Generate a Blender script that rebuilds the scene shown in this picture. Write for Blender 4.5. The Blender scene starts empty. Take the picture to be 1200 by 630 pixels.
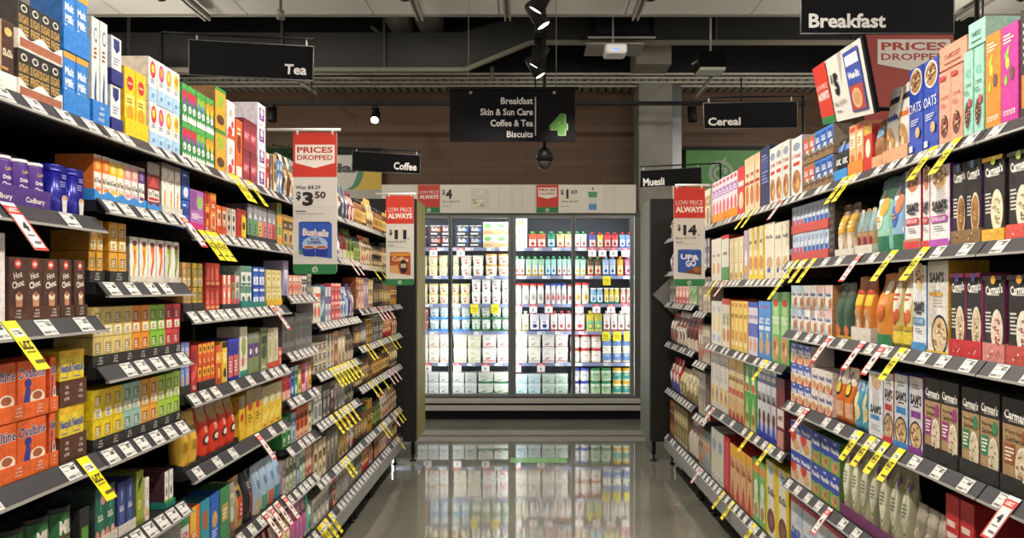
import bpy, bmesh, math, random
from mathutils import Vector, Matrix
SC = bpy.context.scene
COL = SC.collection
R_ = math.radians
PI = math.pi
rnd = random.Random(7)

# ------------------------------------------------------------------ materials
MATS = {}
MOTTLE = [0.0]
def lin(c):
    c /= 255.0
    return c / 12.92 if c <= .04045 else ((c + .055) / 1.055) ** 2.4
def rgb(hx):
    hx = hx.lstrip('#')
    return tuple(lin(int(hx[i:i + 2], 16)) for i in (0, 2, 4))
def nodes(name):
    m = bpy.data.materials.new(name)
    m.use_nodes = True
    nt = m.node_tree
    return m, nt, nt.nodes['Principled BSDF']
def mat(hx, rough=.42, metal=0.0, mottle=0.0, spec=.5):
    """printed card / plastic / metal: one flat colour, gloss broken up by a fine noise"""
    key = (hx, rough, metal, mottle, spec)
    if key in MATS: return MATS[key]
    m, nt, b = nodes('surface_%s_%d_%d' % (hx, rough * 100, metal * 100))
    b.inputs['Base Color'].default_value = (*rgb(hx), 1)
    b.inputs['Metallic'].default_value = metal; b.inputs['Specular IOR Level'].default_value = spec
    tc = nt.nodes.new('ShaderNodeTexCoord')
    n = nt.nodes.new('ShaderNodeTexNoise'); n.inputs['Scale'].default_value = 70
    n.inputs['Detail'].default_value = 3
    nt.links.new(tc.outputs['Object'], n.inputs['Vector'])
    if mottle:
        mx = nt.nodes.new('ShaderNodeMix'); mx.data_type = 'RGBA'; c = rgb(hx)
        cm = nt.nodes.new('ShaderNodeMapRange'); cm.inputs['From Min'].default_value = .35; cm.inputs['From Max'].default_value = .65
        nt.links.new(n.outputs[0], cm.inputs['Value']); nt.links.new(cm.outputs[0], mx.inputs['Factor'])
        mx.inputs['A'].default_value = (*[x * (1 - mottle) for x in c], 1); mx.inputs['B'].default_value = (*[min(1, x * (1 + mottle * .7) + .012) for x in c], 1)
        nt.links.new(mx.outputs['Result'], b.inputs['Base Color'])
    r = nt.nodes.new('ShaderNodeMapRange')
    dr = .01 if metal else .08
    r.inputs['To Min'].default_value = max(.02, rough - dr); r.inputs['To Max'].default_value = rough + dr
    nt.links.new(n.outputs[0], r.inputs['Value']); nt.links.new(r.outputs[0], b.inputs['Roughness'])
    MATS[key] = m
    return m
def emit(name, col, strength):
    m, nt, b = nodes(name)
    b.inputs['Base Color'].default_value = (*col, 1)
    b.inputs['Emission Color'].default_value = (*col, 1)
    b.inputs['Emission Strength'].default_value = strength
    return m
def noise_mat(name, c1, c2, scale, rough, stretch=(1, 1, 1), bump=0.0, detail=6, metal=0):
    m, nt, b = nodes(name)
    tc = nt.nodes.new('ShaderNodeTexCoord'); mp = nt.nodes.new('ShaderNodeMapping')
    mp.inputs['Scale'].default_value = stretch
    n = nt.nodes.new('ShaderNodeTexNoise'); n.inputs['Scale'].default_value = scale; n.inputs['Detail'].default_value = detail
    cr = nt.nodes.new('ShaderNodeValToRGB')
    cr.color_ramp.elements[0].position = .3; cr.color_ramp.elements[0].color = (*rgb(c1), 1)
    cr.color_ramp.elements[1].position = .7; cr.color_ramp.elements[1].color = (*rgb(c2), 1)
    L = nt.links.new
    L(tc.outputs['Object'], mp.inputs['Vector']); L(mp.outputs[0], n.inputs['Vector'])
    L(n.outputs[0], cr.inputs[0]); L(cr.outputs[0], b.inputs['Base Color'])
    b.inputs['Roughness'].default_value = rough; b.inputs['Metallic'].default_value = metal
    if bump:
        bp = nt.nodes.new('ShaderNodeBump'); bp.inputs['Strength'].default_value = bump
        L(n.outputs[0], bp.inputs['Height']); L(bp.outputs[0], b.inputs['Normal'])
    return m

# ------------------------------------------------------------------ text -> 2D mesh data, unit bounding box
TXT = {}
def text2d(s, bold=.02):
    k = (s, bold)
    if k in TXT: return TXT[k]
    c = bpy.data.curves.new('lettering', 'FONT'); c.body = s; c.resolution_u = 2; c.offset = bold
    o = bpy.data.objects.new('lettering', c)
    me = bpy.data.meshes.new_from_object(o)
    vs = [(v.co.x, v.co.y) for v in me.vertices]; fs = [tuple(p.vertices) for p in me.polygons]
    bpy.data.objects.remove(o); bpy.data.curves.remove(c); bpy.data.meshes.remove(me)
    x0 = min(v[0] for v in vs); x1 = max(v[0] for v in vs); y0 = min(v[1] for v in vs); y1 = max(v[1] for v in vs)
    vs = [((x - x0) / (x1 - x0) - .5, (y - y0) / (y1 - y0) - .5) for x, y in vs]
    TXT[k] = (vs, fs, (x1 - x0) / (y1 - y0))
    return TXT[k]

# ------------------------------------------------------------------ mesh builder
class MB:
    def __init__(s):
        s.v = []; s.f = []; s.m = []; s.sm = []; s.mats = []; s.k = 0
    def mi(s, m):
        if isinstance(m, str): m = mat(m, mottle=MOTTLE[0])
        if m not in s.mats: s.mats.append(m)
        return s.mats.index(m)
    def add(s, vs, fs, m, smooth=False):
        o = len(s.v); s.v += [tuple(v) for v in vs]; i = s.mi(m)
        for f in fs:
            s.f.append(tuple(a + o for a in f)); s.m.append(i); s.sm.append(smooth)
    def box(s, x0, y0, z0, x1, y1, z1, m, bev=0.0, M=None):
        if bev:
            bm = bmesh.new(); bmesh.ops.create_cube(bm, size=1)
            for v in bm.verts:
                v.co = Vector(((x0 + x1) / 2 + v.co.x * (x1 - x0), (y0 + y1) / 2 + v.co.y * (y1 - y0), (z0 + z1) / 2 + v.co.z * (z1 - z0)))
            bmesh.ops.bevel(bm, geom=bm.edges[:], offset=bev, segments=1, affect='EDGES')
            bm.verts.index_update()
            vs = [v.co.copy() for v in bm.verts]; fs = [[v.index for v in f.verts] for f in bm.faces]; bm.free()
        else:
            vs = [Vector(p) for p in ((x0, y0, z0), (x1, y0, z0), (x1, y1, z0), (x0, y1, z0), (x0, y0, z1), (x1, y0, z1), (x1, y1, z1), (x0, y1, z1))]
            fs = [(3, 2, 1, 0), (4, 5, 6, 7), (0, 1, 5, 4), (1, 2, 6, 5), (2, 3, 7, 6), (3, 0, 4, 7)]
        if M: vs = [M @ v for v in vs]
        s.add(vs, fs, m)
    def prism(s, pts, y0, y1, m):
        """polygon in x,z (ccw seen from -y) extruded from y0 (front) to y1"""
        n = len(pts)
        vs = [(p[0], y0, p[1]) for p in pts] + [(p[0], y1, p[1]) for p in pts]
        fs = [tuple(range(n)), tuple(range(2 * n - 1, n - 1, -1))] + [(i, i + n, (i + 1) % n + n, (i + 1) % n) for i in range(n)]
        s.add(vs, fs, m)
    def profile(s, pts, x0, x1, m):
        """polygon in y,z extruded along x"""
        n = len(pts)
        vs = [(x0, p[0], p[1]) for p in pts] + [(x1, p[0], p[1]) for p in pts]
        fs = [tuple(range(n)), tuple(range(2 * n - 1, n - 1, -1))] + [(i, i + n, (i + 1) % n + n, (i + 1) % n) for i in range(n)]
        s.add(vs, fs, m)
    def lathe(s, prof, m, n=18, cx=0, cy=0, cz=0, M=None):
        vs = []; fs = []
        for r, z in prof:
            for i in range(n):
                a = 2 * PI * i / n
                vs.append(Vector((cx + r * math.cos(a), cy + r * math.sin(a), cz + z)))
        for j in range(len(prof) - 1):
            for i in range(n):
                fs.append((j * n + i, j * n + (i + 1) % n, (j + 1) * n + (i + 1) % n, (j + 1) * n + i))
        fs.append(tuple(range(n - 1, -1, -1))); fs.append(tuple(range((len(prof) - 1) * n, len(prof) * n)))
        if M: vs = [M @ v for v in vs]
        s.add(vs, fs, m, True)
    def tube(s, p, q, r, m, n=10):
        p = Vector(p); q = Vector(q); d = q - p
        M = Matrix.Translation(p) @ d.to_track_quat('Z', 'Y').to_matrix().to_4x4()
        s.lathe([(r, 0), (r, d.length)], m, n, M=M)
    # ---- flat print on a surface S(u, v, lift)
    def rect(s, S, u0, v0, u1, v1, m, nu=1, nv=1):
        s.k += 1; l = .0003 + .00012 * s.k
        vs = [S(u0 + (u1 - u0) * i / nu, v0 + (v1 - v0) * j / nv, l) for j in range(nv + 1) for i in range(nu + 1)]
        fs = [(j * (nu + 1) + i, j * (nu + 1) + i + 1, (j + 1) * (nu + 1) + i + 1, (j + 1) * (nu + 1) + i) for j in range(nv) for i in range(nu)]
        s.add(vs, fs, m)
    def ell(s, S, cu, cv, ru, rv, m, n=20, rings=1):
        s.k += 1; l = .0003 + .00012 * s.k
        vs = [S(cu, cv, l)]; fs = []
        for r in range(1, rings + 1):
            for i in range(n):
                a = 2 * PI * i / n
                vs.append(S(cu + ru * r / rings * math.cos(a), cv + rv * r / rings * math.sin(a), l))
        for i in range(n):
            fs.append((0, 1 + i, 1 + (i + 1) % n))
        for r in range(1, rings):
            for i in range(n):
                a = 1 + (r - 1) * n; b = 1 + r * n
                fs.append((a + i, b + i, b + (i + 1) % n, a + (i + 1) % n))
        s.add(vs, fs, m)
    def poly(s, S, pts, m):
        s.k += 1; l = .0003 + .00012 * s.k
        s.add([S(u, v, l) for u, v in pts], [tuple(range(len(pts)))], m)
    def text(s, S, t, cu, cv, w, h, m, bold=.02, rot=0, extra=0):
        s.k += 1; l = .0003 + .00012 * s.k + extra
        vs, fs, asp = text2d(t, bold)
        if w is None: w = h * asp
        if h is None: h = w / asp
        c, q = math.cos(rot), math.sin(rot)
        s.add([S(cu + x * w * c - y * h * q, cv + x * w * q + y * h * c, l) for x, y in vs], fs, m)
    def glyphs(s, S, n, cu, cv, w, h, m, seed=0):
        """small print too fine to read: n letter-like marks"""
        rn = random.Random(seed * 31 + n); p = w / n
        for i in range(n):
            u = cu - w / 2 + i * p; q = p * .78; t = p * .26; k = rn.randrange(4)
            s.rect(S, u, cv - h / 2, u + t, cv + h / 2, m)
            if k != 1: s.rect(S, u + t, cv + h / 2 - h * .24, u + q, cv + h / 2, m)
            if k != 2: s.rect(S, u + t, cv - h / 2, u + q, cv - h / 2 + h * .24, m)
            if k in (1, 3): s.rect(S, u + q - t, cv - h / 2, u + q, cv + h * (.1 if k == 1 else .5), m)
            s.k -= 2
    def mesh(s, name):
        me = bpy.data.meshes.new(name)
        me.from_pydata(s.v, [], s.f)
        for m in s.mats: me.materials.append(m)
        me.polygons.foreach_set('material_index', s.m)
        me.polygons.foreach_set('use_smooth', s.sm)
        me.update()
        return me
    def obj(s, name, parent=None):
        return put(name, s.mesh(name), parent)

def put(name, me, parent=None, loc=None, rz=0):
    o = bpy.data.objects.new(name, me); COL.objects.link(o)
    if parent: o.parent = parent
    if loc: o.location = loc
    if rz: o.rotation_euler = (0, 0, rz)
    return o
LABELS = {}
def tag(o, label, cat, group=None):
    if not 4 <= len(label.split()) <= 16: print('LABEL LENGTH', len(label.split()), label)
    if label in LABELS: print('DUPLICATE LABEL', label)
    LABELS[label] = o
    o['label'] = label; o['category'] = cat
    if group: o['group'] = group
    return o
def thing(name, loc, label, cat, group=None, rz=0):
    o = bpy.data.objects.new(name, None); o.empty_display_size = .05; COL.objects.link(o)
    o.location = loc; o.rotation_euler = (0, 0, rz)
    return tag(o, label, cat, group)
def struct(o):
    o['kind'] = 'structure'
    return o
ORD = ['nearest', 'second', 'third', 'fourth', 'fifth', 'sixth', 'seventh', 'eighth', 'ninth', 'tenth', 'eleventh', 'twelfth', 'thirteenth', 'fourteenth']
NUM = ['first'] + ORD[1:]

# ------------------------------------------------------------------ camera
EYE, FPX = 1.5, 870.0
VX, VY = 617.0, 337.0
cam_d = bpy.data.cameras.new('camera'); cam = bpy.data.objects.new('camera', cam_d); COL.objects.link(cam)
cam.location = (0, 0, EYE); cam.rotation_euler = (R_(90), 0, 0)
cam_d.sensor_width = 36; cam_d.lens = FPX / 1200 * 36
cam_d.shift_x = -(VX - 600) / 1200; cam_d.shift_y = (VY - 315) / 1200
cam_d.clip_start = .05; cam_d.clip_end = 60
SC.camera = cam
SC.view_settings.view_transform = 'Standard'; SC.view_settings.look = 'None'
SC.view_settings.gamma = 1; SC.view_settings.use_curve_mapping = False
# ------------------------------------------------------------------ room shell
BLK = mat('#0d0d0e', .5, spec=.25); DARK = mat('#1c1c1d', .55); GREY = mat('#8f8d86', .5); LGREY = mat('#b9b6ac', .5)
STEEL = mat('#d2cec4', .34, .45); WHITE = mat('#e9e7e1', .4)
WALLY = 9.45; XL, XR, YB = -6.0, 6.2, -3.0

def floor_mat():
    m, nt, b = nodes('polished_concrete')
    L = nt.links.new
    tc = nt.nodes.new('ShaderNodeTexCoord')
    n1 = nt.nodes.new('ShaderNodeTexNoise'); n1.inputs['Scale'].default_value = 1.3; n1.inputs['Detail'].default_value = 8
    n2 = nt.nodes.new('ShaderNodeTexNoise'); n2.inputs['Scale'].default_value = 60; n2.inputs['Detail'].default_value = 4
    mx = nt.nodes.new('ShaderNodeMath'); mx.operation = 'MULTIPLY_ADD'; mx.inputs[1].default_value = .35
    cr = nt.nodes.new('ShaderNodeValToRGB')
    cr.color_ramp.elements[0].position = .45; cr.color_ramp.elements[0].color = (*rgb('#65635a'), 1)
    cr.color_ramp.elements[1].position = .95; cr.color_ramp.elements[1].color = (*rgb('#827f74'), 1)
    L(tc.outputs['Object'], n1.inputs['Vector']); L(tc.outputs['Object'], n2.inputs['Vector'])
    L(n2.outputs[0], mx.inputs[0]); L(n1.outputs[0], mx.inputs[2]); L(mx.outputs[0], cr.inputs[0])
    L(cr.outputs[0], b.inputs['Base Color'])
    mr = nt.nodes.new('ShaderNodeMapRange'); mr.inputs['To Min'].default_value = .02; mr.inputs['To Max'].default_value = .06
    L(n1.outputs[0], mr.inputs['Value']); L(mr.outputs[0], b.inputs['Roughness'])
    b.inputs['IOR'].default_value = 1.95
    bp = nt.nodes.new('ShaderNodeBump'); bp.inputs['Strength'].default_value = .004; bp.inputs['Distance'].default_value = .02
    n3 = nt.nodes.new('ShaderNodeTexNoise'); n3.inputs['Scale'].default_value = 5
    L(tc.outputs['Object'], n3.inputs['Vector']); L(n3.outputs[0], bp.inputs['Height']); L(bp.outputs[0], b.inputs['Normal'])
    return m
def wood_mat():
    m, nt, b = nodes('wood_panelling')
    L = nt.links.new
    tc = nt.nodes.new('ShaderNodeTexCoord')
    mp = nt.nodes.new('ShaderNodeMapping'); mp.inputs['Rotation'].default_value = (R_(90), 0, 0)
    br = nt.nodes.new('ShaderNodeTexBrick')
    br.inputs['Scale'].default_value = 1; br.inputs['Brick Width'].default_value = 1.9; br.inputs['Row Height'].default_value = .105
    br.inputs['Mortar Size'].default_value = .004
    br.inputs['Color1'].default_value = (*rgb('#6e5034'), 1); br.inputs['Color2'].default_value = (*rgb('#63472d'), 1)
    br.inputs['Mortar'].default_value = (*rgb('#49301f'), 1)
    mp2 = nt.nodes.new('ShaderNodeMapping'); mp2.inputs['Scale'].default_value = (.6, 1, 22)
    n = nt.nodes.new('ShaderNodeTexNoise'); n.inputs['Scale'].default_value = 3; n.inputs['Detail'].default_value = 6
    mix = nt.nodes.new('ShaderNodeMix'); mix.data_type = 'RGBA'; mix.blend_type = 'MULTIPLY'; mix.inputs[0].default_value = .35
    L(tc.outputs['Object'], mp.inputs['Vector']); L(mp.outputs[0], br.inputs['Vector'])
    L(tc.outputs['Object'], mp2.inputs['Vector']); L(mp2.outputs[0], n.inputs['Vector'])
    L(br.outputs['Color'], mix.inputs['A']); L(n.outputs[0], mix.inputs['B']); L(mix.outputs['Result'], b.inputs['Base Color'])
    b.inputs['Roughness'].default_value = .55
    return m
b = MB(); b.box(XL, YB, -.1, XR, WALLY, 0, floor_mat()); struct(b.obj('floor'))
b = MB(); b.box(XL, WALLY, -.1, XR, WALLY + .15, 4.0, wood_mat()); b.box(XL, WALLY, 4.0, XR, WALLY + .15, 5.3, DARK); struct(b.obj('wall_back'))
pl = noise_mat('plain_wall', '#5b5954', '#66635d', 2, .7)
for nm, x0, y0, x1, y1 in (('wall_left', XL - .15, YB, XL, WALLY), ('wall_right', XR, YB, XR + .15, WALLY)):
    b = MB(); b.box(x0, y0, -.1, x1, y1, 5.3, pl); struct(b.obj(nm))
# unseen front wall; its wide opening is added to let in fill light
b = MB(); b.box(XL, YB - .15, -.1, XR, YB, .4, pl); b.box(XL, YB - .15, 3.7, XR, YB, 5.3, pl); b.box(XL, YB - .15, .4, -5, YB, 3.7, pl); b.box(5.2, YB - .15, .4, XR, YB, 3.7, pl); struct(b.obj('wall_front'))
b = MB()
for x in (-5, -2.47, .07, 2.6, 5.14): b.box(x, YB - .1, .4, x + .06, YB - .04, 3.7, DARK)
struct(b.obj('added_window_1'))
b = MB(); b.box(XL, YB, 5.2, XR, WALLY, 5.3, noise_mat('void_soffit', '#22211e', '#2b2a26', 3, .8)); struct(b.obj('ceiling'))
# suspended panel ceiling over the aisle: 1.2 m panels with shadow gaps
cp = noise_mat('ceiling_panel_board', '#e2ded4', '#e9e5db', 1.5, .6)
b = MB(); x = XL
while x < XR:
    y = 6.8
    while y > YB:
        b.box(x + .006, max(YB, y - 1.8) + .006, 4.0, min(XR, x + 1.15) - .006, y - .006, 4.03, cp); y -= 1.8
    x += 1.15
b.box(XL, YB, 4.031, XR, 6.78, 4.05, mat('#4d4a44', .7)); b.box(XL, 6.79, 3.985, XR, 6.82, 4.09, mat('#8d897f', .5))
struct(b.obj('ceiling_suspended'))

# ------------------------------------------------------------------ ducts, pipes and soffit beyond the ceiling edge
tr = mat('#8d8877', .5); dk = noise_mat('duct_sheet', '#393835', '#43423e', 1.2, .6)
def at(x, y, Y): return ((x - VX) * Y / FPX, EYE - (y - VY) * Y / FPX)
t = thing('air_duct', (-2.2, 8.3, 3.86), 'dark grey sheet metal air duct stepping up behind the hanging aisle sign', 'duct')
b = MB()
Yd = 8.0
low = [at(90, 80, Yd), at(545, 80, Yd), at(622, 48, Yd), at(960, 48, Yd), at(1190, 48, Yd), at(1190, 16, Yd), at(620, 16, Yd), at(540, 38, Yd), at(90, 38, Yd)]
b.prism([(x + 2.2, z - 3.86) for x, z in low], -.3, -.16, dk)
o = b.obj('duct_body', t)
b = MB()
for (xa, ya), (xb, yb) in (((90, 82), (545, 82)), ((545, 82), (622, 50)), ((622, 50), (1190, 50))):
    A = at(xa, ya, 7.97); B = at(xb, yb, 7.97)
    n = Vector((B[0] - A[0], 0, B[1] - A[1])).normalized(); up = Vector((-n.z, 0, n.x)) * .02
    A = Vector((A[0] + 2.2, -.36, A[1] - 3.86)); B = Vector((B[0] + 2.2, -.36, B[1] - 3.86))
    vs = [A - up, B - up, B + up, A + up]; vs += [v + Vector((0, .055, 0)) for v in vs]
    b.add(vs, [(0, 1, 2, 3), (7, 6, 5, 4), (0, 4, 5, 1), (1, 5, 6, 2), (2, 6, 7, 3), (3, 7, 4, 0)], tr)
b.obj('flange', t)
for xs in (150, 330, 450, 700, 840, 1000):
    z0 = 3.84 if xs < 545 else 4.14
    b = MB(); X = (xs - VX) * 7.97 / FPX + 2.2
    b.box(X - .012, -.33, z0 - 3.86 - .02, X + .012, -.305, 1.33, mat('#5b5953', .5)); b.obj('hanger', t)
b = MB(); pipe = mat('#cfcabd', .4)
for i, y in enumerate((86.5, 89.5, 93, 96)):
    z = EYE - (y - VY) * 8.9 / FPX
    b = MB(); b.tube((XL, 8.9 + .06 * i, z), (XR, 8.9 + .06 * i, z), .016, pipe, 8)
    tag(b.obj('conduit'), 'pale conduit running above the wood wall, %s from top' % ['first', 'second', 'third', 'lowest'][i], 'pipe', 'conduits above the wood wall')
b = MB()
x = XL + .02
while x < XR - .1:
    b.box(x, 9.02, 3.99, x + .07, WALLY - .002, 4.03, mat('#a8a394', .6)); x += .1
b.box(XL + .02, 9.02, 4.031, XR - .02, WALLY - .002, 4.06, mat('#5e5a50', .6)); struct(b.obj('trim_1'))
# bracing pieces under the duct level
for i, (xa, ya, xb, yb, Y) in enumerate(((430, 22, 455, 45, 7.9), (345, 92, 375, 113, 8.6), (835, 88, 812, 118, 8.5), (577, 82, 577, 97, 8.5), (1075, 50, 1062, 60, 7.9))):
    A = at(xa, ya, Y); B = at(xb, yb, Y)
    b = MB(); b.tube((A[0], Y + .35 * (i == 0) - .12, A[1]), (B[0], Y + .35 * (i == 0) - .12, B[1]), .022, mat('#7d7a70', .45))
    tag(b.obj('ceiling_brace'), 'grey steel ceiling brace %s' % ['left of the big air duct', 'behind the tea sign', 'above the cereal sign', 'above the aisle number sign', 'by the breakfast sign'][i], 'brace', 'ceiling braces')
for i, xs in enumerate((470, 505)):
    A = at(xs - 5, 24, 8.9); b = MB()
    b.tube((A[0], 8.45, A[1] + .1), (A[0], 9.3, A[1] + .1), .17, mat('#a5a196', .5), 16); b.tube((A[0], 8.8, A[1] + .25), (A[0], 8.8, 5.2), .012, GREY)
    tag(b.obj('round_duct'), 'round grey duct in the dark ceiling void, %s one' % ['left', 'right'][i], 'duct', 'round ducts')
# rear wall column
b = MB(); b.box(1.36, 9.0, 0, 1.77, 9.44, 3.98, noise_mat('bare_concrete', '#8b887e', '#a3a096', 3, .75, bump=.1), .01)
b.box(1.775, 9.05, 0, 1.89, 9.44, 3.98, mat('#9a9d9f', .3, .8)); struct(b.obj('column'))
b = MB(); A = at(744, 78, 8.6); B = at(785, 54, 8.6); b.box(A[0], 8.5, A[1], B[0], 9.0, B[1], noise_mat('beam_concrete', '#8a8577', '#989384', 4, .8)); struct(b.obj('beam'))
# air grille
t = thing('air_grille', (1.0, 7.6, 4.05), 'black louvred air grille above the aisle sign', 'vent')
A = at(690, 43, 7.6); B = at(767, 17, 7.6); x0, x1 = A[0] - 1, B[0] - 1; z0, z1 = A[1] - 4.05, B[1] - 4.05
b = MB(); b.box(x0, .012, z0, x1, .1, z1, BLK); b.obj('housing', t)
b = MB()
for i in range(9): b.box(x0 + .07, -.002, z0 + .05 + i * .019, x1 - .07, .011, z0 + .055 + i * .019, mat('#2e3440', .5))
for i in range(14): b.box(x0 + .07 + i * (x1 - x0 - .14) / 13, .003, z0 + .04, x0 + .075 + i * (x1 - x0 - .14) / 13, .011, z1 - .04, mat('#22262e', .5))
b.obj('louvre', t)
b = MB(); b.box(x0 - .01, -.02, z0 - .02, x1 + .01, .0, z0 - .004, LGREY); b.obj('edge_trim', t)
# wireless unit on a plate
A = at(686, 64, 7.4); B = at(752, 51, 7.4); C0 = at(705, 69, 7.2); D0 = at(731, 57, 7.2)
t = thing('wireless_unit', ((A[0] + B[0]) / 2, 7.35, EYE - (55 - VY) * 7.35 / FPX), 'small white wireless box with blue light on ceiling plate', 'device')
b = MB(); hw = (B[0] - A[0]) / 2; b.box(-hw, -.13, -.012, hw, .25, 0, mat('#8f8c84', .4)); b.obj('mounting_plate', t)
b = MB(); w = (D0[0] - C0[0]) / 2; b.box(-w, -.17, -.11, w, .05, -.013, WHITE, .018); o = b.obj('housing', t)
b = MB(); b.box(-.03, -.174, -.085, .03, -.1705, -.07, emit('blue_led', (.1, .2, 1), 1.5)); b.obj('status_light', t)
b = MB(); b.tube((0, .1, 0), (0, .1, .9), .008, LGREY); b.obj('drop_rod', t)
# flood lamp
A = at(820, 82, 7.3); B = at(851, 58, 7.3); cx = (A[0] + B[0]) / 2
t = thing('flood_lamp', (cx, 7.3, A[1]), 'black floodlight with pale lens hanging above the cereal sign', 'lamp')
w = (B[0] - A[0]) / 2; h = B[1] - A[1]
b = MB(); b.profile([(0, .03), (.25, .03), (.25, h), (.05, h)], -w, w, BLK); b.obj('housing', t)
b = MB(); b.profile([(-.005, 0), (.2, 0), (.2, .028), (-.005, .028)], -w * .95, w * .95, mat('#c9c5b8', .3)); b.obj('lens', t)
b = MB(); b.tube((0, .1, h), (0, .1, 5.2 - A[1]), .01, LGREY); b.tube((-.12, .08, h * .6), (-w - .06, .08, h * .4), .012, GREY); b.obj('bracket', t)
# linear light tracks under the suspended ceiling
for i, (X, nm) in enumerate(((-2.88, 'far left'), (-.96, 'left of centre'), (-.17, 'centre'), (.98, 'right of centre'), (3.9, 'far right'))):
    t = thing('ceiling_track', (X, 6.7, 3.93), 'grey linear ceiling track along the aisle, %s one' % nm, 'track', 'linear ceiling tracks')
    b = MB(); b.box(-.03, -7, 0, .03, 0, .03, mat('#6d6a62', .45)); b.obj('rail', t)
    for s in (-1, 1):
        b = MB(); b.box(s * .022 - .007, -7, -.025, s * .022 + .007, 0, -.001, mat('#a8a498', .4)); b.obj('rail_lip', t)
    b = MB()
    for yy in (-.3, -2.2, -4.4): b.tube((0, yy, .031), (0, yy, .069), .006, GREY)
    b.obj('hanger', t)
A = at(329, 8, 6.2); b = MB(); b.lathe([(.012, 4.0 - A[1] + .099), (.012, .08), (.03, .07), (.03, .05), (.012, .045), (.035, .01), (.035, 0)], mat('#8b8780', .4, .7), 12, A[0], 6.2, A[1] - .1)
tag(b.obj('sprinkler'), 'small metal fire sprinkler below the ceiling panels', 'sprinkler')

# ------------------------------------------------------------------ spotlights
LAMP = emit('lamp_lens', (1, .95, .86), 9)
def spot_head(parent, M, r=.05, L=.17, lit=True):
    b = MB(); b.lathe([(r * .86, L), (r, L * .96), (r, .004), (r * .9, 0), (r * .86, .012)], BLK, 16, M=M); h = b.obj('lamp_head', parent)
    b = MB(); b.lathe([(r * .84, .008), (r * .84, .013)], LAMP if lit else mat('#333333', .3), 16, M=M); b.obj('lens', h)
def spot_light(loc, target, power, angle=95, size=.04, col=(1, .92, .80)):
    d = bpy.data.lights.new('spot_light', 'SPOT'); d.energy = power; d.spot_size = R_(angle); d.spot_blend = .8
    d.shadow_soft_size = size; d.color = col
    o = bpy.data.objects.new('spot_light', d); COL.objects.link(o)
    o.location = loc; o.rotation_euler = (Vector(target) - Vector(loc)).to_track_quat('-Z', 'Y').to_euler()
    return o
TX, TZ = .08, 3.36
t = thing('lighting_track', (TX, 5.75, TZ), 'black spotlight track hanging over the middle of the aisle', 'track')
b = MB(); b.box(-.018, -7.2, 0, .018, 0, .03, mat('#55524c', .4)); b.obj('rail', t)
b = MB()
for yy in (-.1, -2, -4.2, -6.4): b.tube((0, yy, .031), (0, yy, .63), .005, GREY)
b.obj('hanger', t)
LIT_POWER = 105; FILL_POWER = 44
def aim_M(loc, tgt):
    q = (Vector(tgt) - Vector(loc)).to_track_quat('-Z', 'Y')
    return q.to_matrix().to_4x4()
def lamp(loc, tgt, label, group, power, drop, angle=95, lit=True):
    """loc = lens centre"""
    t = thing('track_spotlight', loc, label, 'spotlight', group)
    M = aim_M(loc, tgt); spot_head(t, M, lit=lit)
    top = M @ Vector((0, 0, .13))
    b = MB(); b.tube((top.x, top.y, top.z), (top.x * .6, top.y * .6, drop - .012), .012, BLK); b.obj('bracket', t)
    b = MB(); b.box(top.x * .6 - .03, top.y * .6 - .07, drop - .03, top.x * .6 + .03, top.y * .6 + .07, drop - .002, BLK); b.obj('adapter', t)
    d = (Vector(tgt) - Vector(loc)).normalized()
    if power: spot_light(Vector(loc) + d * .02, tgt, power, angle)
names = ['at the far end of the aisle track', 'in front of the farthest pair on the aisle track']
for i, Y in enumerate((5.5, 4.4, 3.2, 2.0, .8, -.5)):
    for s in (-1, 1):
        nm = names[i] if i < 2 else 'above the frame, %s pair from the camera end' % ORD[5 - i]
        lamp((TX + s * .03 - .0, Y + .26 * (s > 0), TZ - .22), (TX + s * 1.3, Y + .25 - .05 * s, .9),
             'black cylinder spotlight %s, aimed %s' % (nm, 'left' if s < 0 else 'right'), 'aisle spotlights', LIT_POWER, .22, 120)
# cross-aisle lamps, one lit and two dark on the far black track
t = thing('rear_track', (0, 8.3, 3.56), 'black pole track running along the wood wall', 'track')
ex0, ex1 = at(272, 121, 8.3)[0], at(945, 121, 8.3)[0]
b = MB(); b.box(ex0, -.02, -.02, ex1, .02, .02, BLK); b.obj('rail', t)
for xe in (-2.4, 0.1, 2.4):
    b = MB(); b.tube((xe, 0, .021), (xe, 0, .29), .008, DARK); b.obj('hanger', t)
for xs, nm, lit in ((439, 'lit one glowing in front of wood wall', True), (319, 'unlit one left of the red blade sign', False), (812, 'unlit one beside the cereal sign', False)):
    A = at(xs, 141 if lit else 142, 8.3)
    if lit: lamp((A[0], 8.3, A[1]), (A[0] + .2, 5.0, .8), 'black spotlight on rear track, ' + nm, 'rear track spotlights', 60, 3.535 - A[1], 110)
    else: lamp((A[0], 8.3, A[1]), (A[0] + .1, 8.0, A[1] - 1.6), 'black spotlight on rear track, ' + nm, 'rear track spotlights', 0, 3.535 - A[1], lit=False)
for i, X in enumerate((-2.88, -.96, .98, 3.9)):
    lamp((X, 5.9, 3.80), (X * .8, 8.9, 1.9), 'black spotlight under ceiling facing the fridge, %s one' % ['far left', 'left middle', 'right middle', 'far right'][i], 'ceiling spotlights', 45, .125, 100)
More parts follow.
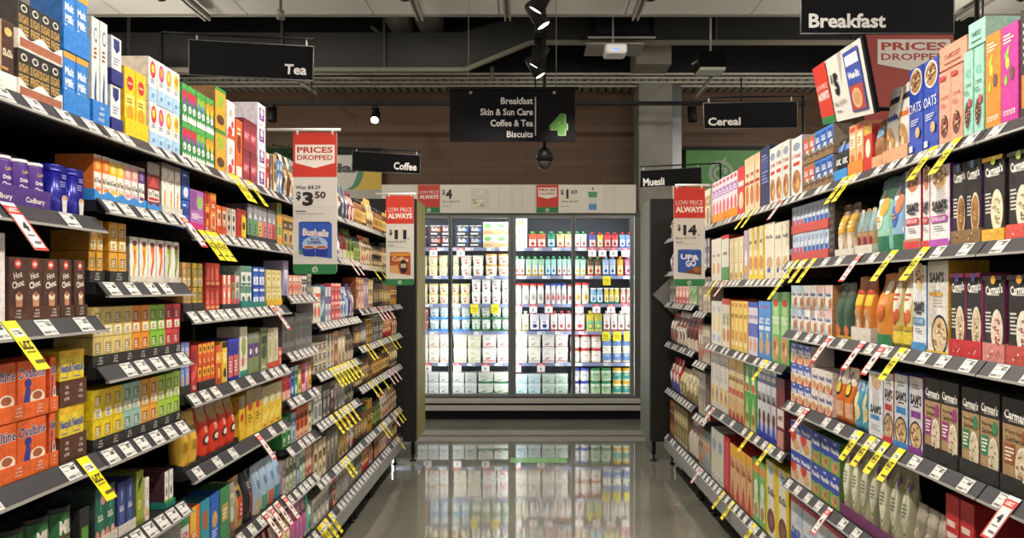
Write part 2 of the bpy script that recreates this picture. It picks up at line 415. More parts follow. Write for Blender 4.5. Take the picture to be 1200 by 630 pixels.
# security dome
A = at(638, 165, 6.3); B = at(638, 200, 6.3)
t = thing('security_camera', (A[0], 6.3, B[1]), 'black dome security camera hanging below the aisle sign', 'camera')
hh = A[1] - B[1]
b = MB(); b.tube((0, 0, .17), (0, 0, 4.0 - B[1]), .014, BLK); b.obj('stem', t)
b = MB(); b.lathe([(.03, .19), (.055, .16), (.072, .13), (.072, .085), (.066, .083)], BLK, 18); b.obj('housing', t)
b = MB(); b.lathe([(.06, .083), (.058, .06), (.045, .03), (.022, .01), (.004, .004)], mat('#3a3a3a', .1), 18); b.obj('dome', t)
# unseen fill lamps added over the neighbouring aisles to lift the ambient light
FILL_GLOW = emit('fill_glow', (1, .93, .82), 6)
for sx, nm in ((-1, 'left'), (1, 'right')):
    for i, Y in enumerate((7.6, 6.1, 4.2, 2.0, -.4)):
        t = thing('fill_globe', (sx * 3.75, Y, 3.1), 'added fill globe over the neighbouring %s aisle, %s from the far end' % (nm, ORD[i]), 'lamp', 'added fill globes')
        b = MB(); b.lathe([(.02, .26), (.07, .25), (.12, .2), (.135, .14), (.12, .07), (.07, .02), (.02, .005)], FILL_GLOW, 16); b.obj('globe', t)
        b = MB(); b.lathe([(.03, .261), (.03, .32), (.008, .33), (.008, .89)], BLK, 10); b.obj('stem', t)
        d = bpy.data.lights.new('fill_light', 'POINT'); d.energy = FILL_POWER * (.45 if Y > 5 else 1); d.shadow_soft_size = .14; d.color = (1, .93, .82)
        o = bpy.data.objects.new('fill_light', d); COL.objects.link(o); o.location = (sx * 3.55, Y, 3.24)
# world
w = bpy.data.worlds.new('world'); SC.world = w; w.use_nodes = True
w.node_tree.nodes['Background'].inputs[0].default_value = (1, .95, .88, 1)
w.node_tree.nodes['Background'].inputs[1].default_value = .6
# ------------------------------------------------------------------ shelving bays
XBL, XBR = -1.06, 1.18          # outer (lower) edge of the ticket rails, left and right run
LIP_H, LIP_D = .038, .030
BASE = LIP_H - .004             # product base above the lower rail edge
LIPLEN = math.hypot(LIP_H, LIP_D)
TY, TZ_ = LIP_D / LIPLEN, LIP_H / LIPLEN
def lipS(z):
    return lambda u, v, l: Vector((u, TY * v - TZ_ * (l + .0015), z + TZ_ * v + TY * (l + .0015)))
SHELFMETAL = noise_mat('shelf_metal', '#1b1b1c', '#232324', 6, .5)
BACKPANEL = noise_mat('shelf_back_board', '#141314', '#191819', 5, .7)
RAIL = mat('#38373c', .4)
RAILPALE = mat('#8b8a87', .35)
BRKT = mat('#77736c', .4, .6)
BAYS = {}
def left_y(x): return 957.0 / (VX - x)
def right_y(x): return 1061.0 / (x - VX)

def ticket_meshes():
    out = []
    rn = random.Random(3)
    for k in range(4):
        b = MB(); S = lipS(0); w, h = .052, .042
        vs = [S(-w / 2, .003, 0), S(w / 2, .003, 0), S(w / 2, .003 + h, 0), S(-w / 2, .003 + h, 0)]
        b.add(vs, [(0, 1, 2, 3)], mat('#e4e2dd', .35))
        b.rect(S, -.022, .039, .004, .0415, '#55555a'); b.rect(S, -.022, .027, -.006, .029, '#8a8a8e')
        b.glyphs(S, 3 + k % 2, .0135, .033, .02, .013, '#222225', k)
        for i in range(4): b.rect(S, -.021 + i * .006, .007, -.0165 + i * .006, .013, '#6d6d72')
        b.rect(S, .006, .008, .022, .0095, '#8a8a8e'); b.rect(S, .006, .012, .019, .0135, '#8a8a8e')
        out.append(b.mesh('price_ticket'))
    return out
TICK = ticket_meshes()
def talker(kind):
    b = MB(); w = .022
    S1 = lipS(0)
    def S(u, v, l):        # v = 0 at the top of the rail, negative going down over the edge
        if v > -.047: return S1(u, LIPLEN + v, l + .002)
        p = S1(u, LIPLEN - .047, l + .002); t = -(v + .047)
        return p + Vector((0, -.58 * t, -.815 * t))
    col = {'yellow': '#f5e418', 'red': '#f0eeea'}[kind]
    vs = [S(-w, -.002, 0), S(w, -.002, 0), S(-w, -.046, 0), S(w, -.046, 0), S(-w, -.128, 0), S(w, -.128, 0)]
    b.add(vs, [(2, 3, 1, 0), (4, 5, 3, 2)], mat(col, .4))
    if kind == 'yellow':
        b.rect(S, -.016, -.044, .016, -.022, '#f3f1e6'); b.glyphs(S, 4, 0, -.033, .026, .011, '#3a3a36', 2)
        b.glyphs(S, 3, 0, -.066, .034, .021, '#2c2a18', 5); b.rect(S, -.014, -.085, .014, -.081, '#8d8420'); b.rect(S, -.008, -.112, .02, -.104, '#5a5418')
    else:
        b.rect(S, -w, -.034, w, -.012, '#d8302a'); b.glyphs(S, 5, 0, -.023, .03, .011, '#f2efe9', 6)
        b.rect(S, -w, -.128, w, -.121, '#d8302a')
        b.rect(S, -w, -.12, -w + .003, -.035, '#d8302a'); b.rect(S, w - .003, -.12, w, -.035, '#d8302a')
        b.text(S, '4', 0, -.066, .016, .024, '#1d1d1f', .035); b.rect(S, -.012, -.09, .012, -.087, '#8a8a8a'); b.rect(S, -.006, -.11, .014, -.104, '#6a6a6a')
    return b.mesh('promotion_ticket')
TALK = {'yellow': talker('yellow'), 'red': talker('red')}

SHELF_PHRASE = ['top shelf', 'second shelf', 'third shelf', 'fourth shelf', 'fifth shelf', 'sixth shelf', 'bottom shelf']
def bay(key, side, idx, y0, y1, lips, dense, talkers=(), back_top=1.94):
    """dense: tickets per metre for each shelf; talkers: (shelf, photo x on the rail, kind)"""
    W = y1 - y0
    if side == 'L': loc, rz = (XBL, y0, 0), R_(90)
    else: loc, rz = (XBR, y1, 0), R_(-90)
    nm = '%s %s bay' % (NUM[idx], 'left' if side == 'L' else 'right')
    t = thing('shelving_bay', loc, 'black metal shelving bay, %s from the camera on the %s side of aisle' % (ORD[idx] if idx else 'nearest', 'left' if side == 'L' else 'right'), 'shelving', 'shelving bays along the aisle', rz)
    BAYS[key] = dict(side=side, y0=y0, y1=y1, lips=lips, nm=nm, n=len(lips), obj=t)
    b = MB(); b.box(.001, .47, .06, W - .001, .5, back_top, BACKPANEL); b.obj('back_panel', t)
    b = MB(); b.box(.001, .1, .03, W - .001, .12, lips[-1] - .012, BLK); b.obj('kick_panel', t)
    for xe in (.04, W - .04):
        b = MB(); b.lathe([(.022, 0), (.022, .008), (.009, .014), (.009, .06), (.016, .062), (.016, lips[-1] - .02)], DARK, 10, xe, .06, 0); b.obj('foot', t)
    for xe in (0.0005, W - .0125):
        b = MB(); b.box(xe, .44, 0.02, xe + .012, .469, back_top - .01, BRKT); b.obj('upright', t)
    rn = random.Random(sum(map(ord, key)) * 7)
    SHS = []
    for k, z in enumerate(lips):
        last = k == len(lips) - 1
        b = MB(); b.box(.0015, .0345, z + .006, W - .0015, .4395, z + BASE - .001, SHELFMETAL)
        for xe in (.0135, W - .0165):
            if last: b.box(xe, .13, .061, xe + .003, .4395, z + .0055, SHELFMETAL)
            else: b.add([Vector((xe + d, p[0], p[1])) for d in (0, .003) for p in ((.34, z + .0055), (.4395, z - .05), (.4395, z + .0055))],
                  [(0, 1, 2), (5, 4, 3), (0, 3, 4, 1), (1, 4, 5, 2), (2, 5, 3, 0)], SHELFMETAL)
        s = b.obj('shelf', t); SHS.append(s)
        b = MB()
        pale = dense[k] > 9
        b.profile([(0, z), (LIP_D, z + LIP_H), (LIP_D + .004, z + LIP_H - .001), (.006, z + .001)], .002, W - .002, RAIL)
        b.profile([(-.003, z - .003), (-.001, z + .003), (.008, z + .003), (.008, z - .003)], .002, W - .002, mat('#97958f', .35))
        if last:
            b.box(.002, -.002, z - .085, W - .002, .012, z - .0035, RAILPALE)
        b.obj('ticket_rail', s)
        n = int(W * dense[k]); step = W / max(n, 1)
        for i in range(n):
            if rn.random() < (.12 if dense[k] > 9 else .25): continue
            o = put('price_ticket', TICK[rn.randrange(4)], s, (min(max(.03, (i + .5) * step + rn.uniform(-.008, .008)), W - .03), 0, z))
    for k, px, kind in talkers:
        Y = (-XBL if side == 'L' else XBR) * FPX / abs(px - VX)
        sh = SHS[k]
        x = (Y - y0) if side == 'L' else (y1 - Y)
        put('promotion_ticket', TALK[kind], sh, (min(max(.03, x), W - .03), 0, lips[k]))

bay('A', 'L', 0, .55, 1.88, [1.88, 1.64, 1.392, 1.048, .727, .22], [10, 4, 7, 4, 5, 6], [(1, 22, 'red'), (2, 24, 'yellow'), (3, 108, 'yellow')])
bay('B', 'L', 1, 1.882, 2.365, [1.88, 1.69, 1.478, 1.26, 1.046, .79, .5, .22], [14, 14, 11, 13, 13, 15, 10, 8], [(1, 222, 'red')])
bay('C', 'L', 2, 2.367, 3.35, [1.88, 1.654, 1.386, 1.12, .875, .535, .22], [14, 13, 14, 13, 8, 11, 9],
    [(0, 278, 'yellow'), (0, 284, 'yellow'), (0, 298, 'yellow'), (1, 244, 'yellow'), (1, 252, 'yellow'), (1, 259, 'yellow'), (2, 326, 'red'), (4, 308, 'red'), (5, 316, 'red'), (5, 323, 'red'), (5, 330, 'red'), (5, 338, 'red')])
bay('D', 'L', 3, 3.352, 3.83, [1.88, 1.65, 1.43, 1.167, .953, .735, .516, .22], [13, 13, 13, 13, 13, 13, 13, 11])
bay('E', 'L', 4, 3.832, 4.79, [1.88, 1.638, 1.281, 1.017, .757, .453, .22], [14, 14, 14, 14, 14, 14, 13],
    [(3, 392, 'yellow'), (3, 396, 'yellow'), (3, 400, 'yellow'), (3, 404, 'yellow'), (3, 408, 'yellow'), (3, 412, 'yellow'), (3, 417, 'yellow'), (4, 393, 'yellow'), (4, 398, 'yellow'), (4, 403, 'yellow'), (4, 408, 'yellow'), (4, 413, 'yellow'),
     (6, 370, 'yellow'), (6, 376, 'yellow'), (6, 381, 'yellow'), (6, 386, 'yellow'), (6, 391, 'yellow'), (5, 405, 'yellow'), (5, 409, 'yellow'), (1, 412, 'red'), (1, 418, 'red')])
bay('F', 'L', 5, 4.792, 5.36, [1.88, 1.62, 1.325, 1.08, .816, .453, .22], [13] * 7, [(3, 431, 'yellow'), (3, 435, 'yellow'), (4, 436, 'yellow'), (4, 441, 'yellow'), (2, 443, 'red'), (1, 438, 'yellow')])
bay('G', 'L', 6, 5.362, 6.36, [1.88, 1.62, 1.325, 1.08, .816, .453, .22], [13] * 7,
    [(2, 447, 'red'), (2, 451, 'red'), (2, 456, 'red'), (3, 448, 'yellow'), (3, 459, 'yellow'), (3, 463, 'yellow'), (4, 449, 'yellow'), (4, 456, 'red'), (4, 460, 'red'), (4, 464, 'red'), (5, 449, 'yellow'), (5, 452, 'yellow'), (5, 462, 'red'), (5, 466, 'yellow'), (5, 469, 'yellow'), (6, 468, 'yellow'), (1, 446, 'yellow'), (1, 450, 'yellow')])
R1L = [1.88, 1.585, 1.27, .945, .589, .22]
bay('R0', 'R', 0, .5, 1.948, R1L, [9, 7, 8, 6, 8, 7], [(3, 1178, 'red')])
bay('R1', 'R', 1, 1.95, 3.44, R1L, [12, 8, 9, 8, 9, 8],
    [(0, 1085, 'yellow'), (0, 1112, 'yellow'), (0, 983, 'yellow'), (0, 992, 'yellow'), (1, 1001, 'red'), (1, 1040, 'yellow'), (1, 1076, 'yellow'), (2, 966, 'red'), (2, 1004, 'red'), (2, 1028, 'red'), (2, 1050, 'yellow'),
     (3, 1001, 'yellow'), (3, 1015, 'yellow'), (3, 1031, 'yellow'), (3, 1048, 'yellow'), (3, 940, 'red'), (1, 928, 'yellow'), (1, 938, 'yellow'), (1, 948, 'yellow'), (4, 966, 'red')])
bay('R2', 'R', 2, 3.442, 4.94, [1.88, 1.508, 1.10, .692, .22], [12, 12, 11, 9, 11],
    [(0, 912, 'red'), (0, 880, 'yellow'), (0, 872, 'yellow'), (1, 920, 'yellow'), (1, 836, 'yellow'), (1, 846, 'red'), (2, 893, 'yellow'), (3, 876, 'yellow'), (3, 898, 'yellow'), (3, 832, 'red'), (4, 844, 'yellow'), (4, 855, 'yellow'), (4, 880, 'yellow')])
bay('R3', 'R', 3, 4.942, 5.30, [1.88, 1.6, 1.30, .95, .575, .22], [12] * 6, [(5, 818, 'red')])
bay('R4', 'R', 4, 5.302, 6.36, [1.88, 1.6, 1.34, 1.006, .614, .22], [11] * 6)

# end-of-run panels and the gable units they belong to
edge_l = noise_mat('olive_edge_board', '#8d8246', '#9b9052', 2, .5)
edge_r = noise_mat('grey_edge_board', '#6f756c', '#7b8177', 2, .5)
for nm, x0, x1, ex, em, lab in (('end_panel', -1.60, -.955, -.950, edge_l, 'black end panel closing the left shelving run, olive board on its edge'),
                                ('end_panel', 1.075, 1.72, 1.069, edge_r, 'black end panel closing the right shelving run, grey green edge board')):
    s = -1 if x0 < 0 else 1
    t = thing(nm, ((x0 + x1) / 2, 6.45, 0), lab, 'panel')
    cx = (x0 + x1) / 2
    b = MB(); b.box(x0 - cx, -.03, .17, x1 - cx, .03, 2.27, noise_mat('black_board', '#121212', '#171615', 3, .6), .003); b.obj('panel_board', t)
    bx0, bx1 = (x1 - cx - .012, x1 - cx + .004) if s < 0 else (x0 - cx - .004, x0 - cx + .012)
    b = MB(); b.box(bx0, .031, .17, bx1, .53, 2.27, em, .002); b.obj('edge_board', t)
    xi = (x1 if s < 0 else x0) - cx
    for xx in (xi - .03 * (-s) * 1, xi + s * .33):
        b = MB(); b.box(xx - .014, -.028, .08, xx + .014, .028, .1695, BLK)
        b.lathe([(.03, 0), (.03, .006), (.01, .014), (.008, .05), (.018, .055), (.018, .085)], BLK, 12, xx, 0, 0); b.obj('levelling_foot', t)
# ------------------------------------------------------------------ glass door fridge across the end of the aisle
FY = 8.5
def fx(px, Y=FY): return (px - VX) * Y / FPX
def fz(py, Y=FY): return EYE - (py - VY) * Y / FPX
FX0, FX1 = fx(440), fx(752)
fr = thing('dairy_fridge', ((FX0 + FX1) / 2, FY, 0), 'long upright glass door dairy fridge with bright shelves at the aisle end', 'fridge')
FC = (FX0 + FX1) / 2
FRAME = mat('#8a8d8c', .35, .5); FWHITE = mat('#dcdcd8', .45); FIN = mat('#2b2f38', .5)
DT, DB = fz(252), fz(464)
FSH = [290, 323, 356, 388, 425, 462.5]
FSZ = [EYE - (y - VY) * 8.66 / FPX for y in FSH]
def glass_mat():
    m = bpy.data.materials.new('door_glass'); m.use_nodes = True; nt = m.node_tree; nt.nodes.clear()
    o = nt.nodes.new('ShaderNodeOutputMaterial'); mx = nt.nodes.new('ShaderNodeMixShader')
    tr = nt.nodes.new('ShaderNodeBsdfTransparent'); tr.inputs[0].default_value = (.95, .97, .96, 1)
    gl = nt.nodes.new('ShaderNodeBsdfGlossy'); gl.inputs['Roughness'].default_value = .02
    fr_ = nt.nodes.new('ShaderNodeFresnel'); fr_.inputs[0].default_value = 1.4
    L = nt.links.new
    L(fr_.outputs[0], mx.inputs[0]); L(tr.outputs[0], mx.inputs[1]); L(gl.outputs[0], mx.inputs[2]); L(mx.outputs[0], o.inputs[0])
    return m
GLASS = glass_mat()
def F(x0, y0, z0, x1, y1, z1, m, name, parent, bev=0):
    b = MB(); b.box(x0 - FC, y0 - FY, z0, x1 - FC, y1 - FY, z1, m, bev); return b.obj(name, parent)
b = MB()
b.box(FX0 - FC, .06, .12, FX0 - FC + .05, .74, 2.36, DARK); b.box(FX1 - FC - .06, -.01, .12, FX1 - FC, .74, 2.36, mat('#5d5b52', .4)); b.box(FX1 - FC - .083, -.012, .2, FX1 - FC - .0605, .028, 2.34, mat('#5d5b52', .4))
b.box(FX0 - FC + .051, .06, 2.351, FX1 - FC - .061, .74, 2.38, DARK); b.box(FX0 - FC + .051, .06, .2, FX1 - FC - .061, .70, FSZ[-1] - .004, DARK)
b.obj('cabinet', fr)
F(FX0 + .051, 9.2, FSZ[-1], FX1 - .061, 9.24, 2.35, mat('#5c616b', .5), 'back_panel', fr)
F(FX0, FY - .03, DT - .005, FX1, FY + .059, DT + .03, mat('#4f4e48', .4), 'top_frame', fr)
F(FX0, FY - .03, DB - .045, FX1, FY + .059, DB - .001, mat('#55544e', .4), 'bottom_frame', fr)
F(FX0 - .0, FY - .07, fz(472.5, 8.43), FX1 + .04, FY - .031, fz(467, 8.43), STEEL, 'bumper_rail', fr, .004)
F(FX0 - .0, FY - .09, fz(481, 8.41), FX1 + .04, FY - .05, fz(475, 8.41), STEEL, 'bumper_rail', fr, .004)
F(FX0, FY - .02, 0.0, FX1, FY + .02, .17, BLK, 'kick_plate', fr)
LEDM = emit('fridge_light', (.93, .97, 1), 16)
# doors
edges = [455, 527.5, 600, 672, 742.5]
for i in range(4):
    x0, x1 = fx(edges[i]) + .003, fx(edges[i + 1]) - .003
    w = .028
    b = MB()
    a0, a1, c0, c1 = x0 - FC, x1 - FC, DB, DT - .006
    fl = .045 if i in (0, 2) else .018
    frr = .018 if i in (0, 2) else .045
    if i in (0, 2): fl, frr = .04, .016
    else: fl, frr = .016, .04
    b.box(a0, -.028, c0, a0 + fl, .028, c1, FRAME, .002); b.box(a1 - frr, -.028, c0, a1, .028, c1, FRAME, .002)
    b.box(a0 + fl, -.028, c0, a1 - frr, .028, c0 + .03, FRAME); b.box(a0 + fl, -.028, c1 - .03, a1 - frr, .028, c1, FRAME)
    d = b.obj('door', fr)
    b = MB(); b.add([(a0 + fl, 0, c0 + .03), (a1 - frr, 0, c0 + .03), (a1 - frr, 0, c1 - .03), (a0 + fl, 0, c1 - .03)], [(0, 1, 2, 3)], GLASS); b.obj('glass_pane', d)
    hx = a1 - frr * .5 if i in (0, 2) else a0 + fl * .5
    b = MB(); b.box(hx - .008, -.055, 1.0, hx + .008, -.04, 1.75, mat('#6a6d6c', .3, .6), .003)
    for zz in (1.03, 1.70): b.box(hx - .006, -.0405, zz, hx + .006, -.0275, zz + .02, FRAME)
    b.obj('handle', d)
# shelves with price strips and tickets
PT = []
for kind in ('white', 'red', 'yellow'):
    b = MB()
    if kind == 'white':
        S = lambda u, v, l: Vector((u, -l, v)); b.box(-.045, 0, 0, .045, .001, .032, '#f2f2f2'); b.rect(S, .005, .008, .04, .024, '#8b8fa0'); b.rect(S, -.04, .018, -.005, .022, '#9a9ca6')
    else:
        S = lambda u, v, l: Vector((u, -l, v)); c = '#f4f2f0' if kind == 'red' else '#f3de2a'
        b.box(-.045, 0, -.075, .045, .001, .03, c)
        if kind == 'red':
            b.rect(S, -.045, .004, .045, .03, '#dc3a34'); b.glyphs(S, 5, 0, .017, .05, .014, '#f6efe9'); b.glyphs(S, 1, 0, -.035, .022, .03, '#4a4a4c', 2); b.rect(S, -.045, -.075, .045, -.069, '#dc3a34')
        else: b.glyphs(S, 3, 0, -.02, .06, .026, '#7a6d1a', 1); b.rect(S, -.03, -.055, .03, -.048, '#a99a25')
    PT.append(b.mesh('price_card'))
cards = {0: [(508, 1), (540, 1), (694, 1), (706, 1), (719, 1), (733, 1), (515, 0), (550, 0), (575, 0), (590, 0), (610, 0), (630, 0), (652, 0), (682, 0)],
         1: [(711, 2), (512, 0), (548, 0), (574, 0), (612, 0), (640, 0), (665, 0), (735, 0), (690, 0)],
         2: [(556, 2), (580, 2), (607, 1), (625, 1), (643, 1), (679, 1), (699, 1), (716, 1), (733, 1), (502, 0), (535, 0)],
         3: [(710, 2), (723, 2), (736, 2), (508, 0), (560, 0), (612, 0), (634, 0), (655, 0), (683, 0)],
         4: [(501, 1), (536, 1), (569, 1), (606, 1), (634, 1), (518, 0), (552, 0), (584, 0), (655, 0), (678, 0), (712, 0), (738, 0)], 5: []}
for k, z in enumerate(FSZ):
    if k < 5:
        s = F(FX0 + .052, 8.665, z - .02, FX1 - .062, 9.19, z - .002, FWHITE, 'shelf', fr)
        F(FX0 + .053, 8.657, z - .036, FX1 - .063, 8.6645, z + .002, mat('#8288a8', .35), 'price_strip', s)
    else:
        s = F(FX0 + .052, 8.6, z - .003, FX1 - .062, 9.19, z - .001, FWHITE, 'shelf', fr)
    for px, kd in cards[k]:
        put('price_card', PT[kd], s, (fx(px, 8.655) - FC, 8.6555 - FY, z - .034))
# light strips: behind every mullion and along the canopy
for px, hw in ((459, .02), (527.5, .009), (600, .022), (672, .009)):
    X = fx(px)
    b = MB(); b.box(X - FC - hw, .036, .32, X - FC + hw, .075, 2.3, LEDM); b.obj('light_strip', fr)
for px, hw in ((527.5, .024), (600, .046), (672, .024)):
    X = fx(px); b = MB(); b.box(X - FC - hw, .0285, DB, X - FC + hw, .0345, DT - .006, mat('#5c5f60', .5)); b.obj('gasket', fr)
X = fx(741) - .01
b = MB(); b.box(X - FC - .006, .036, .3, X - FC + .012, .07, 2.3, LEDM); b.obj('light_strip', fr)
b = MB(); b.box(FX0 - FC + .07, .09, 2.325, FX1 - FC - .09, .13, 2.345, LEDM); b.obj('light_strip', fr)
def fridge_tube(x, y0, y1, z):
    pass
# header with promotion cards
hz0, hz1 = fz(249.5, 8.44), fz(216, 8.44)
h = F(fx(447, 8.44), 8.45, hz0, fx(745.5, 8.44), 8.53, hz1, noise_mat('header_board', '#dcd7ca', '#e2ddd0', 3, .45), 'header_panel', fr, .003)
b = MB(); S = lambda u, v, l: Vector((u - FC, 8.449 - FY - l, v))
for px in (490, 517, 585, 600, 612, 627, 720):
    b.rect(S, fx(px, 8.44) - .002, hz0 + .01, fx(px, 8.44) + .002, hz1 - .01, '#b3ae a2'.replace(' ', ''))
b.obj('panel_joint', h)
REDC, GRN, INK = '#cf3a2a', '#2f7d4a', '#1f1f20'
def logo(b, S, cu, cv, r, m):
    """pale ring with leaf strokes, as on the green sign bands"""
    n = 22
    for (r0, r1, a0, a1, dx) in ((r, r * .74, -.15, 1.85, 0), (r * .52, r * .3, -.2, 1.3, -.12 * r), ):
        pts = []
        b.k += 1; l = .0003 + .00012 * b.k; vs = []
        for i in range(n + 1):
            a = PI * (a0 + (a1 - a0) * i / n) + PI / 2
            vs += [S(cu + dx + r0 * math.cos(a), cv + r0 * math.sin(a), l), S(cu + dx + r1 * math.cos(a), cv + r1 * math.sin(a), l)]
        b.add(vs, [(2 * i, 2 * i + 2, 2 * i + 3, 2 * i + 1) for i in range(n)], m)
    b.ell(S, cu + .35 * r, cv + .2 * r, .16 * r, .3 * r, m, 12)
    b.poly(S, [(cu - .05 * r, cv + r * .9), (cu + .45 * r, cv + r * 1.35), (cu + .35 * r, cv + r * 1.0)], m)
def promo_card(x0, x1, z0, z1, head, price, cents, sub, pic):
    """landscape strip: red block, price, picture"""
    W = x1 - x0; H = z1 - z0
    b = MB(); S = lambda u, v, l: Vector((u - FC, 8.448 - FY - l - .0015, v))
    b.rect(S, x0, z0, x1, z1, '#e6e1d5')
    rw = H * .8
    b.rect(S, x0, z0, x0 + rw, z1, REDC); b.rect(S, x0, z0, x0 + rw, z0 + H * .2, GRN)
    logo(b, S, x0 + rw * .5, z0 + H * .09, H * .07, '#dfe8dc')
    if head == 'low':
        b.text(S, 'LOW PRICE', x0 + rw / 2, z1 - H * .26, rw * .86, H * .11, '#f1e6dc', 0); b.text(S, 'ALWAYS', x0 + rw / 2, z1 - H * .43, rw * .86, H * .15, '#f1e6dc', .05)
    else: dropped_badge(b, S, x0 + rw * .08, x0 + rw * .92, z1 - H * .5, z1 - H * .1)
    b.text(S, '$', x0 + rw + H * .13, z1 - H * .27, H * .1, H * .2, INK, .02)
    b.text(S, price, x0 + rw + H * .32, z1 - H * .33, None, H * .34, INK, .04)
    if cents: b.text(S, cents, x0 + rw + H * .56, z1 - H * .25, H * .22, H * .15, INK, .02)
    b.text(S, sub, x0 + rw + H * .4, z1 - H * .6, H * .62, H * .07, '#5a5853'); b.rect(S, x0 + rw + H * .08, z0 + H * .22, x0 + rw + H * .4, z0 + H * .24, '#9b978d')
    pic(b, S, x1 - H * .35, (z0 + z1) / 2, H)
    return b.obj('promotion_card', h)
def dropped_badge(b, S, u0, u1, v0, v1):
    b.poly(S, [(u0, v0 + (v1 - v0) * .22), ((u0 + u1) / 2, v0), (u1, v0 + (v1 - v0) * .22), (u1, v1), (u0, v1)], '#f0e9df')
    b.text(S, 'PRICES', (u0 + u1) / 2, v0 + (v1 - v0) * .78, (u1 - u0) * .9, (v1 - v0) * .26, '#b8301f', .03)
    b.text(S, 'DROPPED', (u0 + u1) / 2, v0 + (v1 - v0) * .45, (u1 - u0) * .9, (v1 - v0) * .22, '#b8301f', .02)
def pic_tub(b, S, cu, cv, H):
    b.rect(S, cu - H * .33, cv - H * .38, cu + H * .33, cv + H * .38, '#d9d2c2')
    for q in range(9): b.ell(S, cu + H * rnd.uniform(-.24, .24), cv + H * rnd.uniform(-.28, .28), H * .07, H * .04, ['#e9e2d0', '#b79a6a', '#efe9dc'][q % 3], 10)
def pic_milk(b, S, cu, cv, H):
    b.poly(S, [(cu - H * .14, cv - H * .4), (cu + H * .14, cv - H * .4), (cu + H * .17, cv + H * .25), (cu - H * .17, cv + H * .25)], '#d7dbd6')
    b.rect(S, cu - H * .14, cv - H * .4, cu + H * .14, cv - H * .18, '#5f95cc'); b.poly(S, [(cu - H * .17, cv + H * .25), (cu - H * .15, cv + H * .05), (cu + H * .15, cv + H * .05), (cu + H * .17, cv + H * .25)], '#4d9b62')
    b.ell(S, cu, cv + H * .36, H * .04, H * .06, '#4d9b62', 10)
promo_card(fx(489.5, 8.44), fx(574, 8.44), hz0 + .005, hz1 - .004, 'low', '4', '', 'Since 28/10/19', pic_tub)
promo_card(fx(628.5, 8.44), fx(706, 8.44), hz0 + .005, hz1 - .004, 'drop', '1', '60', 'Was $2.50', pic_milk)
# ------------------------------------------------------------------ product shapes (front faces -y, base at z = 0, front plane at y = 0)
MOTTLE[0] = .14
def boxS(): return lambda u, v, l: Vector((u, -l, v))
def art_on(b, S, w, h, art, nu=1, nv=1, er=1):
    for a in art:
        k = a[0]
        if k == 'R': b.rect(S, (a[1] - .5) * w, a[2] * h, (a[3] - .5) * w, a[4] * h, a[5], nu, nv)
        elif k == 'E': b.ell(S, (a[1] - .5) * w, a[2] * h, a[3] * w, a[4] * h, a[5], 18, er)
        elif k == 'P': b.poly(S, [((p[0] - .5) * w, p[1] * h) for p in a[1]], a[2])
        elif k == 'T' and a[1][0] == '~': b.glyphs(S, len(a[1]) - 1, (a[2] - .5) * w, a[3] * h, a[4] * w, a[5] * h, a[6], len(a[1]))
        elif k == 'T': b.text(S, a[1], (a[2] - .5) * w, a[3] * h, a[4] * w, a[5] * h if a[5] else None, a[6], a[7] if len(a) > 7 else .02, a[8] if len(a) > 8 else 0)
        elif k == 'L':
            rn = random.Random(int(a[2] * 1000) + a[5])
            n = a[5]; step = (a[4] - a[2]) / n
            for i in range(n):
                x1 = a[1] + (a[3] - a[1]) * rn.uniform(.6, 1)
                b.rect(S, (a[1] - .5) * w, (a[2] + i * step) * h, (x1 - .5) * w, (a[2] + (i + .5) * step) * h, a[6], nu, 1)
        elif k == 'B':      # bowl of cereal seen from above: rim, contents, bits
            cu, cv, ru, rv = a[1:5]
            b.ell(S, (cu - .5) * w, cv * h, ru * w, rv * h, a[5], 22, er); b.ell(S, (cu - .5) * w, cv * h, ru * w * .86, rv * h * .86, a[6], 22, er)
            rn = random.Random(len(a[7]) + int(cu * 100))
            for i in range(a[8] if len(a) > 8 else 22):
                q = rn.uniform(0, 2 * PI); r = rn.uniform(0, .68)
                b.ell(S, (cu - .5 + ru * r * math.cos(q)) * w, (cv + rv * r * math.sin(q)) * h, ru * w * .16, ru * w * .12, a[7][i % len(a[7])], 7)
def m_box(w, h, d, col, art=(), side=None, bev=.0012, sideart=None):
    b = MB(); side = side or col
    b.box(-w / 2, 0, 0, w / 2, d, h, side, bev)
    S = boxS(); b.rect(S, -w / 2 + bev, bev, w / 2 - bev, h - bev, col); art_on(b, S, w, h, art)
    for s in (-1, 1):
        T = (lambda u, v, l: Vector((-w / 2 - l, -u, v))) if s < 0 else (lambda u, v, l: Vector((w / 2 + l, u, v)))
        if sideart:
            art_on(b, (lambda u, v, l, T=T, s=s: T(u + (d / 2 if s > 0 else -d / 2), v, l)), d, h, sideart)
    return [('packet', b.mesh('packet'), None)]
def shift_y(S, dy): return lambda u, v, l: S(u, v, l) + Vector((0, dy, 0))
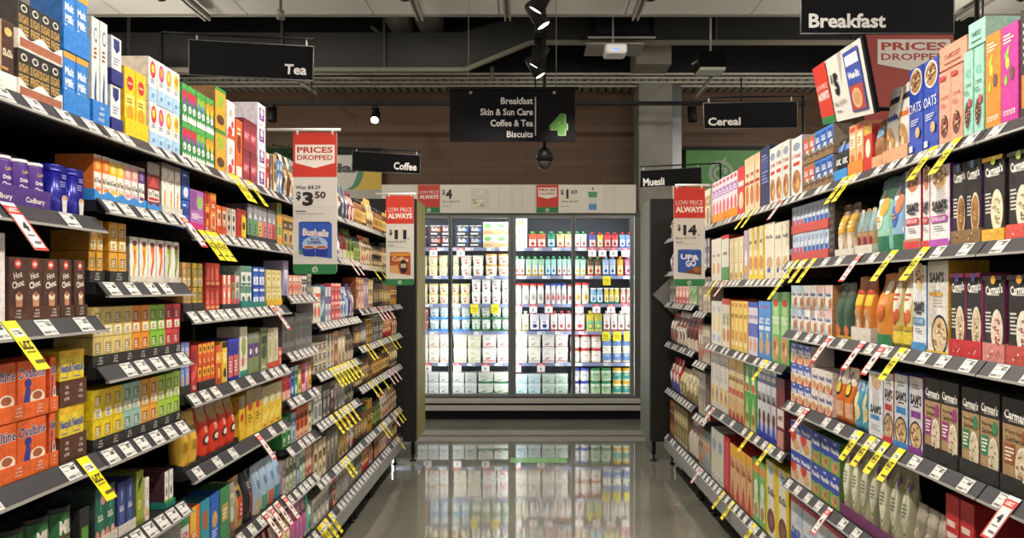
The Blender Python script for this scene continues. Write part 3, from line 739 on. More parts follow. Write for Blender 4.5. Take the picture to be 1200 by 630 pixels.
def m_bag(w, h, d, col, art=(), top=None, seal=.1, seed=1, lean=.0, neck=0.0):
    """stand-up pouch: full belly, crimped flat seal at the top"""
    rn = random.Random(seed); ph = rn.uniform(0, 6)
    def D(t): return d * (.82 + .25 * math.sin(min(t / .55, 1) * PI / 2)) * max(.03, 1 - max(0, (t - .42) / .5) ** 1.6) if t < 1 - seal else d * .03
    def Wd(t): return w * (1 - .05 * math.sin(PI * min(t / .9, 1)) - neck * max(0, t - .6) / .4)
    def S0(u, v, l):
        t = min(max(v / h, 0), 1); q = min(abs(2 * u / Wd(t)), 1)
        dd = D(t) / 2
        y = d / 2 - dd * (1 - q ** 3) ** .45 + .05 * d * math.sin(9 * u / w + 11 * t + ph) * (t > .05) * (.3 + t) * .5 + lean * t * h
        return Vector((u, y - l * 3, v))
    b = MB(); n = 18; rows = 13; vs = []; fs = []
    for j in range(rows):
        t = j / (rows - 1); ww = Wd(t)
        for i in range(n):
            u = -ww / 2 + ww * i / (n - 1)
            p = S0(u, t * h, 0); p.z += .012 * h * math.sin(5 * u / w + ph) * (t > .95)
            vs.append(p)
        for i in range(n):
            u = ww / 2 - ww * i / (n - 1)
            q = min(abs(2 * u / ww), 1); dd = D(t) / 2
            vs.append(Vector((u, d / 2 + dd * (1 - q ** 3) ** .45 + lean * t * h + .004, t * h)))
    N = 2 * n
    for j in range(rows - 1):
        for i in range(N):
            fs.append((j * N + i, j * N + (i + 1) % N, (j + 1) * N + (i + 1) % N, (j + 1) * N + i))
    fs.append(tuple(range(N - 1, -1, -1))); fs.append(tuple(range((rows - 1) * N, rows * N)))
    b.add(vs, fs, mat(col, .3) if isinstance(col, str) else col, True)
    if top:
        b.rect(S0, -w * .46, h * (1 - seal * 2.2), w * .46, h * .995, top, 8, 4)
    art_on(b, S0, w * .97, h, art, 8, 4, 3)
    return [('pouch', b.mesh('pouch'), None)]
def m_cyl(r, h, col, art=(), lid=None, lid_h=.012, prof=None, lidcol=None, n=24, taper=0.0, squash=1.0, lid_r=1.03):
    b = MB()
    R0 = lambda z: r * (1 - taper * (1 - z / h))
    def S(u, v, l):
        a = u / r; rr = R0(v) + l * 1.5
        return Vector((rr * math.sin(a), r * squash - rr * squash * math.cos(a), v))
    pr = prof or [(R0(0) * .97, 0), (R0(0), .003), (R0(h), h - .003), (R0(h) * .97, h)]
    M = Matrix.Translation((0, r * squash, 0)) @ Matrix.Diagonal((1, squash, 1, 1))
    b.lathe(pr, mat(col, .35) if isinstance(col, str) else col, n, M=M)
    art_on(b, S, 2 * r * 1.45, h, art, 10, 2, 3)
    out = [('body', b.mesh('body'), None)]
    if lid:
        b = MB(); q = r * lid_r
        b.lathe([(q * .98, h + .0005), (q, h + .002), (q, h + lid_h * .8), (q * .96, h + lid_h), (q * .9, h + lid_h), (q * .88, h + lid_h * .8)], mat(lidcol or lid, .35), n, M=M)
        out.append(('lid', b.mesh('lid'), None))
    return out
def m_caddy(w, h, d, col, art=(), lidcol=None):
    """rounded oblong tin with a stepped lid"""
    def ring(k, z, n=24):
        return [Vector((w / 2 * k * math.copysign(abs(math.cos(2 * PI * i / n)) ** .45, math.cos(2 * PI * i / n)), d / 2 + d / 2 * k * math.copysign(abs(math.sin(2 * PI * i / n)) ** .45, math.sin(2 * PI * i / n)), z)) for i in range(n)]
    def stack(pr, m):
        b = MB(); vs = []; n = 24
        for k, z in pr: vs += ring(k, z)
        fs = [(j * n + i, j * n + (i + 1) % n, (j + 1) * n + (i + 1) % n, (j + 1) * n + i) for j in range(len(pr) - 1) for i in range(n)]
        fs += [tuple(range(n - 1, -1, -1)), tuple(range((len(pr) - 1) * n, len(pr) * n))]
        b.add(vs, fs, m, True); return b
    b = stack([(.97, 0), (1, .004), (1, h * .84)], mat(col, .25, .3))
    S = lambda u, v, l: Vector((u, -l - .0012 + d / 2 - d / 2 * (1 - min(1, abs(2 * u / w)) ** 4.4) ** .22, v))
    art_on(b, S, w * .8, h, art, 6, 2, 2)
    l = stack([(1.02, h * .845), (1.02, h * .87), (.99, h * .88), (.99, h * .94), (1.0, h * .95), (.97, h * .985), (.9, h)], mat(lidcol or col, .25, .3))
    return [('body', b.mesh('body'), None), ('lid', l.mesh('lid'), None)]
def m_spout(w, h, d, col, art, cap, seed=1):
    """squeeze pouch with screw cap"""
    parts = m_bag(w, h * .86, d, col, art, None, .06, seed)
    b = MB(); b.lathe([(w * .12, h * .84), (w * .12, h * .9), (w * .24, h * .9), (w * .24, h * .985), (w * .2, h)], mat(cap, .35), 10, cy=d / 2)
    return parts + [('cap', b.mesh('cap'), None)]
def m_bottle(r, h, col, art, cap, neck=.4, shoulder=.7, caph=.1):
    z1 = h * shoulder; z2 = h * (shoulder + .16)
    b = MB()
    def RR(v): return r if v < z1 else max(r * neck, r + (r * neck - r) * (v - z1) / (z2 - z1))
    def S(u, v, l):
        a = u / r; rr = RR(v) + l * 1.5
        return Vector((rr * math.sin(a), r - rr * math.cos(a), v))
    b.lathe([(r * .92, 0), (r, h * .03), (r, z1), (r * .85, z1 + (z2 - z1) * .5), (r * neck, z2), (r * neck, h * (1 - caph))], mat(col, .3), 14, cy=r)
    art_on(b, S, 2.6 * r, h, art, 8, 1, 2)
    c = MB(); c.lathe([(r * neck * 1.25, h * (1 - caph) + .0005), (r * neck * 1.25, h * .985), (r * neck * 1.1, h)], mat(cap, .35), 14, cy=r)
    return [('body', b.mesh('body'), None), ('cap', c.mesh('cap'), None)]
def m_tray(w, h, d, col, notch=0, text=None, tcol='#e8e4da', tape=None, band=None, deep=.5):
    """shelf-ready carton: floor, low front lip (optionally scalloped), sloping side walls"""
    b = MB(); t = .0012
    b.box(-w / 2, 0, 0, w / 2, d, .0015, col)
    if notch:
        pts = [(-w / 2, .0016)] + [(w / 2, .0016)]
        top = []
        for i in range(notch * 8 + 1):
            u = i / (notch * 8); c = abs(math.cos(PI * u * notch)) ** 2.2
            top.append((w / 2 - w * u, h * (.62 + .38 * c)))
        b.prism(pts + top, -t, 0, col)
    else:
        b.box(-w / 2, -t, .0016, w / 2, 0, h, col)
    for s in (-1, 1):
        x = s * (w / 2 - t / 2)
        b.add([Vector((x + e, y, z)) for e in (-t / 2, t / 2) for y, z in ((0.0005, .0016), (d, .0016), (d, h * (1 + deep)), (0.0005, h))],
              [(3, 2, 1, 0), (4, 5, 6, 7), (0, 1, 5, 4), (1, 2, 6, 5), (2, 3, 7, 6), (3, 0, 4, 7)], col)
    S = lambda u, v, l: Vector((u, -t - l, v))
    if band: b.rect(S, -w * .48, h * .12, w * .48, h * .6, band)
    if text:
        n = max(1, round(w / (.12 if text[0] != '~' else .065)))
        for i in range(n): (b.text(S, text, (i + .5 - n / 2) * w / n, h * .4, w / n * .6, h * .34, tcol) if text[0] != '~' else [b.glyphs(S, len(text) - 1, (i + .5 - n / 2) * w / n, h * (.3 + .22 * q), w / n * (.34 - .06 * q), h * .11, tcol, i + q) for q in range(3)])
    return b.mesh('display_tray')
def gen(cols, seed, txt=None):
    """a busy printed front: colour field, brand plate, picture, small print"""
    rn = random.Random(seed); a = []
    base, c1, c2 = (list(cols) + ['#3a3230', '#e9e4d8'])[:3]
    k = rn.randrange(5)
    if k == 0: a += [('R', .0, .0, 1, .3, c1), ('R', .12, .62, .88, .8, c2), ('E', .5, .42, .32, .16, c2)]
    elif k == 1: a += [('R', 0, .55, 1, .82, c1), ('E', .5, .3, .36, .2, c2), ('E', .5, .3, .28, .15, c1)]
    elif k == 2: a += [('P', [(0, .15), (1, .4), (1, .62), (0, .38)], c1), ('R', .1, .7, .9, .88, c2)]
    elif k == 3: a += [('R', 0, .85, 1, 1, c1), ('R', .2, .48, .8, .74, c2), ('E', .5, .22, .3, .14, c1)]
    else: a += [('R', .25, 0, .75, 1, c2), ('R', .18, .5, .82, .72, c1), ('E', .5, .25, .2, .1, c1)]
    if txt: a.append(('T', txt, .5, .68, .7, .07, '#f3efe6'))
    else: a.append(('L', .2, .64, .8, .74, 2, '#efeae0' if k in (1, 3) else '#2a2624'))
    a.append(('L', .2, .06, .8, .16, 2, '#efe9dd' if rn.random() < .5 else '#3c3733'))
    return a

# ------------------------------------------------------------------ placing
def emit_item(parts, name, loc, rz, label, cat, group):
    root = put(name, parts[0][1], None, loc, rz)
    for nm, me, _ in parts[1:]: put(nm, me, root)
    return tag(root, label, cat, group)
def clone(root, loc, rz, label, group):
    r = root.copy(); COL.objects.link(r); r.location = loc; r.rotation_euler = (0, 0, rz)
    tag(r, label, root['category'], group)
    for ch in root.children:
        c = ch.copy(); COL.objects.link(c); c.parent = r
    return r
SEQ = [0]
USED = {}
def row(key, k, x0, x1, n, make, look, name, cat, h=None, top=None, d=.1, layers=1, gap=.002, tray=None, trayh=.03, variants=None, jit=.003, back=.0, dz=0.0, laytray=None, w=None, only=None, notch=0, ttext=None, tband=None, look2=None, lift=0.0):
    """n facings across photo columns x0..x1 of shelf k in bay key.
    make(w, h, d, variant) -> parts; look: text or list per variant; top: photo row of the upper edge at x0 (left) or x1 (right run)"""
    B = BAYS[key]; L = B['side'] == 'L'; f = left_y if L else right_y
    ya, yb = sorted((f(x0), f(x1))); W = yb - ya
    pad = .004 if tray else 0
    pitch = (W - 2 * pad) / n; iw = w or pitch - gap
    z = B['lips'][k] + BASE + .0005 + lift
    trH = .0016 if tray else 0
    if top is not None:
        Yn = ya
        h = (EYE - (top - VY) * Yn / FPX - z - trH) / layers
    if k:
        room = B['lips'][k - 1] + .005 - z - trH - .002 * layers
        h = min(h, room / layers - .001)
    fr = (XBL - LIP_D - .012) if L else (XBR + LIP_D + .012)
    sg = -1 if L else 1
    fr += sg * back
    rz = R_(90) if L else R_(-90)
    nv = len(variants) if variants else 1
    looks = look if isinstance(look, (list, tuple)) else [look] * nv
    seq = [variants_index(i, n, nv) for i in range(n)]
    if variants:                    # equal variants share one look and one mesh
        first = []
        for v in variants:
            if str(v) not in first: first.append(str(v))
        seq = [first.index(str(variants[i])) for i in seq]
        variants = [next(v for v in variants if str(v) == q) for q in first]
        if not isinstance(look, (list, tuple)): looks = [look] * len(first)
    protos = {}
    shp = SHELF_PHRASE[-1] if k == B['n'] - 1 else (SHELF_PHRASE[k] if k < 6 else 'seventh shelf')
    where = '%s, %s' % (shp, B['nm'])
    if key == 'B' and k == 6: where = 'lowest but one shelf, ' + B['nm']
    grp = '%s on the %s' % (looks[0].split(',')[0] + ' row', where)
    cnt = {}
    for i in range(n): cnt[looks[seq[i]]] = cnt.get(looks[seq[i]], 0) + 1
    # the same look standing elsewhere on this shelf: carry on counting from there
    seen = {}
    hs = h
    for lay in range(layers):
        seen = {}
        if tray and (lay == 0 or laytray):
            base = z + lay * (hs + (.0016 if laytray else 0))
            me = m_tray(W - .002, trayh, d + .004, tray, notch, ttext, band=tband)
            tl = '%s carton tray holding the %s, %s' % (colour_name(tray), short(looks[0]), where)
            if lay: tl = 'upper ' + tl
            tl = uniq(tl)
            o = put('display_tray', me, None, (fr, (ya + yb) / 2, base), rz); tag(o, tl, 'tray', 'carton trays on the shelves')
        for i in range(n):
            vi = seq[i]
            lk = looks[vi]; seen[lk] = seen.get(lk, 0) + 1
            y = ya + pad + (i + .5) * pitch
            zz = z + lay * (hs + .0004 + (.0016 if laytray else 0)) + trH
            if vi not in protos:
                protos[vi] = None
            c = USED.get((where, lk), 0)
            tot = cnt[lk]
            pos = []
            if layers > 1: pos.append(['lower', 'upper'][lay] if layers == 2 else ['bottom', 'middle', 'top'][lay] if layers == 3 else ['lowest', 'second', 'third', 'topmost'][lay])
            ix = seen[lk] - 1
            if tot > 1:
                pos.append(('nearest' if ix == 0 else ORD[ix] + ' from camera') if ix < len(ORD) else 'far one')
            if layers > 1: lay_w = pos[0] + ' layer'
            label = lk
            if layers > 1: label = pos[0] + ' ' + lk
            if tot > 1: label += ' ' + pos[-1]
            label = uniq(label + ', ' + where)
            yaw = rnd.uniform(-.006, .006) * (1 if d < .095 else .3) if tot > 1 else 0
            loc = (fr + sg * (rnd.uniform(.0002, jit) + (.0012 if tray else 0)), y, zz)
            if protos[vi] is None:
                parts = make(iw, hs - .0008, d, variants[vi] if variants else None)
                protos[vi] = emit_item(parts, name, loc, rz + yaw, label, cat, grp)
            else:
                clone(protos[vi], loc, rz + yaw, label, grp)
    return hs
def variants_index(i, n, nv): return min(nv - 1, i * nv // n)
ALL = set()
def uniq(s):
    if s not in ALL:
        ALL.add(s); return s
    for q in ('second run', 'third run', 'fourth run', 'fifth run', 'sixth run'):
        t = s.replace(', ', ' in %s, ' % q, 1)
        if t not in ALL and len(t.split()) <= 16:
            ALL.add(t); return t
    print('LABEL CLASH', s); return s
CN = {}
def colour_name(hx): return CN.get(hx, 'printed')
def short(s): return ' '.join(s.split()[-2:])
CN.update({'#f1eee6': 'white', '#2f7fd0': 'blue', '#2a2f7a': 'navy', '#f2c81e': 'yellow', '#4a2a7c': 'purple', '#4b2f25': 'brown', '#e8682c': 'orange', '#2b2a2a': 'black', '#5a3526': 'brown',
           '#3c8fd8': 'blue', '#1f7d74': 'teal', '#e7b92a': 'yellow', '#d9d3c6': 'white', '#8a6b48': 'kraft', '#e0564a': 'red', '#efb33a': 'amber', '#d7a17a': 'tan', '#c7524c': 'red', '#3b6fb0': 'blue', '#f0883a': 'orange',
           '#b39472': 'kraft', '#a9363c': 'crimson', '#5b2f6e': 'violet', '#2e6f4a': 'green', '#2c2a28': 'charcoal', '#efe9dc': 'cream', '#1f6f4c': 'green', '#6f2d62': 'plum', '#c9303a': 'scarlet'})
def bx(col, art=(), side=None, sideart=None):
    def f(w, h, d, v):
        if v is None: return m_box(w, h, d, col, art, side, sideart=sideart)
        return m_box(w, h, d, v[0], v[1], v[2] if len(v) > 2 else v[0], sideart=sideart)
    return f
def gx(cols=None, seed=1, txt=None):
    return lambda w, h, d, v: m_box(w, h, d, (v or cols)[0], gen(v or cols, seed + (sum(map(ord, (v or cols)[1]))), txt), (v or cols)[0])
def bg(col, art=(), top=None, seal=.1, neck=.0, seed=1):
    return lambda w, h, d, v: m_bag(w, h, min(d, w * .75), v[0] if v else col, v[1] if v else art, (v[2] if v and len(v) > 2 else top), seal, seed, neck=neck)
def gbag(cols=None, seed=1, top=None, seal=.1):
    return lambda w, h, d, v: m_bag(w, h, min(d, w * .75), (v or cols)[0], gen(v or cols, seed + sum(map(ord, (v or cols)[1]))), top, seal, seed)
# ================================================================== LEFT RUN
# ---- first bay, top shelf
row('A', 0, -16, 20, 2, bx('#4a2a22', [('R', 0, 0, 1, .12, '#d8c9a8'), ('T', '~Choc', .5, .55, .75, .1, '#e9dcc0', .02, .5), ('E', .5, .85, .3, .06, '#d8b46a'), ('R', .0, .3, .5, .34, '#b98a4a')], '#c9ae84'),
    'dark brown drinking chocolate carton', 'chocolate_carton', 'carton', top=11, d=.07, tray='#f1eee6', trayh=.04, ttext='~HOTCHOC')
row('A', 0, 22, 74, 4, bx('#26221f', [('T', 'SUGAR', .5, .63, .94, .19, '#c09a54', .03), ('T', 'FREE', .5, .4, .9, .19, '#c09a54', .03), ('E', .5, .86, .3, .08, '#d9d5cb'), ('E', .5, .86, .2, .05, '#2a2a2a'), ('R', .3, .1, .7, .26, '#a23a2c')], '#3a332e'),
    'black sugar free carton, gold letters', 'chocolate_carton', 'carton', h=.105, d=.09, layers=2, tray='#f1eee6', trayh=.042, laytray=True, notch=2, tband='#a8664c')
row('A', 0, 75, 106, 2, bx('#2b7fd2', [('T', 'Malt', .5, .7, .7, .13, '#f2f4f6', .03), ('T', 'Milk', .5, .52, .7, .13, '#f2f4f6', .03), ('T', 'Drink', .5, .36, .72, .12, '#dfeaf5', .01), ('R', 0, .9, 1, 1, '#e2a23c')], '#2468b4'),
    'blue malt milk drink carton', 'milk_drink_carton', 'carton', h=.152, d=.08, layers=2, tray='#2f7fd0', trayh=.06, laytray=True)
# ---- second bay, top shelf
row('B', 0, 109, 129, 2, bx('#ece8e0', [('P', [(.5, .55), (.28, .3), (.5, .12), (.74, .3)], '#27488c'), ('E', .5, .29, .22, .12, '#27488c'), ('P', [(.62, .5), (.55, .3), (.62, .2), (.7, .3)], '#d9e2ee'), ('E', .5, .84, .24, .07, '#27488c'), ('E', .5, .84, .17, .05, '#ece8e0'), ('L', .2, .62, .8, .74, 3, '#8a4a3a'), ('R', .6, .06, .95, .16, '#e0a04a')], '#cfcbc2', [('L', .15, .35, .85, .9, 12, '#9a968e')]),
    'tall white carton with a blue water drop', 'filter_carton', 'carton', top=17, d=.15, tray='#2f7fd0', trayh=.065, ttext='~natural')
row('B', 0, 131, 145, 1, bx('#e7e4df', [('P', [(.2, .95), (.8, .95), (.8, .75), (.5, .65), (.2, .75)], '#2a2f7a'), ('L', .2, .4, .8, .58, 3, '#7a86b4'), ('R', .15, .1, .85, .3, '#d8c6b0')], '#b9bed2'),
    'slim white carton with navy shield', 'milk_powder_carton', 'carton', h=.128, d=.09, layers=2, tray='#2a2f7a', trayh=.04, laytray=True)
row('B', 0, 147, 174, 2, bx('#efc321', [('E', .5, .78, .3, .1, '#c92a2a'), ('T', 'Lipton', .5, .78, .44, .05, '#f6e7c2'), ('R', .08, .45, .92, .62, '#f6dc6a'), ('E', .5, .35, .3, .12, '#e39a1c'), ('L', .2, .5, .8, .58, 2, '#8a5a10')], '#d9a91a'),
    'tall yellow tea carton with red oval', 'tea_box', 'box', top=75, d=.09, tray='#f2c81e', trayh=.055)
wt = lambda c, c2: ['#f0ece6', [('R', 0, 0, 1, .38, '#a9cdea'), ('P', [(0, .38), (.5, .5), (1, .38), (1, .34), (0, .34)], '#f0ece6'), ('E', .5, .74, .34, .2, c), ('E', .5, .76, .2, .1, c2), ('L', .2, .44, .8, .54, 2, '#4a6a9a'), ('L', .3, .12, .7, .22, 2, '#5b7fb8')], '#e6ddd2']
row('B', 0, 176, 212, 4, bx('#fff'), ['white tea box with red badge', 'white tea box with pink badge', 'white tea box with orange badge', 'white tea box with yellow badge'], 'tea_box', 'box', h=.132, d=.09, layers=2,
    variants=[wt('#d4303a', '#f2d24a'), wt('#d8478c', '#e8a23a'), wt('#ee9422', '#f6d45a'), wt('#f0c63a', '#ea8a2a')])
# ---- third bay, top shelf
ft = lambda c, c2: ['#2f8a4a', [('R', 0, .86, 1, 1, '#4aa84e'), ('E', .3, .68, .28, .16, c), ('E', .7, .7, .28, .16, c), ('E', .5, .55, .25, .13, c2), ('E', .5, .36, .34, .1, '#f0eee6'), ('P', [(0, 0), (1, 0), (1, .1), (.75, .2), (.5, .12), (.25, .2), (0, .1)], '#eeece4'), ('L', .3, .33, .7, .39, 1, '#3a6a4a')], '#3d8f49']
row('C', 0, 214.5, 252, 7, bx('#fff'), ['green herbal tea box with red berries', 'green herbal tea box with lime fruit', 'green herbal tea box with orange fruit'], 'tea_box', 'box', h=.122, d=.09, layers=2,
    variants=[ft('#d8324a', '#7a4aa8'), ft('#8fb83a', '#6a7ac0'), ft('#f09a22', '#e8c03a')])
row('C', 0, 253.5, 266, 1, bx('#e0a426', [('E', .5, .25, .36, .12, '#5a3a20'), ('P', [(.2, .5), (.8, .6), (.8, .9), (.2, .8)], '#9ab03a'), ('R', 0, .92, 1, 1, '#3f8f3f')], '#8a5f38'),  # brown side colour paints in the box's shadow side
    'amber chai box with green leaf', 'tea_box', 'box', h=.152, d=.13, layers=2)
row('C', 0, 267, 276, 1, bx('#efe6e0', [('E', .4, .2, .3, .12, '#d4402f'), ('E', .7, .4, .16, .1, '#d4303a'), ('R', 0, 0, 1, .1, '#e4572e'), ('L', .2, .6, .8, .8, 3, '#b08a84')], '#e8d4cc'),
    'white tea box with red drops', 'tea_box', 'box', h=.140, d=.09, layers=2)
row('C', 0, 277, 285, 1, bx('#e2632a', [('E', .5, .6, .3, .16, '#7a2a16'), ('R', .1, .05, .9, .22, '#efe6da'), ('L', .2, .75, .8, .9, 2, '#f4d9b0')], '#c8501f'),
    'tall orange tea box', 'tea_box', 'box', top=138, d=.09)
row('C', 0, 286, 302, 2, bx('#8c2f3f', [('R', .1, .3, .9, .62, '#b7495a'), ('L', .15, .4, .85, .56, 3, '#e6c3c0'), ('R', 0, .85, 1, 1, '#7a2434')], '#6f2434'),
    'maroon wrapped tea box', 'tea_box', 'box', h=.125, d=.09, layers=2)
row('C', 0, 303, 312, 1, bx('#efe9f2', [('R', .18, .2, .82, .8, '#6a2a86'), ('E', .5, .6, .18, .18, '#efe9f2'), ('L', .3, .3, .7, .44, 1, '#d9c4e4')], '#e2dbe6'),
    'small white and purple tea box', 'tea_box', 'box', h=.087, d=.13, layers=4)
row('C', 0, 313, 316.5, 1, gx(['#c93a2a', '#e8d8c0', '#8a1f1a']), 'red slim tea box', 'tea_box', 'box', h=.16, d=.08)
row('C', 0, 317, 321, 1, gx(['#3a3a40', '#b9a06a', '#6a6a72']), 'charcoal slim tea box', 'tea_box', 'box', h=.16, d=.08)
row('C', 0, 321.5, 325, 1, gx(['#bfa468', '#e9dcb8', '#7a6234']), 'tan slim tea box', 'tea_box', 'box', h=.17, d=.08)
row('C', 0, 325.5, 331, 2, gx(['#5f8fc8', '#dfe6ee', '#a9c2e0']), 'light blue tea box', 'tea_box', 'box', h=.155, d=.08)
# ---- first bay, second shelf
row('A', 1, -20, 60, 4, lambda w, h, d, v: m_cyl(w / 2 - .001, h, '#512a86', [('P', [(0.1, .2), (.9, .5), (.9, .62), (0.1, .36)], '#8d63b4'), ('T', 'Drinking', .55, .6, .46, .11, '#f3eef6', .03), ('T', 'Chocolate', .55, .46, .5, .1, '#f3eef6', .03), ('T', 'Cadbury', .55, .8, .36, .1, '#d8b878', .02, .15), ('E', .6, .18, .14, .12, '#e2c8a0'), ('E', .6, .2, .08, .06, '#8a5a34'), ('R', .25, .25, .33, .42, '#2f1a52')], '#e4dfe6', .008),
    'purple drinking chocolate canister', 'chocolate_canister', 'canister', top=178, d=.075, tray='#4a2a7c', trayh=.045, ttext='Cadbury')
row('A', 1, 63, 103, 2, lambda w, h, d, v: m_caddy(w, h, .08, '#20208c', [('L', .3, .55, .8, .68, 3, '#8a8ad0'), ('P', [(.45, .34), (.5, .04), (.8, .04), (.86, .34)], '#d8d4d2'), ('E', .655, .34, .2, .045, '#c9a078'), ('T', '~Hot', .6, .76, .3, .08, '#a8a8dc')]),
    'deep blue oblong chocolate tin', 'chocolate_tin', 'tin', top=190, d=.08)
# ---- first bay, third shelf
row('A', 2, -28, 8, 1, bx('#e9e3e2', [('P', [(.3, .9), (.42, .9), (.75, .5), (.6, .5)], '#c9788a'), ('E', .5, .3, .3, .14, '#7a2a3a'), ('T', '~A', .7, .84, .3, .12, '#3a2a2a', .03)], '#dcd4d2'), 'white box with pink swirl', 'chocolate_box', 'box', h=.19, d=.07)
hc = lambda c: ['#4c3028', [('E', .5, .9, .2, .075, '#d8423c'), ('E', .5, .9, .13, .03, '#f0d8cc'), ('T', 'Hot', .5, .72, .5, .1, '#efe4d8', .02, .25), ('T', 'Choc', .5, .58, .7, .11, '#efe4d8', .03, .25), ('P', [(.35, .36), (.42, .1), (.72, .1), (.78, .36)], '#c98f6a'), ('E', .565, .38, .215, .06, '#f0dcc4'), ('E', .565, .42, .14, .04, '#a8694a'), ('P', [(.1, .15), (.5, .06), (.9, .18), (.9, .22), (.5, .1), (.1, .2)], c)], '#5a3a2e']
row('A', 2, 10.5, 103, 5, bx('#fff'), ['brown hot chocolate box with purple ribbon', 'brown hot chocolate box with green ribbon', 'brown hot chocolate box with gold ribbon'], 'chocolate_box', 'box', top=300, d=.07, tray='#5a3526', trayh=.032, variants=[hc('#9a5ab0')] * 3 + [hc('#4aa86a'), hc('#e0a850')], ttext='~print') if False else None
row('A', 2, 10.5, 71, 3, bx('#fff'), 'brown hot chocolate box with purple ribbon', 'chocolate_box', 'box', top=300, d=.07, tray='#5a3526', trayh=.032, variants=[hc('#9a5ab0')], ttext='~print')
row('A', 2, 71.5, 88, 1, bx('#fff'), 'brown hot chocolate box with green ribbon', 'chocolate_box', 'box', top=303, d=.07, tray='#4b2f25', trayh=.032, variants=[hc('#4aa86a')], ttext='~print')
row('A', 2, 88.5, 103, 1, bx('#fff'), 'brown hot chocolate box with gold ribbon', 'chocolate_box', 'box', top=304, d=.07, tray='#4b2f25', trayh=.032, variants=[hc('#e0a850')], ttext='~Choc')
# ---- first bay, fourth shelf
ov = [('T', 'Ovaltine', .5, .78, .95, .2, '#f6ece0', .05), ('T', 'Ovaltine', .5, .78, .93, .18, '#2b2a72', .02), ('P', [(.15, .15), (.3, .55), (.45, .5), (.4, .12)], '#3a3a8a'), ('E', .36, .6, .12, .08, '#3a3a8a'), ('E', .68, .32, .26, .14, '#f2e6d4'), ('E', .68, .36, .17, .075, '#a8623a'), ('R', 0, 0, 1, .07, '#f4e2cc')]
row('A', 3, -19, 58, 2, bx('#e5642a', ov, '#d8531f'), 'orange malted drink box', 'malt_drink_box', 'box', h=.127, d=.09, layers=2, tray='#e8682c', trayh=.036, laytray=True, ttext='~Malt')
row('A', 3, 58.5, 69, 1, bx('#ea6c2e', ov, '#d8531f'), 'slim orange malted drink box', 'malt_drink_box', 'box', h=.127, d=.09, layers=2, tray='#e8682c', trayh=.036, laytray=True, ttext='~Malt')
row('A', 3, 70, 102, 2, bx('#ecd23a', [('T', 'Nesquik', .5, .66, .94, .21, '#244c9c', .04), ('R', 0, .86, 1, 1, '#e8b92a'), ('E', .72, .28, .22, .16, '#8a5a38'), ('P', [(0, .1), (.5, .3), (.5, .45), (0, .4)], '#f6f0da'), ('L', .1, .5, .7, .54, 1, '#3a66b0')], '#d9b92c'), 'yellow chocolate milk powder box', 'milk_drink_box', 'box', h=.132, d=.09, layers=2, tray='#5a3526', trayh=.062, laytray=True, ttext='~choc')
# ---- first bay, fifth shelf
row('A', 4, -60, 92, 5, lambda w, h, d, v: m_cyl(w / 2 - .001, h, '#2d6b3a', [('T', 'MILO', .56, .82, .5, .17, '#efe6da', .05), ('R', .3, .7, .8, .72, '#8a2f2a'), ('E', .5, .3, .3, .2, '#5f8f3c'), ('R', 0, 0, 1, .06, '#23552e')], '#26262a', .012, n=28), 'dark green malt powder tin', 'malt_tin', 'tin', h=.205, d=.1)
row('A', 4, 95, 107, 1, bx('#2a2a2b', [('R', .2, .25, .85, .75, '#5fa63c'), ('E', .5, .45, .12, .1, '#f0f0e8')], '#222223'), 'black stand box with green label', 'tea_box', 'box', h=.19, d=.1)
# ---- second bay
it = lambda c, c2: ['#f0ebe2', [('R', 0, .62, 1, .93, c), ('E', .55, .78, .26, .1, c2), ('R', 0, .93, 1, 1, '#b9b6b0'), ('T', 'InTea', .5, .44, .82, .12, '#3a322e', .02), ('R', .18, .2, .86, .28, c), ('R', 0, .3, 1, .315, '#c9c2b6')], c]
row('B', 1, 111, 172, 7, bx('#fff'), ['white infusion box with orange slice', 'white infusion box with yellow lemon', 'white infusion box with pink band', 'white infusion box with purple band'], 'tea_box', 'box', top=179, d=.1, tray='#3c8fd8', trayh=.028, notch=4,
    variants=[it('#e47a2a', '#f2b45a'), it('#ecc23a', '#f6e08a'), it('#e39a9a', '#f2d0b0'), it('#5a3a7a', '#9a7ab0')])
row('B', 1, 173, 189, 1, bx('#8a3236', [('R', 0, .76, 1, 1, '#a9a49e'), ('P', [(.1, .5), (.5, .72), (.9, .5)], '#c84a44'), ('R', .05, .2, .95, .44, '#efe8dd'), ('T', 'InTea', .5, .36, .8, .11, '#3a322e', .02), ('R', .1, .22, .9, .28, '#b83a3a')], '#5a2a2a'),
    'maroon infusion box with grey top', 'tea_box', 'box', top=188, d=.1, tray='#3c8fd8', trayh=.026, notch=2)
row('B', 1, 190, 214, 3, bx('#ece7dd', [('P', [(.35, .1), (.65, .1), (.6, .45), (.5, .5), (.42, .42)], '#e8822a'), ('P', [(.42, .12), (.58, .12), (.52, .4)], '#f2c23a'), ('L', .3, .6, .7, .7, 2, '#b0a898'), ('R', 0, .9, 1, 1, '#a8a59e')], '#9a968e'),
    'tall white tea box with flame', 'tea_box', 'box', top=189, d=.1, tray='#d9d3c6', trayh=.026)
gold = [('R', .2, .45, .8, .8, '#8f7a4e'), ('L', .26, .5, .74, .76, 4, '#e9ddbc'), ('R', .15, .06, .85, .36, '#f2e6bc'), ('L', .28, .1, .72, .3, 3, '#8a7a50')]
lw = lambda c, c2: [c, [('R', 0, 0, 1, 1, c), ('R', .2, .42, .8, .82, c2), ('L', .26, .48, .74, .78, 4, '#efe8d6'), ('R', .16, .06, .84, .36, '#f2ead0'), ('L', .28, .1, .72, .3, 3, '#7a7468')], c]
row('B', 2, 110, 128, 2, bx('#e0a236', gold, '#c98a2c'), 'gold breakfast tea box', 'tea_box', 'box', h=.081, d=.1, layers=2, tray='#2b2a2a', trayh=.032, ttext='~TEA', back=.01)
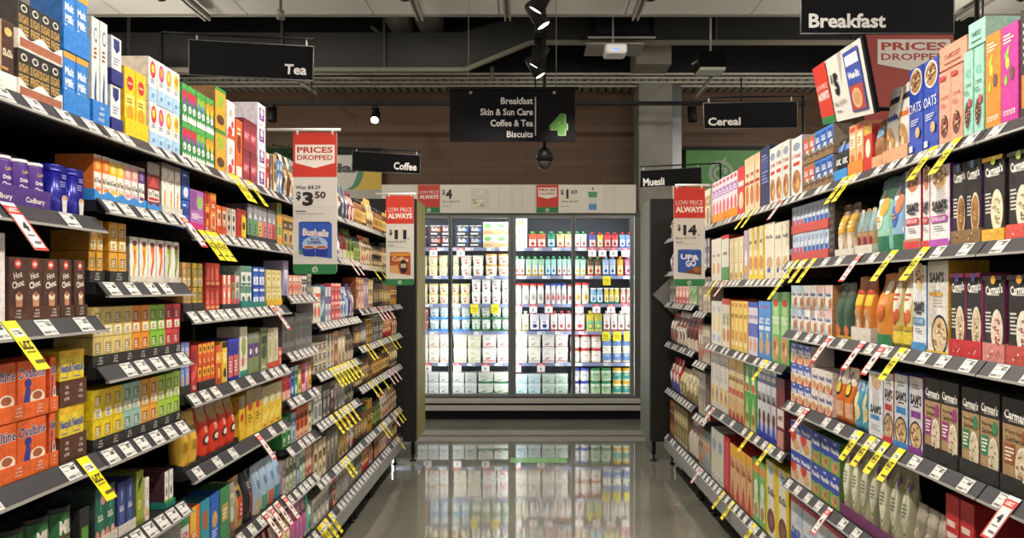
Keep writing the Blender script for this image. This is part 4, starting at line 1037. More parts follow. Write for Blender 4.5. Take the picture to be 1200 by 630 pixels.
row('B', 2, 129, 151, 2, bx('#e2a83c', gold, '#c98a2c'), 'honey gold tea box', 'tea_box', 'box', h=.081, d=.1, layers=2, tray='#2b2a2a', trayh=.032, ttext='~TEA')
ww = lambda c, c2: ['#efeae2', [('P', [(.25, .9), (.8, .9), (.75, .45), (.45, .12), (.3, .2), (.5, .5)], c), ('E', .55, .86, .26, .06, '#8a3a46'), ('P', [(.4, .7), (.6, .7), (.55, .4)], c2), ('L', .2, .06, .8, .12, 1, '#a8a298')], '#8f8a84']
row('B', 2, 153, 213, 6, bx('#fff'), ['tall white tea box, yellow flame', 'tall white tea box, orange flame', 'tall white tea box, green leaf'], 'tea_box', 'box', top=276, d=.1, tray='#d9d3c6', trayh=.02,
    variants=[ww('#eeb52e', '#d8402f'), ww('#e4642a', '#f0a85a'), ww('#93ba3c', '#d8dc8a')], ttext='~print')
row('B', 3, 109, 213, 10, bx('#fff'), ['cream gold tea box', 'orange spiced tea box', 'lime green tea box', 'rose red tea box'], 'tea_box', 'box', h=.077, d=.1, layers=2, tray='#2b2a2a', trayh=.032, ttext='~TEA', variants=[lw('#dcc478', '#a8945c')] * 4 + [lw('#e8902c', '#a8642a')] * 2 + [lw('#86bd3a', '#5a8a2c')] * 2 + [lw('#cf3a44', '#96303a')] * 2)
row('B', 4, 109, 213, 10, bx('#fff'), ['bright yellow tea box', 'pale teal tea box', 'orange citrus tea box', 'fresh green tea box'], 'tea_box', 'box', h=.077, d=.1, layers=2, tray='#2b2a2a', trayh=.032, ttext='~TEA', variants=[lw('#ecce22', '#b89a26')] * 3 + [lw('#9cc4b8', '#6a8a80')] * 2 + [lw('#eaa53a', '#a8743a')] * 2 + [lw('#a9cf44', '#6f8f34')] * 3)
row('B', 5, 112, 138, 2, bx('#1f6a52', [('E', .2, .2, .22, .1, '#d88a84'), ('E', .8, .8, .24, .1, '#d88a84'), ('E', .75, .2, .18, .1, '#e4a89a'), ('P', [(.5, .95), (.3, .5), (.5, .1), (.7, .5)], '#2a7a66'), ('T', '~chai', .5, .5, .5, .1, '#efe9dc', .03), ('R', .46, .6, .54, .9, '#78b0a4')], '#3a4a44'),
    'dark green tea box with pink flowers', 'tea_box', 'box', top=575, d=.1, tray='#d9d3c6', trayh=.03)
row('B', 5, 139, 160, 2, bx('#33447f', [('P', [(.5, .95), (.25, .5), (.5, .1), (.75, .5)], '#4a5fa4'), ('T', '~chai', .5, .5, .5, .1, '#e9e6f0', .03), ('E', .5, .75, .08, .1, '#a8b0d8'), ('E', .2, .15, .16, .08, '#6a74b4')], '#2a3566'),
    'indigo tea box with pale arch', 'tea_box', 'box', top=567, d=.1, tray='#d9d3c6', trayh=.03)
row('B', 5, 161, 170, 1, bx('#9aa83a', [('P', [(.2, .6), (.8, .8), (.7, .9), (.3, .8)], '#26301a'), ('L', .2, .3, .8, .48, 4, '#dfe2a8'), ('R', 0, 0, 1, .1, '#7a8a2c')], '#6f7a34'), 'olive green tea box', 'tea_box', 'box', top=553, d=.1)
row('B', 5, 171, 176, 1, bx('#efe9dd', [('R', .2, .1, .8, .3, '#ecae3a'), ('L', .2, .5, .8, .8, 4, '#c9b894')], '#e2dccf'), 'slim white tea box with amber label', 'tea_box', 'box', h=.125, d=.1)
row('B', 5, 194, 206, 2, bx('#f0ede6', [('P', [(.3, .45), (.5, .6), (.7, .45), (.6, .3), (.4, .3)], '#6a3a5a'), ('R', .05, .03, .95, .2, '#6ab83a'), ('L', .2, .68, .8, .86, 3, '#a8a49a')], '#4a2430', [('L', .1, .1, .9, .9, 12, '#7a4a54')]),
    'white tea box with maroon side', 'tea_box', 'box', top=553, d=.28, tray='#1f7d74', trayh=.02, notch=3)
row('B', 6, 150, 212, 5, gx(['#d8d2c4', '#7a8a5a', '#3a3a34']), 'pale tea box in shadow', 'tea_box', 'box', h=.15, d=.1)
# ---- third bay
cx_ = lambda *c: [c[0], gen(c, 11 + sum(map(ord, c[1]))), c[0]]
row('C', 1, 213.5, 223, 1, bx('#2d5fb4', [('R', 0, .5, 1, .75, '#1f3f8a'), ('E', .5, .25, .3, .18, '#d8dce8'), ('L', .2, .8, .8, .9, 1, '#e4e8f2')], '#1c3a78'), 'blue wrapped tea packet', 'tea_box', 'box', h=.10, d=.09, layers=2)
row('C', 1, 224, 240, 1, bx('#a86ab0', [('R', .05, .5, .5, .95, '#8a4a96'), ('E', .7, .7, .24, .16, '#9ab86a'), ('R', 0, 0, 1, .2, '#c8307a'), ('L', .1, .3, .9, .44, 3, '#f0dff0')], '#7a3f88'), 'lilac and pink tea box', 'tea_box', 'box', top=220, d=.1)
row('C', 1, 241, 247, 1, gx(['#c8352c', '#e4a23a', '#8a1f1a']), 'red and gold tea box', 'tea_box', 'box', h=.145, d=.1)
row('C', 1, 247.5, 254, 1, gx(['#e08a3a', '#c8502c', '#f0d8a8']), 'orange upright tea box', 'tea_box', 'box', h=.145, d=.1)
row('C', 1, 255, 266, 2, bx('#e56a2c', [('R', .2, .45, .8, .85, '#f0e2cc'), ('E', .5, .65, .2, .12, '#2a2422'), ('R', 0, 0, 1, .3, '#d8501f'), ('T', '~Twist', .5, .38, .8, .1, '#f6ead8')], '#c9561f'), 'orange tea box with black dot', 'tea_box', 'box', h=.108, d=.09)
row('C', 1, 267, 277, 2, bx('#efe6d6', [('E', .5, .65, .22, .12, '#2a2422'), ('R', 0, 0, 1, .2, '#d9cfbb'), ('E', .5, .32, .24, .1, '#3a3230'), ('L', .2, .84, .8, .92, 1, '#a89a84')], '#d9ceb9'), 'cream tea box with black dot', 'tea_box', 'box', h=.108, d=.09)
row('C', 1, 278, 289, 1, bx('#c9281f', [('P', [(.5, .1), (1, .05), (1, .75), (.55, .85)], '#f0d22a'), ('E', .78, .45, .15, .14, '#4a3a18'), ('R', 0, .88, 1, 1, '#a81f1a')], '#b3241c'), 'red and yellow tea carton', 'tea_box', 'box', h=.115, d=.09)
gy = lambda c: ['#8d8d92', [('R', .15, .1, .85, .58, c), ('L', .3, .2, .7, .5, 3, '#4a3a2a'), ('P', [(.2, .62), (.5, .78), (.8, .62)], '#e4e2e4'), ('R', 0, .9, 1, 1, '#6f6f76')], '#6a6a70']
row('C', 1, 291, 325, 6, bx('#fff'), ['grey tea box with green label', 'grey tea box with yellow label', 'grey tea box with pink label', 'grey tea box with red label'], 'tea_box', 'box', h=.145, d=.09, tray='#2b2a2a', trayh=.022, variants=[gy('#4a9a5a'), gy('#f0b42a'), gy('#f0b42a'), gy('#ea5a5a'), gy('#e85050'), gy('#c8404a')] if False else [gy('#4a9a5a'), gy('#f0b42a'), gy('#ea6a6e'), gy('#c8303a')])
row('C', 1, 326, 331, 1, bx('#d9c05a', [('R', .2, .5, .8, .9, '#4a9a5a'), ('R', .2, .1, .8, .4, '#e8862a')], '#b39a58'), 'mustard yellow tea box', 'tea_box', 'box', h=.1, d=.1, layers=2)
row('C', 2, 215, 226, 2, bx('#c99a5a', gold, '#b3843f'), 'copper gold tea box', 'tea_box', 'box', h=.08, d=.09, layers=2, tray='#2b2a2a', trayh=.03)
row('C', 2, 226.5, 240, 2, bx('#c9a832', [('R', .35, 0, .65, 1, '#e8cf5a')] + gold, '#a8862a'), 'antique gold tea box', 'tea_box', 'box', h=.08, d=.09, layers=2, tray='#2b2a2a', trayh=.03)
row('C', 2, 241.5, 258, 3, bx('#c8342c', [('L', .15, .3, .85, .8, 6, '#e08a72'), ('R', 0, .9, 1, 1, '#a82a22'), ('R', .1, .08, .9, .2, '#d9a25a')], '#a8281f'), 'crimson cellophane tea box', 'tea_box', 'box', h=.083, d=.09, layers=2)
row('C', 2, 261, 282, 4, bx('#fff'), ['coral tea sachet box', 'deep red tea sachet box', 'white striped tea sachet box'], 'tea_box', 'box', h=.125, d=.09, variants=[cx_('#d84a3a', '#f0a88a', '#efe6da'), cx_('#a81f24', '#c9384a', '#7a9a3a'), cx_('#d9cfc8', '#a8506a', '#8a8a90')], tray='#2b2a2a', trayh=.02)
row('C', 2, 283, 296.5, 2, bx('#dfe4dc', [('R', 0, .7, 1, 1, '#5f8a7a'), ('E', .5, .4, .28, .16, '#4a6a60'), ('R', .1, .05, .9, .18, '#2a7a6a')], '#8fa49a'), 'sage white tea box', 'tea_box', 'box', h=.082, d=.09, layers=2, tray='#1f7d74', trayh=.028)
row('C', 2, 297.5, 312, 2, bx('#2a56b8', [('R', .1, .1, .9, .5, '#e8ecf2'), ('R', .1, .78, .9, .9, '#dfe4f0'), ('P', [(.3, .15), (.5, .7), (.7, .15)], '#8fb4e4')], '#1f3f92'), 'royal blue and white tea box', 'tea_box', 'box', h=.082, d=.09, layers=2, tray='#1f7d74', trayh=.022)
row('C', 2, 313, 331, 3, bx('#e3d490', [('R', .2, .2, .8, .7, '#f0e8c0'), ('E', .5, .5, .2, .14, '#c9a83a'), ('L', .2, .76, .8, .88, 2, '#a8945a')], '#cdbb70'), 'pale yellow tea box', 'tea_box', 'box', h=.078, d=.09, layers=2, tray='#e7b92a', trayh=.03)
row('C', 3, 212.5, 224, 2, bx('#8fa0dc', [('R', .2, .2, .8, .8, '#b4c0ec'), ('E', .5, .5, .2, .2, '#d9a85a')], '#6f80bc'), 'periwinkle tea box', 'tea_box', 'box', h=.083, d=.09, layers=2, tray='#2b2a2a', trayh=.03)
row('C', 3, 225, 232, 1, gx(['#b3242a', '#d8564a', '#8a1a20']), 'dark red tea box', 'tea_box', 'box', h=.155, d=.09)
row('C', 3, 233, 253, 4, bx('#e0602a', [('R', .1, .55, .9, .95, '#eeb52e'), ('E', .5, .74, .2, .12, '#3a2a1a'), ('R', .1, .1, .9, .4, '#d8481f'), ('L', .2, .15, .8, .35, 3, '#f6d9a8')], '#c84a22'), 'orange tea box with gold plate', 'tea_box', 'box', h=.078, d=.09, layers=2, tray='#2b2a2a', trayh=.028)
row('C', 3, 254, 260.5, 1, gx(['#d8502c', '#e8b23a', '#a8321f']), 'burnt orange tea box', 'tea_box', 'box', h=.14, d=.09)
row('C', 3, 261, 267, 1, gx(['#ecc22a', '#2a2622', '#f4e28a']), 'bright yellow slim tea box', 'tea_box', 'box', h=.15, d=.09)
row('C', 3, 268, 281, 2, bx('#2c2c9a', [('R', .1, .08, .9, .6, '#d8604a'), ('L', .2, .2, .8, .5, 4, '#f0d4c4'), ('R', 0, .9, 1, 1, '#3a3ab4')], '#24248a'), 'blue and coral tea box', 'tea_box', 'box', h=.155, d=.09)
row('C', 3, 282, 291, 1, bx('#e4ddc8', [('E', .5, .6, .3, .2, '#8fa45a'), ('E', .4, .3, .2, .1, '#c96a7a'), ('R', 0, 0, 1, .12, '#2a8a7c')], '#cfc8b2'), 'tall cream herbal tea box', 'tea_box', 'box', top=383, d=.09)
row('C', 3, 291.5, 305, 2, bx('#7a8a5a', [('R', .1, .4, .9, .75, '#5a2a7a'), ('E', .5, .55, .2, .08, '#e4dcea'), ('R', 0, .85, 1, 1, '#8a8f86')], '#5f6f46'), 'green tea box with purple panel', 'tea_box', 'box', h=.165, d=.09)
row('C', 3, 306, 314, 1, gx(['#6f7a4a', '#8f9a6a', '#3a4a2a']), 'moss green tea box', 'tea_box', 'box', h=.18, d=.09)
row('C', 3, 315, 327, 2, bx('#d9d0b4', [('E', .5, .5, .3, .24, '#b3b884'), ('L', .2, .8, .8, .9, 2, '#8a8468'), ('R', .0, 0, 1, .14, '#d8502f')], '#bfb698'), 'pale cream herbal tea box', 'tea_box', 'box', h=.172, d=.09)
row('C', 3, 327.5, 331, 1, gx(['#d8503a', '#f0b09a', '#a83224']), 'small red tea packet', 'tea_box', 'box', h=.08, d=.08)
tall = [('R', 0, .7, 1, 1, '#a89a78')]
row('C', 4, 214, 236, 2, bg('#ddb03c', [('R', .15, .62, .85, .72, '#8a6a1e'), ('L', .2, .3, .8, .5, 4, '#b38a2a'), ('R', 0, .82, 1, .93, '#c9a44a')], seal=.07), 'gold loose leaf tea pouch', 'tea_pouch', 'pouch', h=.185, d=.05, tray='#2b2a2a', trayh=.018, notch=2)
row('C', 4, 237, 280, 4, bg('#d33a24', [('R', .1, .7, .9, .9, '#b3894a'), ('E', .5, .36, .3, .1, '#2a1a1a'), ('E', .5, .36, .2, .06, '#efe4d0'), ('L', .3, .5, .7, .62, 3, '#f0c8a0')], '#a8987a', seal=.12), 'red loose leaf tea pouch', 'tea_pouch', 'pouch', h=.185, d=.05, tray='#2b2a2a', trayh=.018, notch=4)
row('C', 4, 281, 289, 1, bx('#e6b92c', tall + [('E', .5, .5, .26, .1, '#c8342c'), ('R', 0, 0, 1, .25, '#f0cf3a')], '#c99a24'), 'yellow tea carton with red oval', 'tea_box', 'box', h=.17, d=.09, tray='#e7b92a', trayh=.05)
row('C', 4, 290, 307, 2, bx('#e8be2e', tall + [('E', .5, .62, .3, .08, '#c8342c'), ('L', .2, .3, .8, .5, 3, '#8a641a'), ('R', 0, 0, 1, .18, '#f2d24a')], '#c99a24'), 'tall yellow leaf tea carton', 'tea_box', 'box', h=.185, d=.09)
row('C', 4, 307.5, 331, 3, bx('#e9c63a', [('R', 0, .6, 1, 1, '#c2b688'), ('E', .5, .66, .3, .12, '#e4dca8'), ('P', [(0, .1), (1, .3), (1, .45), (0, .25)], '#f4dc6a'), ('L', .2, .05, .8, .12, 1, '#c8502c')], '#bfae70'), 'lemon yellow tea carton', 'tea_box', 'box', h=.175, d=.09)
row('C', 5, 213, 223, 1, gx(['#e9e4da', '#2f8a4a', '#c83a2c']), 'white and green tea pouch box', 'tea_box', 'box', h=.19, d=.09)
row('C', 5, 224, 235.5, 1, bx('#ea7a2a', [('R', 0, .6, .6, 1, '#f2c23a'), ('E', .5, .3, .3, .12, '#d8481f'), ('L', .2, .5, .8, .6, 2, '#f6e8cc')], '#c9601f'), 'orange coffee box with yellow corner', 'coffee_box', 'box', h=.205, d=.09)
row('C', 5, 236, 247, 1, bx('#2a9ab0', [('R', .2, .5, .8, .8, '#a86a3a'), ('E', .5, .25, .3, .1, '#d8e8ea'), ('P', [(.1, .05), (.5, .2), (.5, .3), (.1, .2)], '#d84a3a')], '#207a8c'), 'turquoise coffee box', 'coffee_box', 'box', h=.205, d=.09)
row('C', 5, 247.5, 258, 1, bx('#2a62c8', [('E', .5, .55, .3, .14, '#d9a85a'), ('L', .2, .25, .8, .4, 3, '#d8e2f4')], '#1f4aa0'), 'bright blue coffee box', 'coffee_box', 'box', h=.205, d=.09)
row('C', 5, 258.5, 270, 1, bx('#3f8a52', [('R', .2, .4, .8, .7, '#c9a44a'), ('L', .25, .45, .75, .65, 3, '#f0e8d0')], '#2f6a40'), 'leaf green coffee box', 'coffee_box', 'box', h=.205, d=.09)
row('C', 5, 270.5, 276, 1, gx(['#a8a39a', '#8a5a4a', '#d8d2c6']), 'grey beige coffee box', 'coffee_box', 'box', h=.2, d=.09)
row('C', 5, 277, 289, 1, bg('#b3945a', [('R', .3, .2, .7, .62, '#d8382c'), ('R', .35, .62, .65, .75, '#2a2a2a'), ('L', .38, .28, .62, .55, 3, '#f0d8c8')], seal=.08), 'tan coffee bag with red label', 'coffee_bag', 'bag', h=.2, d=.06)
row('C', 5, 290, 300, 1, bg('#2e2d30', [('R', .3, .2, .7, .6, '#7a3a40'), ('L', .35, .65, .65, .8, 3, '#c9c4c4')], seal=.08), 'black coffee bag with maroon label', 'coffee_bag', 'bag', h=.2, d=.06)
pp = lambda c: ['#a9c0da', [('R', 0, .0, 1, .3, c), ('P', [(.1, .4), (.5, .8), (.9, .4)], '#dfe8f0'), ('E', .5, .6, .2, .1, '#6a8ab8')]]
row('C', 5, 301, 331, 4, bg('#fff', seal=.09), ['pale blue coffee pouch, tan base', 'pale blue coffee pouch, green base', 'pale blue coffee pouch, orange base', 'pale blue coffee pouch, teal base'], 'coffee_bag', 'pouch', h=.2, d=.05, variants=[pp('#c9b088'), pp('#5f9a7a'), pp('#c8683a'), pp('#3a86a0')])
row('C', 6, 298, 331, 5, bg('#fff', seal=.09), ['olive coffee bag', 'crimson coffee bag', 'cream coffee bag'], 'coffee_bag', 'bag', h=.2, d=.06, variants=[('#7a7a4a', gen(['#7a7a4a', '#a8a06a', '#3a3a2a'], 4)), ('#b3243a', gen(['#b3243a', '#d8607a', '#f0e0d8'], 5)), ('#d9d0bc', gen(['#d9d0bc', '#a89a7a', '#6a5a4a'], 6))])
# ---- far left bays: (look, colours, relative kind, height, facings, layers)
NMS = {'tea_box': 'box', 'coffee_box': 'box', 'coffee_bag': 'bag', 'coffee_jar': 'jar', 'coffee_pod_box': 'box', 'coffee_tin': 'tin', 'filter_box': 'box', 'biscuit_box': 'box', 'cereal_box': 'box', 'muesli_bag': 'bag', 'snack_bag': 'bag', 'bar_box': 'box', 'syrup_bottle': 'bottle'}
def m_jar(w, h, d, v):
    r = w / 2 - .001
    return m_cyl(r, h * .84, v[0], [('R', .1, .2, .9, .7, v[1]), ('L', .3, .35, .7, .6, 3, v[2])], v[3] if len(v) > 3 else '#2a2422', h * .15, prof=[(r * .9, 0), (r, h * .05), (r, h * .6), (r * .9, h * .72), (r * .78, h * .78), (r * .78, h * .84)], n=16, lid_r=.86)
def pack(key, k, x0, x1, items):
    """fill a far shelf with runs of facings, near to far; items: (look, name, colours, h, n, layers)"""
    B = BAYS[key]; L = B['side'] == 'L'; f = left_y if L else right_y
    ya, yb = sorted((f(x0), f(x1)))
    tot = sum(i[4] * (i[6] if len(i) > 6 else 1) for i in items); y = ya
    for it_ in items:
        look, name, cols, h, n, lay = it_[:6]
        wd = (yb - ya) * n * (it_[6] if len(it_) > 6 else 1) / tot
        g = lambda Y: (VX - 957.0 / Y) if L else (VX + 1061.0 / Y)
        sd = sum(map(ord, look)) % 97
        if name in ('coffee_jar',): mk = lambda w, h, d, v, c=cols: m_jar(w, h, d, c)
        elif name == 'coffee_tin': mk = lambda w, h, d, v, c=cols: m_cyl(w / 2 - .001, h, c[0], [('R', .1, .25, .9, .75, c[1]), ('L', .3, .4, .7, .6, 2, c[2])], c[2], .01, n=16)
        elif name.endswith('bag'): mk = lambda w, h, d, v, c=cols, s=sd: m_bag(w, h, min(d, w * .8), c[0], gen(c, s), None, .1, s)
        else: mk = lambda w, h, d, v, c=cols, s=sd: m_box(w, h, d, c[0], gen(c, s), c[0])
        row(key, k, g(y), g(y + wd - .003), n, mk, look, name, NMS[name], h=h / lay, d=.09, layers=lay)
        y += wd
# fourth left bay
pack('D', 0, 332, 366, [('brown coffee pouch', 'coffee_bag', ['#5a4030', '#c9a070', '#efe0c8'], .2, 2, 1), ('black coffee pouch', 'coffee_bag', ['#2a2828', '#8a8a8a', '#d8402f'], .2, 3, 1)])
pack('D', 1, 332, 366, [('gold coffee carton', 'coffee_box', ['#c9a04a', '#5a3a20', '#efe0b8'], .15, 3, 1), ('green coffee carton', 'coffee_box', ['#3a7a4a', '#d8d0b0', '#2a4a30'], .15, 3, 1)])
row('D', 2, 333, 339, 1, gx(['#b3a9d0', '#8f84b8', '#e4deee']), 'lilac coffee sachet box', 'coffee_box', 'box', h=.16, d=.09)
pack('D', 2, 339.5, 354, [('peach coffee sachet box', 'coffee_box', ['#eab09a', '#d8604a', '#f4e2d8'], .095, 4, 1)])
pack('D', 2, 354.5, 366, [('white sachet box with black dots', 'coffee_box', ['#e4e0d6', '#2a2a2a', '#8a8a80'], .095, 2, 1), ('taupe coffee box', 'coffee_box', ['#6f665c', '#a89a88', '#3a342e'], .11, 2, 1)])
pack('D', 3, 332, 366, [('dark grey coffee box', 'coffee_box', ['#54504c', '#6a6662', '#38342f'], .165, 2, 1), ('graphite tall coffee box', 'coffee_box', ['#5c5a57', '#77746f', '#403d3a'], .178, 3, 1)])
pack('D', 4, 331.5, 366, [('red capsule box', 'coffee_pod_box', ['#d8342c', '#f0b0a0', '#8a1f1a'], .14, 2, 1), ('cobalt capsule box', 'coffee_pod_box', ['#3a4ab8', '#c8d0f0', '#22308a'], .14, 1, 1), ('teal capsule box', 'coffee_pod_box', ['#2aa08a', '#c8e8e0', '#1a6a5c'], .14, 1, 1), ('yellow capsule box', 'coffee_pod_box', ['#ecc22a', '#8a6a1a', '#f6e8b0'], .14, 1, 1), ('magenta capsule box', 'coffee_pod_box', ['#d8406a', '#f4c0d0', '#8a2040'], .14, 1, 1), ('pink capsule box', 'coffee_pod_box', ['#e8a0b8', '#c86a8a', '#f6e4ea'], .14, 1, 1), ('amber capsule box', 'coffee_pod_box', ['#e8a83a', '#8a5a1a', '#f6e0b0'], .14, 1, 1)])
pack('D', 5, 331.5, 366, [('emerald capsule box', 'coffee_pod_box', ['#3f9a4a', '#e8e4d0', '#1f6a2f'], .14, 2, 1), ('sky blue capsule box', 'coffee_pod_box', ['#a8c4e4', '#5a84b8', '#e8eef4'], .14, 1, 1), ('orange capsule box', 'coffee_pod_box', ['#dd6a3a', '#f0b890', '#8a3a1a'], .15, 3, 1), ('ivory capsule box', 'coffee_pod_box', ['#d9cfa8', '#8a7a4a', '#f0ead0'], .15, 1, 1)])
pack('D', 6, 331.5, 366, [('mauve grey capsule box', 'coffee_pod_box', ['#b8a4a8', '#8a747a', '#e4dadc'], .165, 1, 1), ('sage capsule box', 'coffee_pod_box', ['#a4b48c', '#6a7a54', '#e0e6d4'], .165, 3, 1), ('denim capsule box', 'coffee_pod_box', ['#6a84b0', '#c0cce0', '#3a5480'], .165, 1, 1), ('mint capsule box', 'coffee_pod_box', ['#a8c4a0', '#5a8a5a', '#e4eee0'], .165, 2, 1), ('salmon capsule box', 'coffee_pod_box', ['#dd8a7a', '#b85a4a', '#f4dcd4'], .165, 2, 1)])
pack('D', 7, 331.5, 366, [('butter yellow coffee bag', 'coffee_bag', ['#d9cc7a', '#a8944a', '#f0e8c0'], .2, 2, 1), ('dusty pink coffee bag', 'coffee_bag', ['#b8689a', '#c8303a', '#e8c0d4'], .2, 4, 1), ('seafoam coffee bag', 'coffee_bag', ['#7ac4ac', '#3a8a74', '#e0f0ea'], .2, 1, 1)])
# fifth to seventh left bays
T_ = ['#2a2522', '#8a6a48', '#d9c9a4']
pack('E', 0, 368, 416, [('black roast coffee bag', 'coffee_bag', ['#262224', '#b39a6a', '#e0dcd4'], .21, 3, 1), ('tan roast coffee bag', 'coffee_bag', ['#b39a70', '#4a3424', '#efe6d0'], .21, 2, 1), ('white and black coffee bag', 'coffee_bag', ['#cfcac2', '#2a2a2c', '#8a3a3a'], .2, 2, 1), ('blue grey coffee bag', 'coffee_bag', ['#3a4658', '#c8d0da', '#7a8698'], .2, 2, 1), ('maroon coffee bag', 'coffee_bag', ['#7a2430', '#d8a0a0', '#efe0dc'], .19, 2, 1)])
pack('E', 1, 368, 416, [('ivory coffee bag', 'coffee_bag', ['#d8cfba', '#3a342c', '#a88a5a'], .2, 3, 1), ('cream coffee bag with black oval', 'coffee_bag', ['#dcd0b0', '#2a2624', '#c9a860'], .21, 2, 1), ('pale lavender coffee bag', 'coffee_bag', ['#b8a8c8', '#6a5a80', '#e8e0ee'], .18, 1, 1), ('dark striped coffee bag', 'coffee_bag', ['#3a3430', '#c8c0b4', '#8a2a2a'], .2, 2, 1), ('olive coffee bag', 'coffee_bag', ['#6f7a3a', '#a8b060', '#3a4420'], .2, 2, 1)])
pack('E', 2, 368, 416, [('white coffee carton, red top', 'coffee_box', ['#e4ded2', '#d8502f', '#a89a84'], .19, 2, 1), ('teal blue coffee carton', 'coffee_box', ['#3f7a94', '#a8c4d0', '#25526a'], .2, 1, 1), ('grey purple coffee carton', 'coffee_box', ['#8a8490', '#6a3a8a', '#d8d4dc'], .19, 2, 1), ('red pink coffee box', 'coffee_box', ['#c8404a', '#f0a89a', '#8a2030'], .21, 3, 2), ('white coffee pouch', 'coffee_bag', ['#d4d8da', '#4a7aa8', '#8a9298'], .19, 2, 1), ('pale blue coffee pouch', 'coffee_bag', ['#9ab8d0', '#4a6a94', '#e0e8ee'], .19, 1, 1), ('violet coffee pouch', 'coffee_bag', ['#5a2f7a', '#a888c4', '#2f1a48'], .21, 1, 1), ('silver coffee pouch', 'coffee_bag', ['#8f8f94', '#5a5a60', '#c8c8cc'], .19, 1, 1)])
pack('E', 3, 368, 416, [('cream pod carton', 'coffee_pod_box', ['#d8ccb4', '#9a8a6a', '#5a4a38'], .16, 3, 3), ('pale pod carton', 'coffee_pod_box', ['#d0c4b0', '#b8a080', '#6a5844'], .19, 2, 1), ('amber brown coffee box', 'coffee_box', ['#a8602a', '#d89a5a', '#5a3018'], .2, 1, 1), ('sandy coffee box', 'coffee_box', ['#cbb48c', '#8a6f48', '#e8dcc0'], .19, 2, 1), ('taupe coffee bag', 'coffee_bag', ['#8a7866', '#c8b8a0', '#4a3c30'], .2, 3, 1)])
pack('E', 4, 368, 416, [('white grey coffee carton', 'coffee_box', ['#cfcdc8', '#8a8a8c', '#4a4a4c'], .185, 2, 1), ('jet black coffee carton', 'coffee_box', ['#2a2829', '#5a5658', '#a8a0a0'], .185, 2, 1), ('plum coffee carton', 'coffee_box', ['#5a2f3c', '#9a6a74', '#d8c4c8'], .18, 1, 1), ('ash grey coffee carton', 'coffee_box', ['#9c9a92', '#6a6a60', '#d8d6cc'], .18, 3, 1), ('pewter coffee bag', 'coffee_bag', ['#6a6a64', '#a8a490', '#3a3a34'], .19, 3, 1)])
pack('E', 5, 368, 416, [('beige coffee box', 'coffee_box', ['#c8b48a', '#7a5a34', '#e8dcc0'], .2, 3, 1), ('stone grey coffee box', 'coffee_box', ['#8a8478', '#5a5448', '#c0b8a8'], .22, 3, 1), ('bronze coffee box', 'coffee_box', ['#8a6f3a', '#c8a860', '#4a3a1c'], .2, 3, 1), ('red white coffee bag', 'coffee_bag', ['#c8c0b4', '#c8282a', '#6a6a6a'], .2, 2, 1)])
pack('E', 6, 367.5, 416, [('grey filter paper box', 'filter_box', ['#b8b4aa', '#e8e4da', '#6a665e'], .15, 4, 1), ('black coffee plunger box', 'filter_box', ['#2a2a2a', '#6a6a68', '#a8a49a'], .19, 1, 1), ('orange handled utensil pack', 'filter_box', ['#e05a22', '#2a2a2a', '#f0c8a8'], .16, 1, 1), ('silver filter box', 'filter_box', ['#a8a59c', '#7a776e', '#d8d4ca'], .2, 4, 1), ('dark grey filter box', 'filter_box', ['#77746c', '#4a4842', '#a8a49a'], .19, 2, 1)])
FAR = {0: [('caramel coffee jar', 'coffee_jar', ['#8a5a30', '#c89a50', '#3a2414'], .17, 3, 1), ('gold lidded coffee jar', 'coffee_jar', ['#5a3a20', '#d8b460', '#2a1c10', '#c9a23a'], .17, 2, 1), ('gold coffee bag', 'coffee_bag', ['#c9a860', '#6a4a24', '#efe0b8'], .21, 3, 1)],
       1: [('green wrapped coffee jar', 'coffee_jar', ['#4a5a2a', '#8a9a4a', '#2a3418'], .18, 2, 1), ('red labelled coffee bag', 'coffee_bag', ['#c8b090', '#c83a34', '#5a3a2a'], .2, 2, 1), ('buff coffee bag', 'coffee_bag', ['#c4a878', '#6a4a2a', '#e8dcc0'], .2, 3, 1)],
       2: [('russet coffee box', 'coffee_box', ['#8a4a24', '#d89a5a', '#4a2412'], .21, 1, 1), ('peach coffee stick box', 'coffee_box', ['#dca888', '#a86a4a', '#f0dccc'], .21, 2, 1), ('mauve coffee stick box', 'coffee_box', ['#a88aa4', '#6a4a6a', '#dccadc'], .21, 2, 1), ('mustard coffee box', 'coffee_box', ['#c8a040', '#7a5a1a', '#efe0b0'], .2, 2, 2)],
       3: [('brown glass coffee jar', 'coffee_jar', ['#4a3020', '#a88a5a', '#e0d0a8'], .16, 3, 1), ('steel blue coffee jar', 'coffee_jar', ['#46505c', '#98a4b0', '#d8dce0'], .17, 2, 1), ('gold coffee tin', 'coffee_tin', ['#b08c3c', '#7a5a20', '#e4cc88'], .16, 3, 1)],
       4: [('small coffee jar', 'coffee_jar', ['#55402c', '#b09060', '#e0d0b0'], .15, 3, 2), ('light roast coffee jar', 'coffee_jar', ['#77583a', '#cbb080', '#3a2818'], .2, 3, 1), ('bronze coffee tin', 'coffee_tin', ['#8a6c34', '#5a4018', '#d0b878'], .18, 2, 1)],
       5: [('dark glass coffee jar', 'coffee_jar', ['#3a2a1e', '#8a6f44', '#d8c8a0'], .22, 3, 1), ('green lidded coffee jar', 'coffee_jar', ['#6a4f30', '#a8884c', '#e4d4a8', '#2f6a3a'], .2, 2, 1), ('amber coffee tin', 'coffee_tin', ['#b8842c', '#7a5018', '#ecd098'], .22, 2, 1)],
       6: [('silver coffee tin', 'coffee_tin', ['#9a9890', '#6a6860', '#c8c4b8'], .18, 3, 1), ('red coffee tin', 'coffee_tin', ['#b82c2c', '#d8a878', '#7a1818'], .18, 3, 1), ('red brown coffee bag', 'coffee_bag', ['#8a3428', '#c8a080', '#e8d8c0'], .18, 2, 1)]}
import itertools
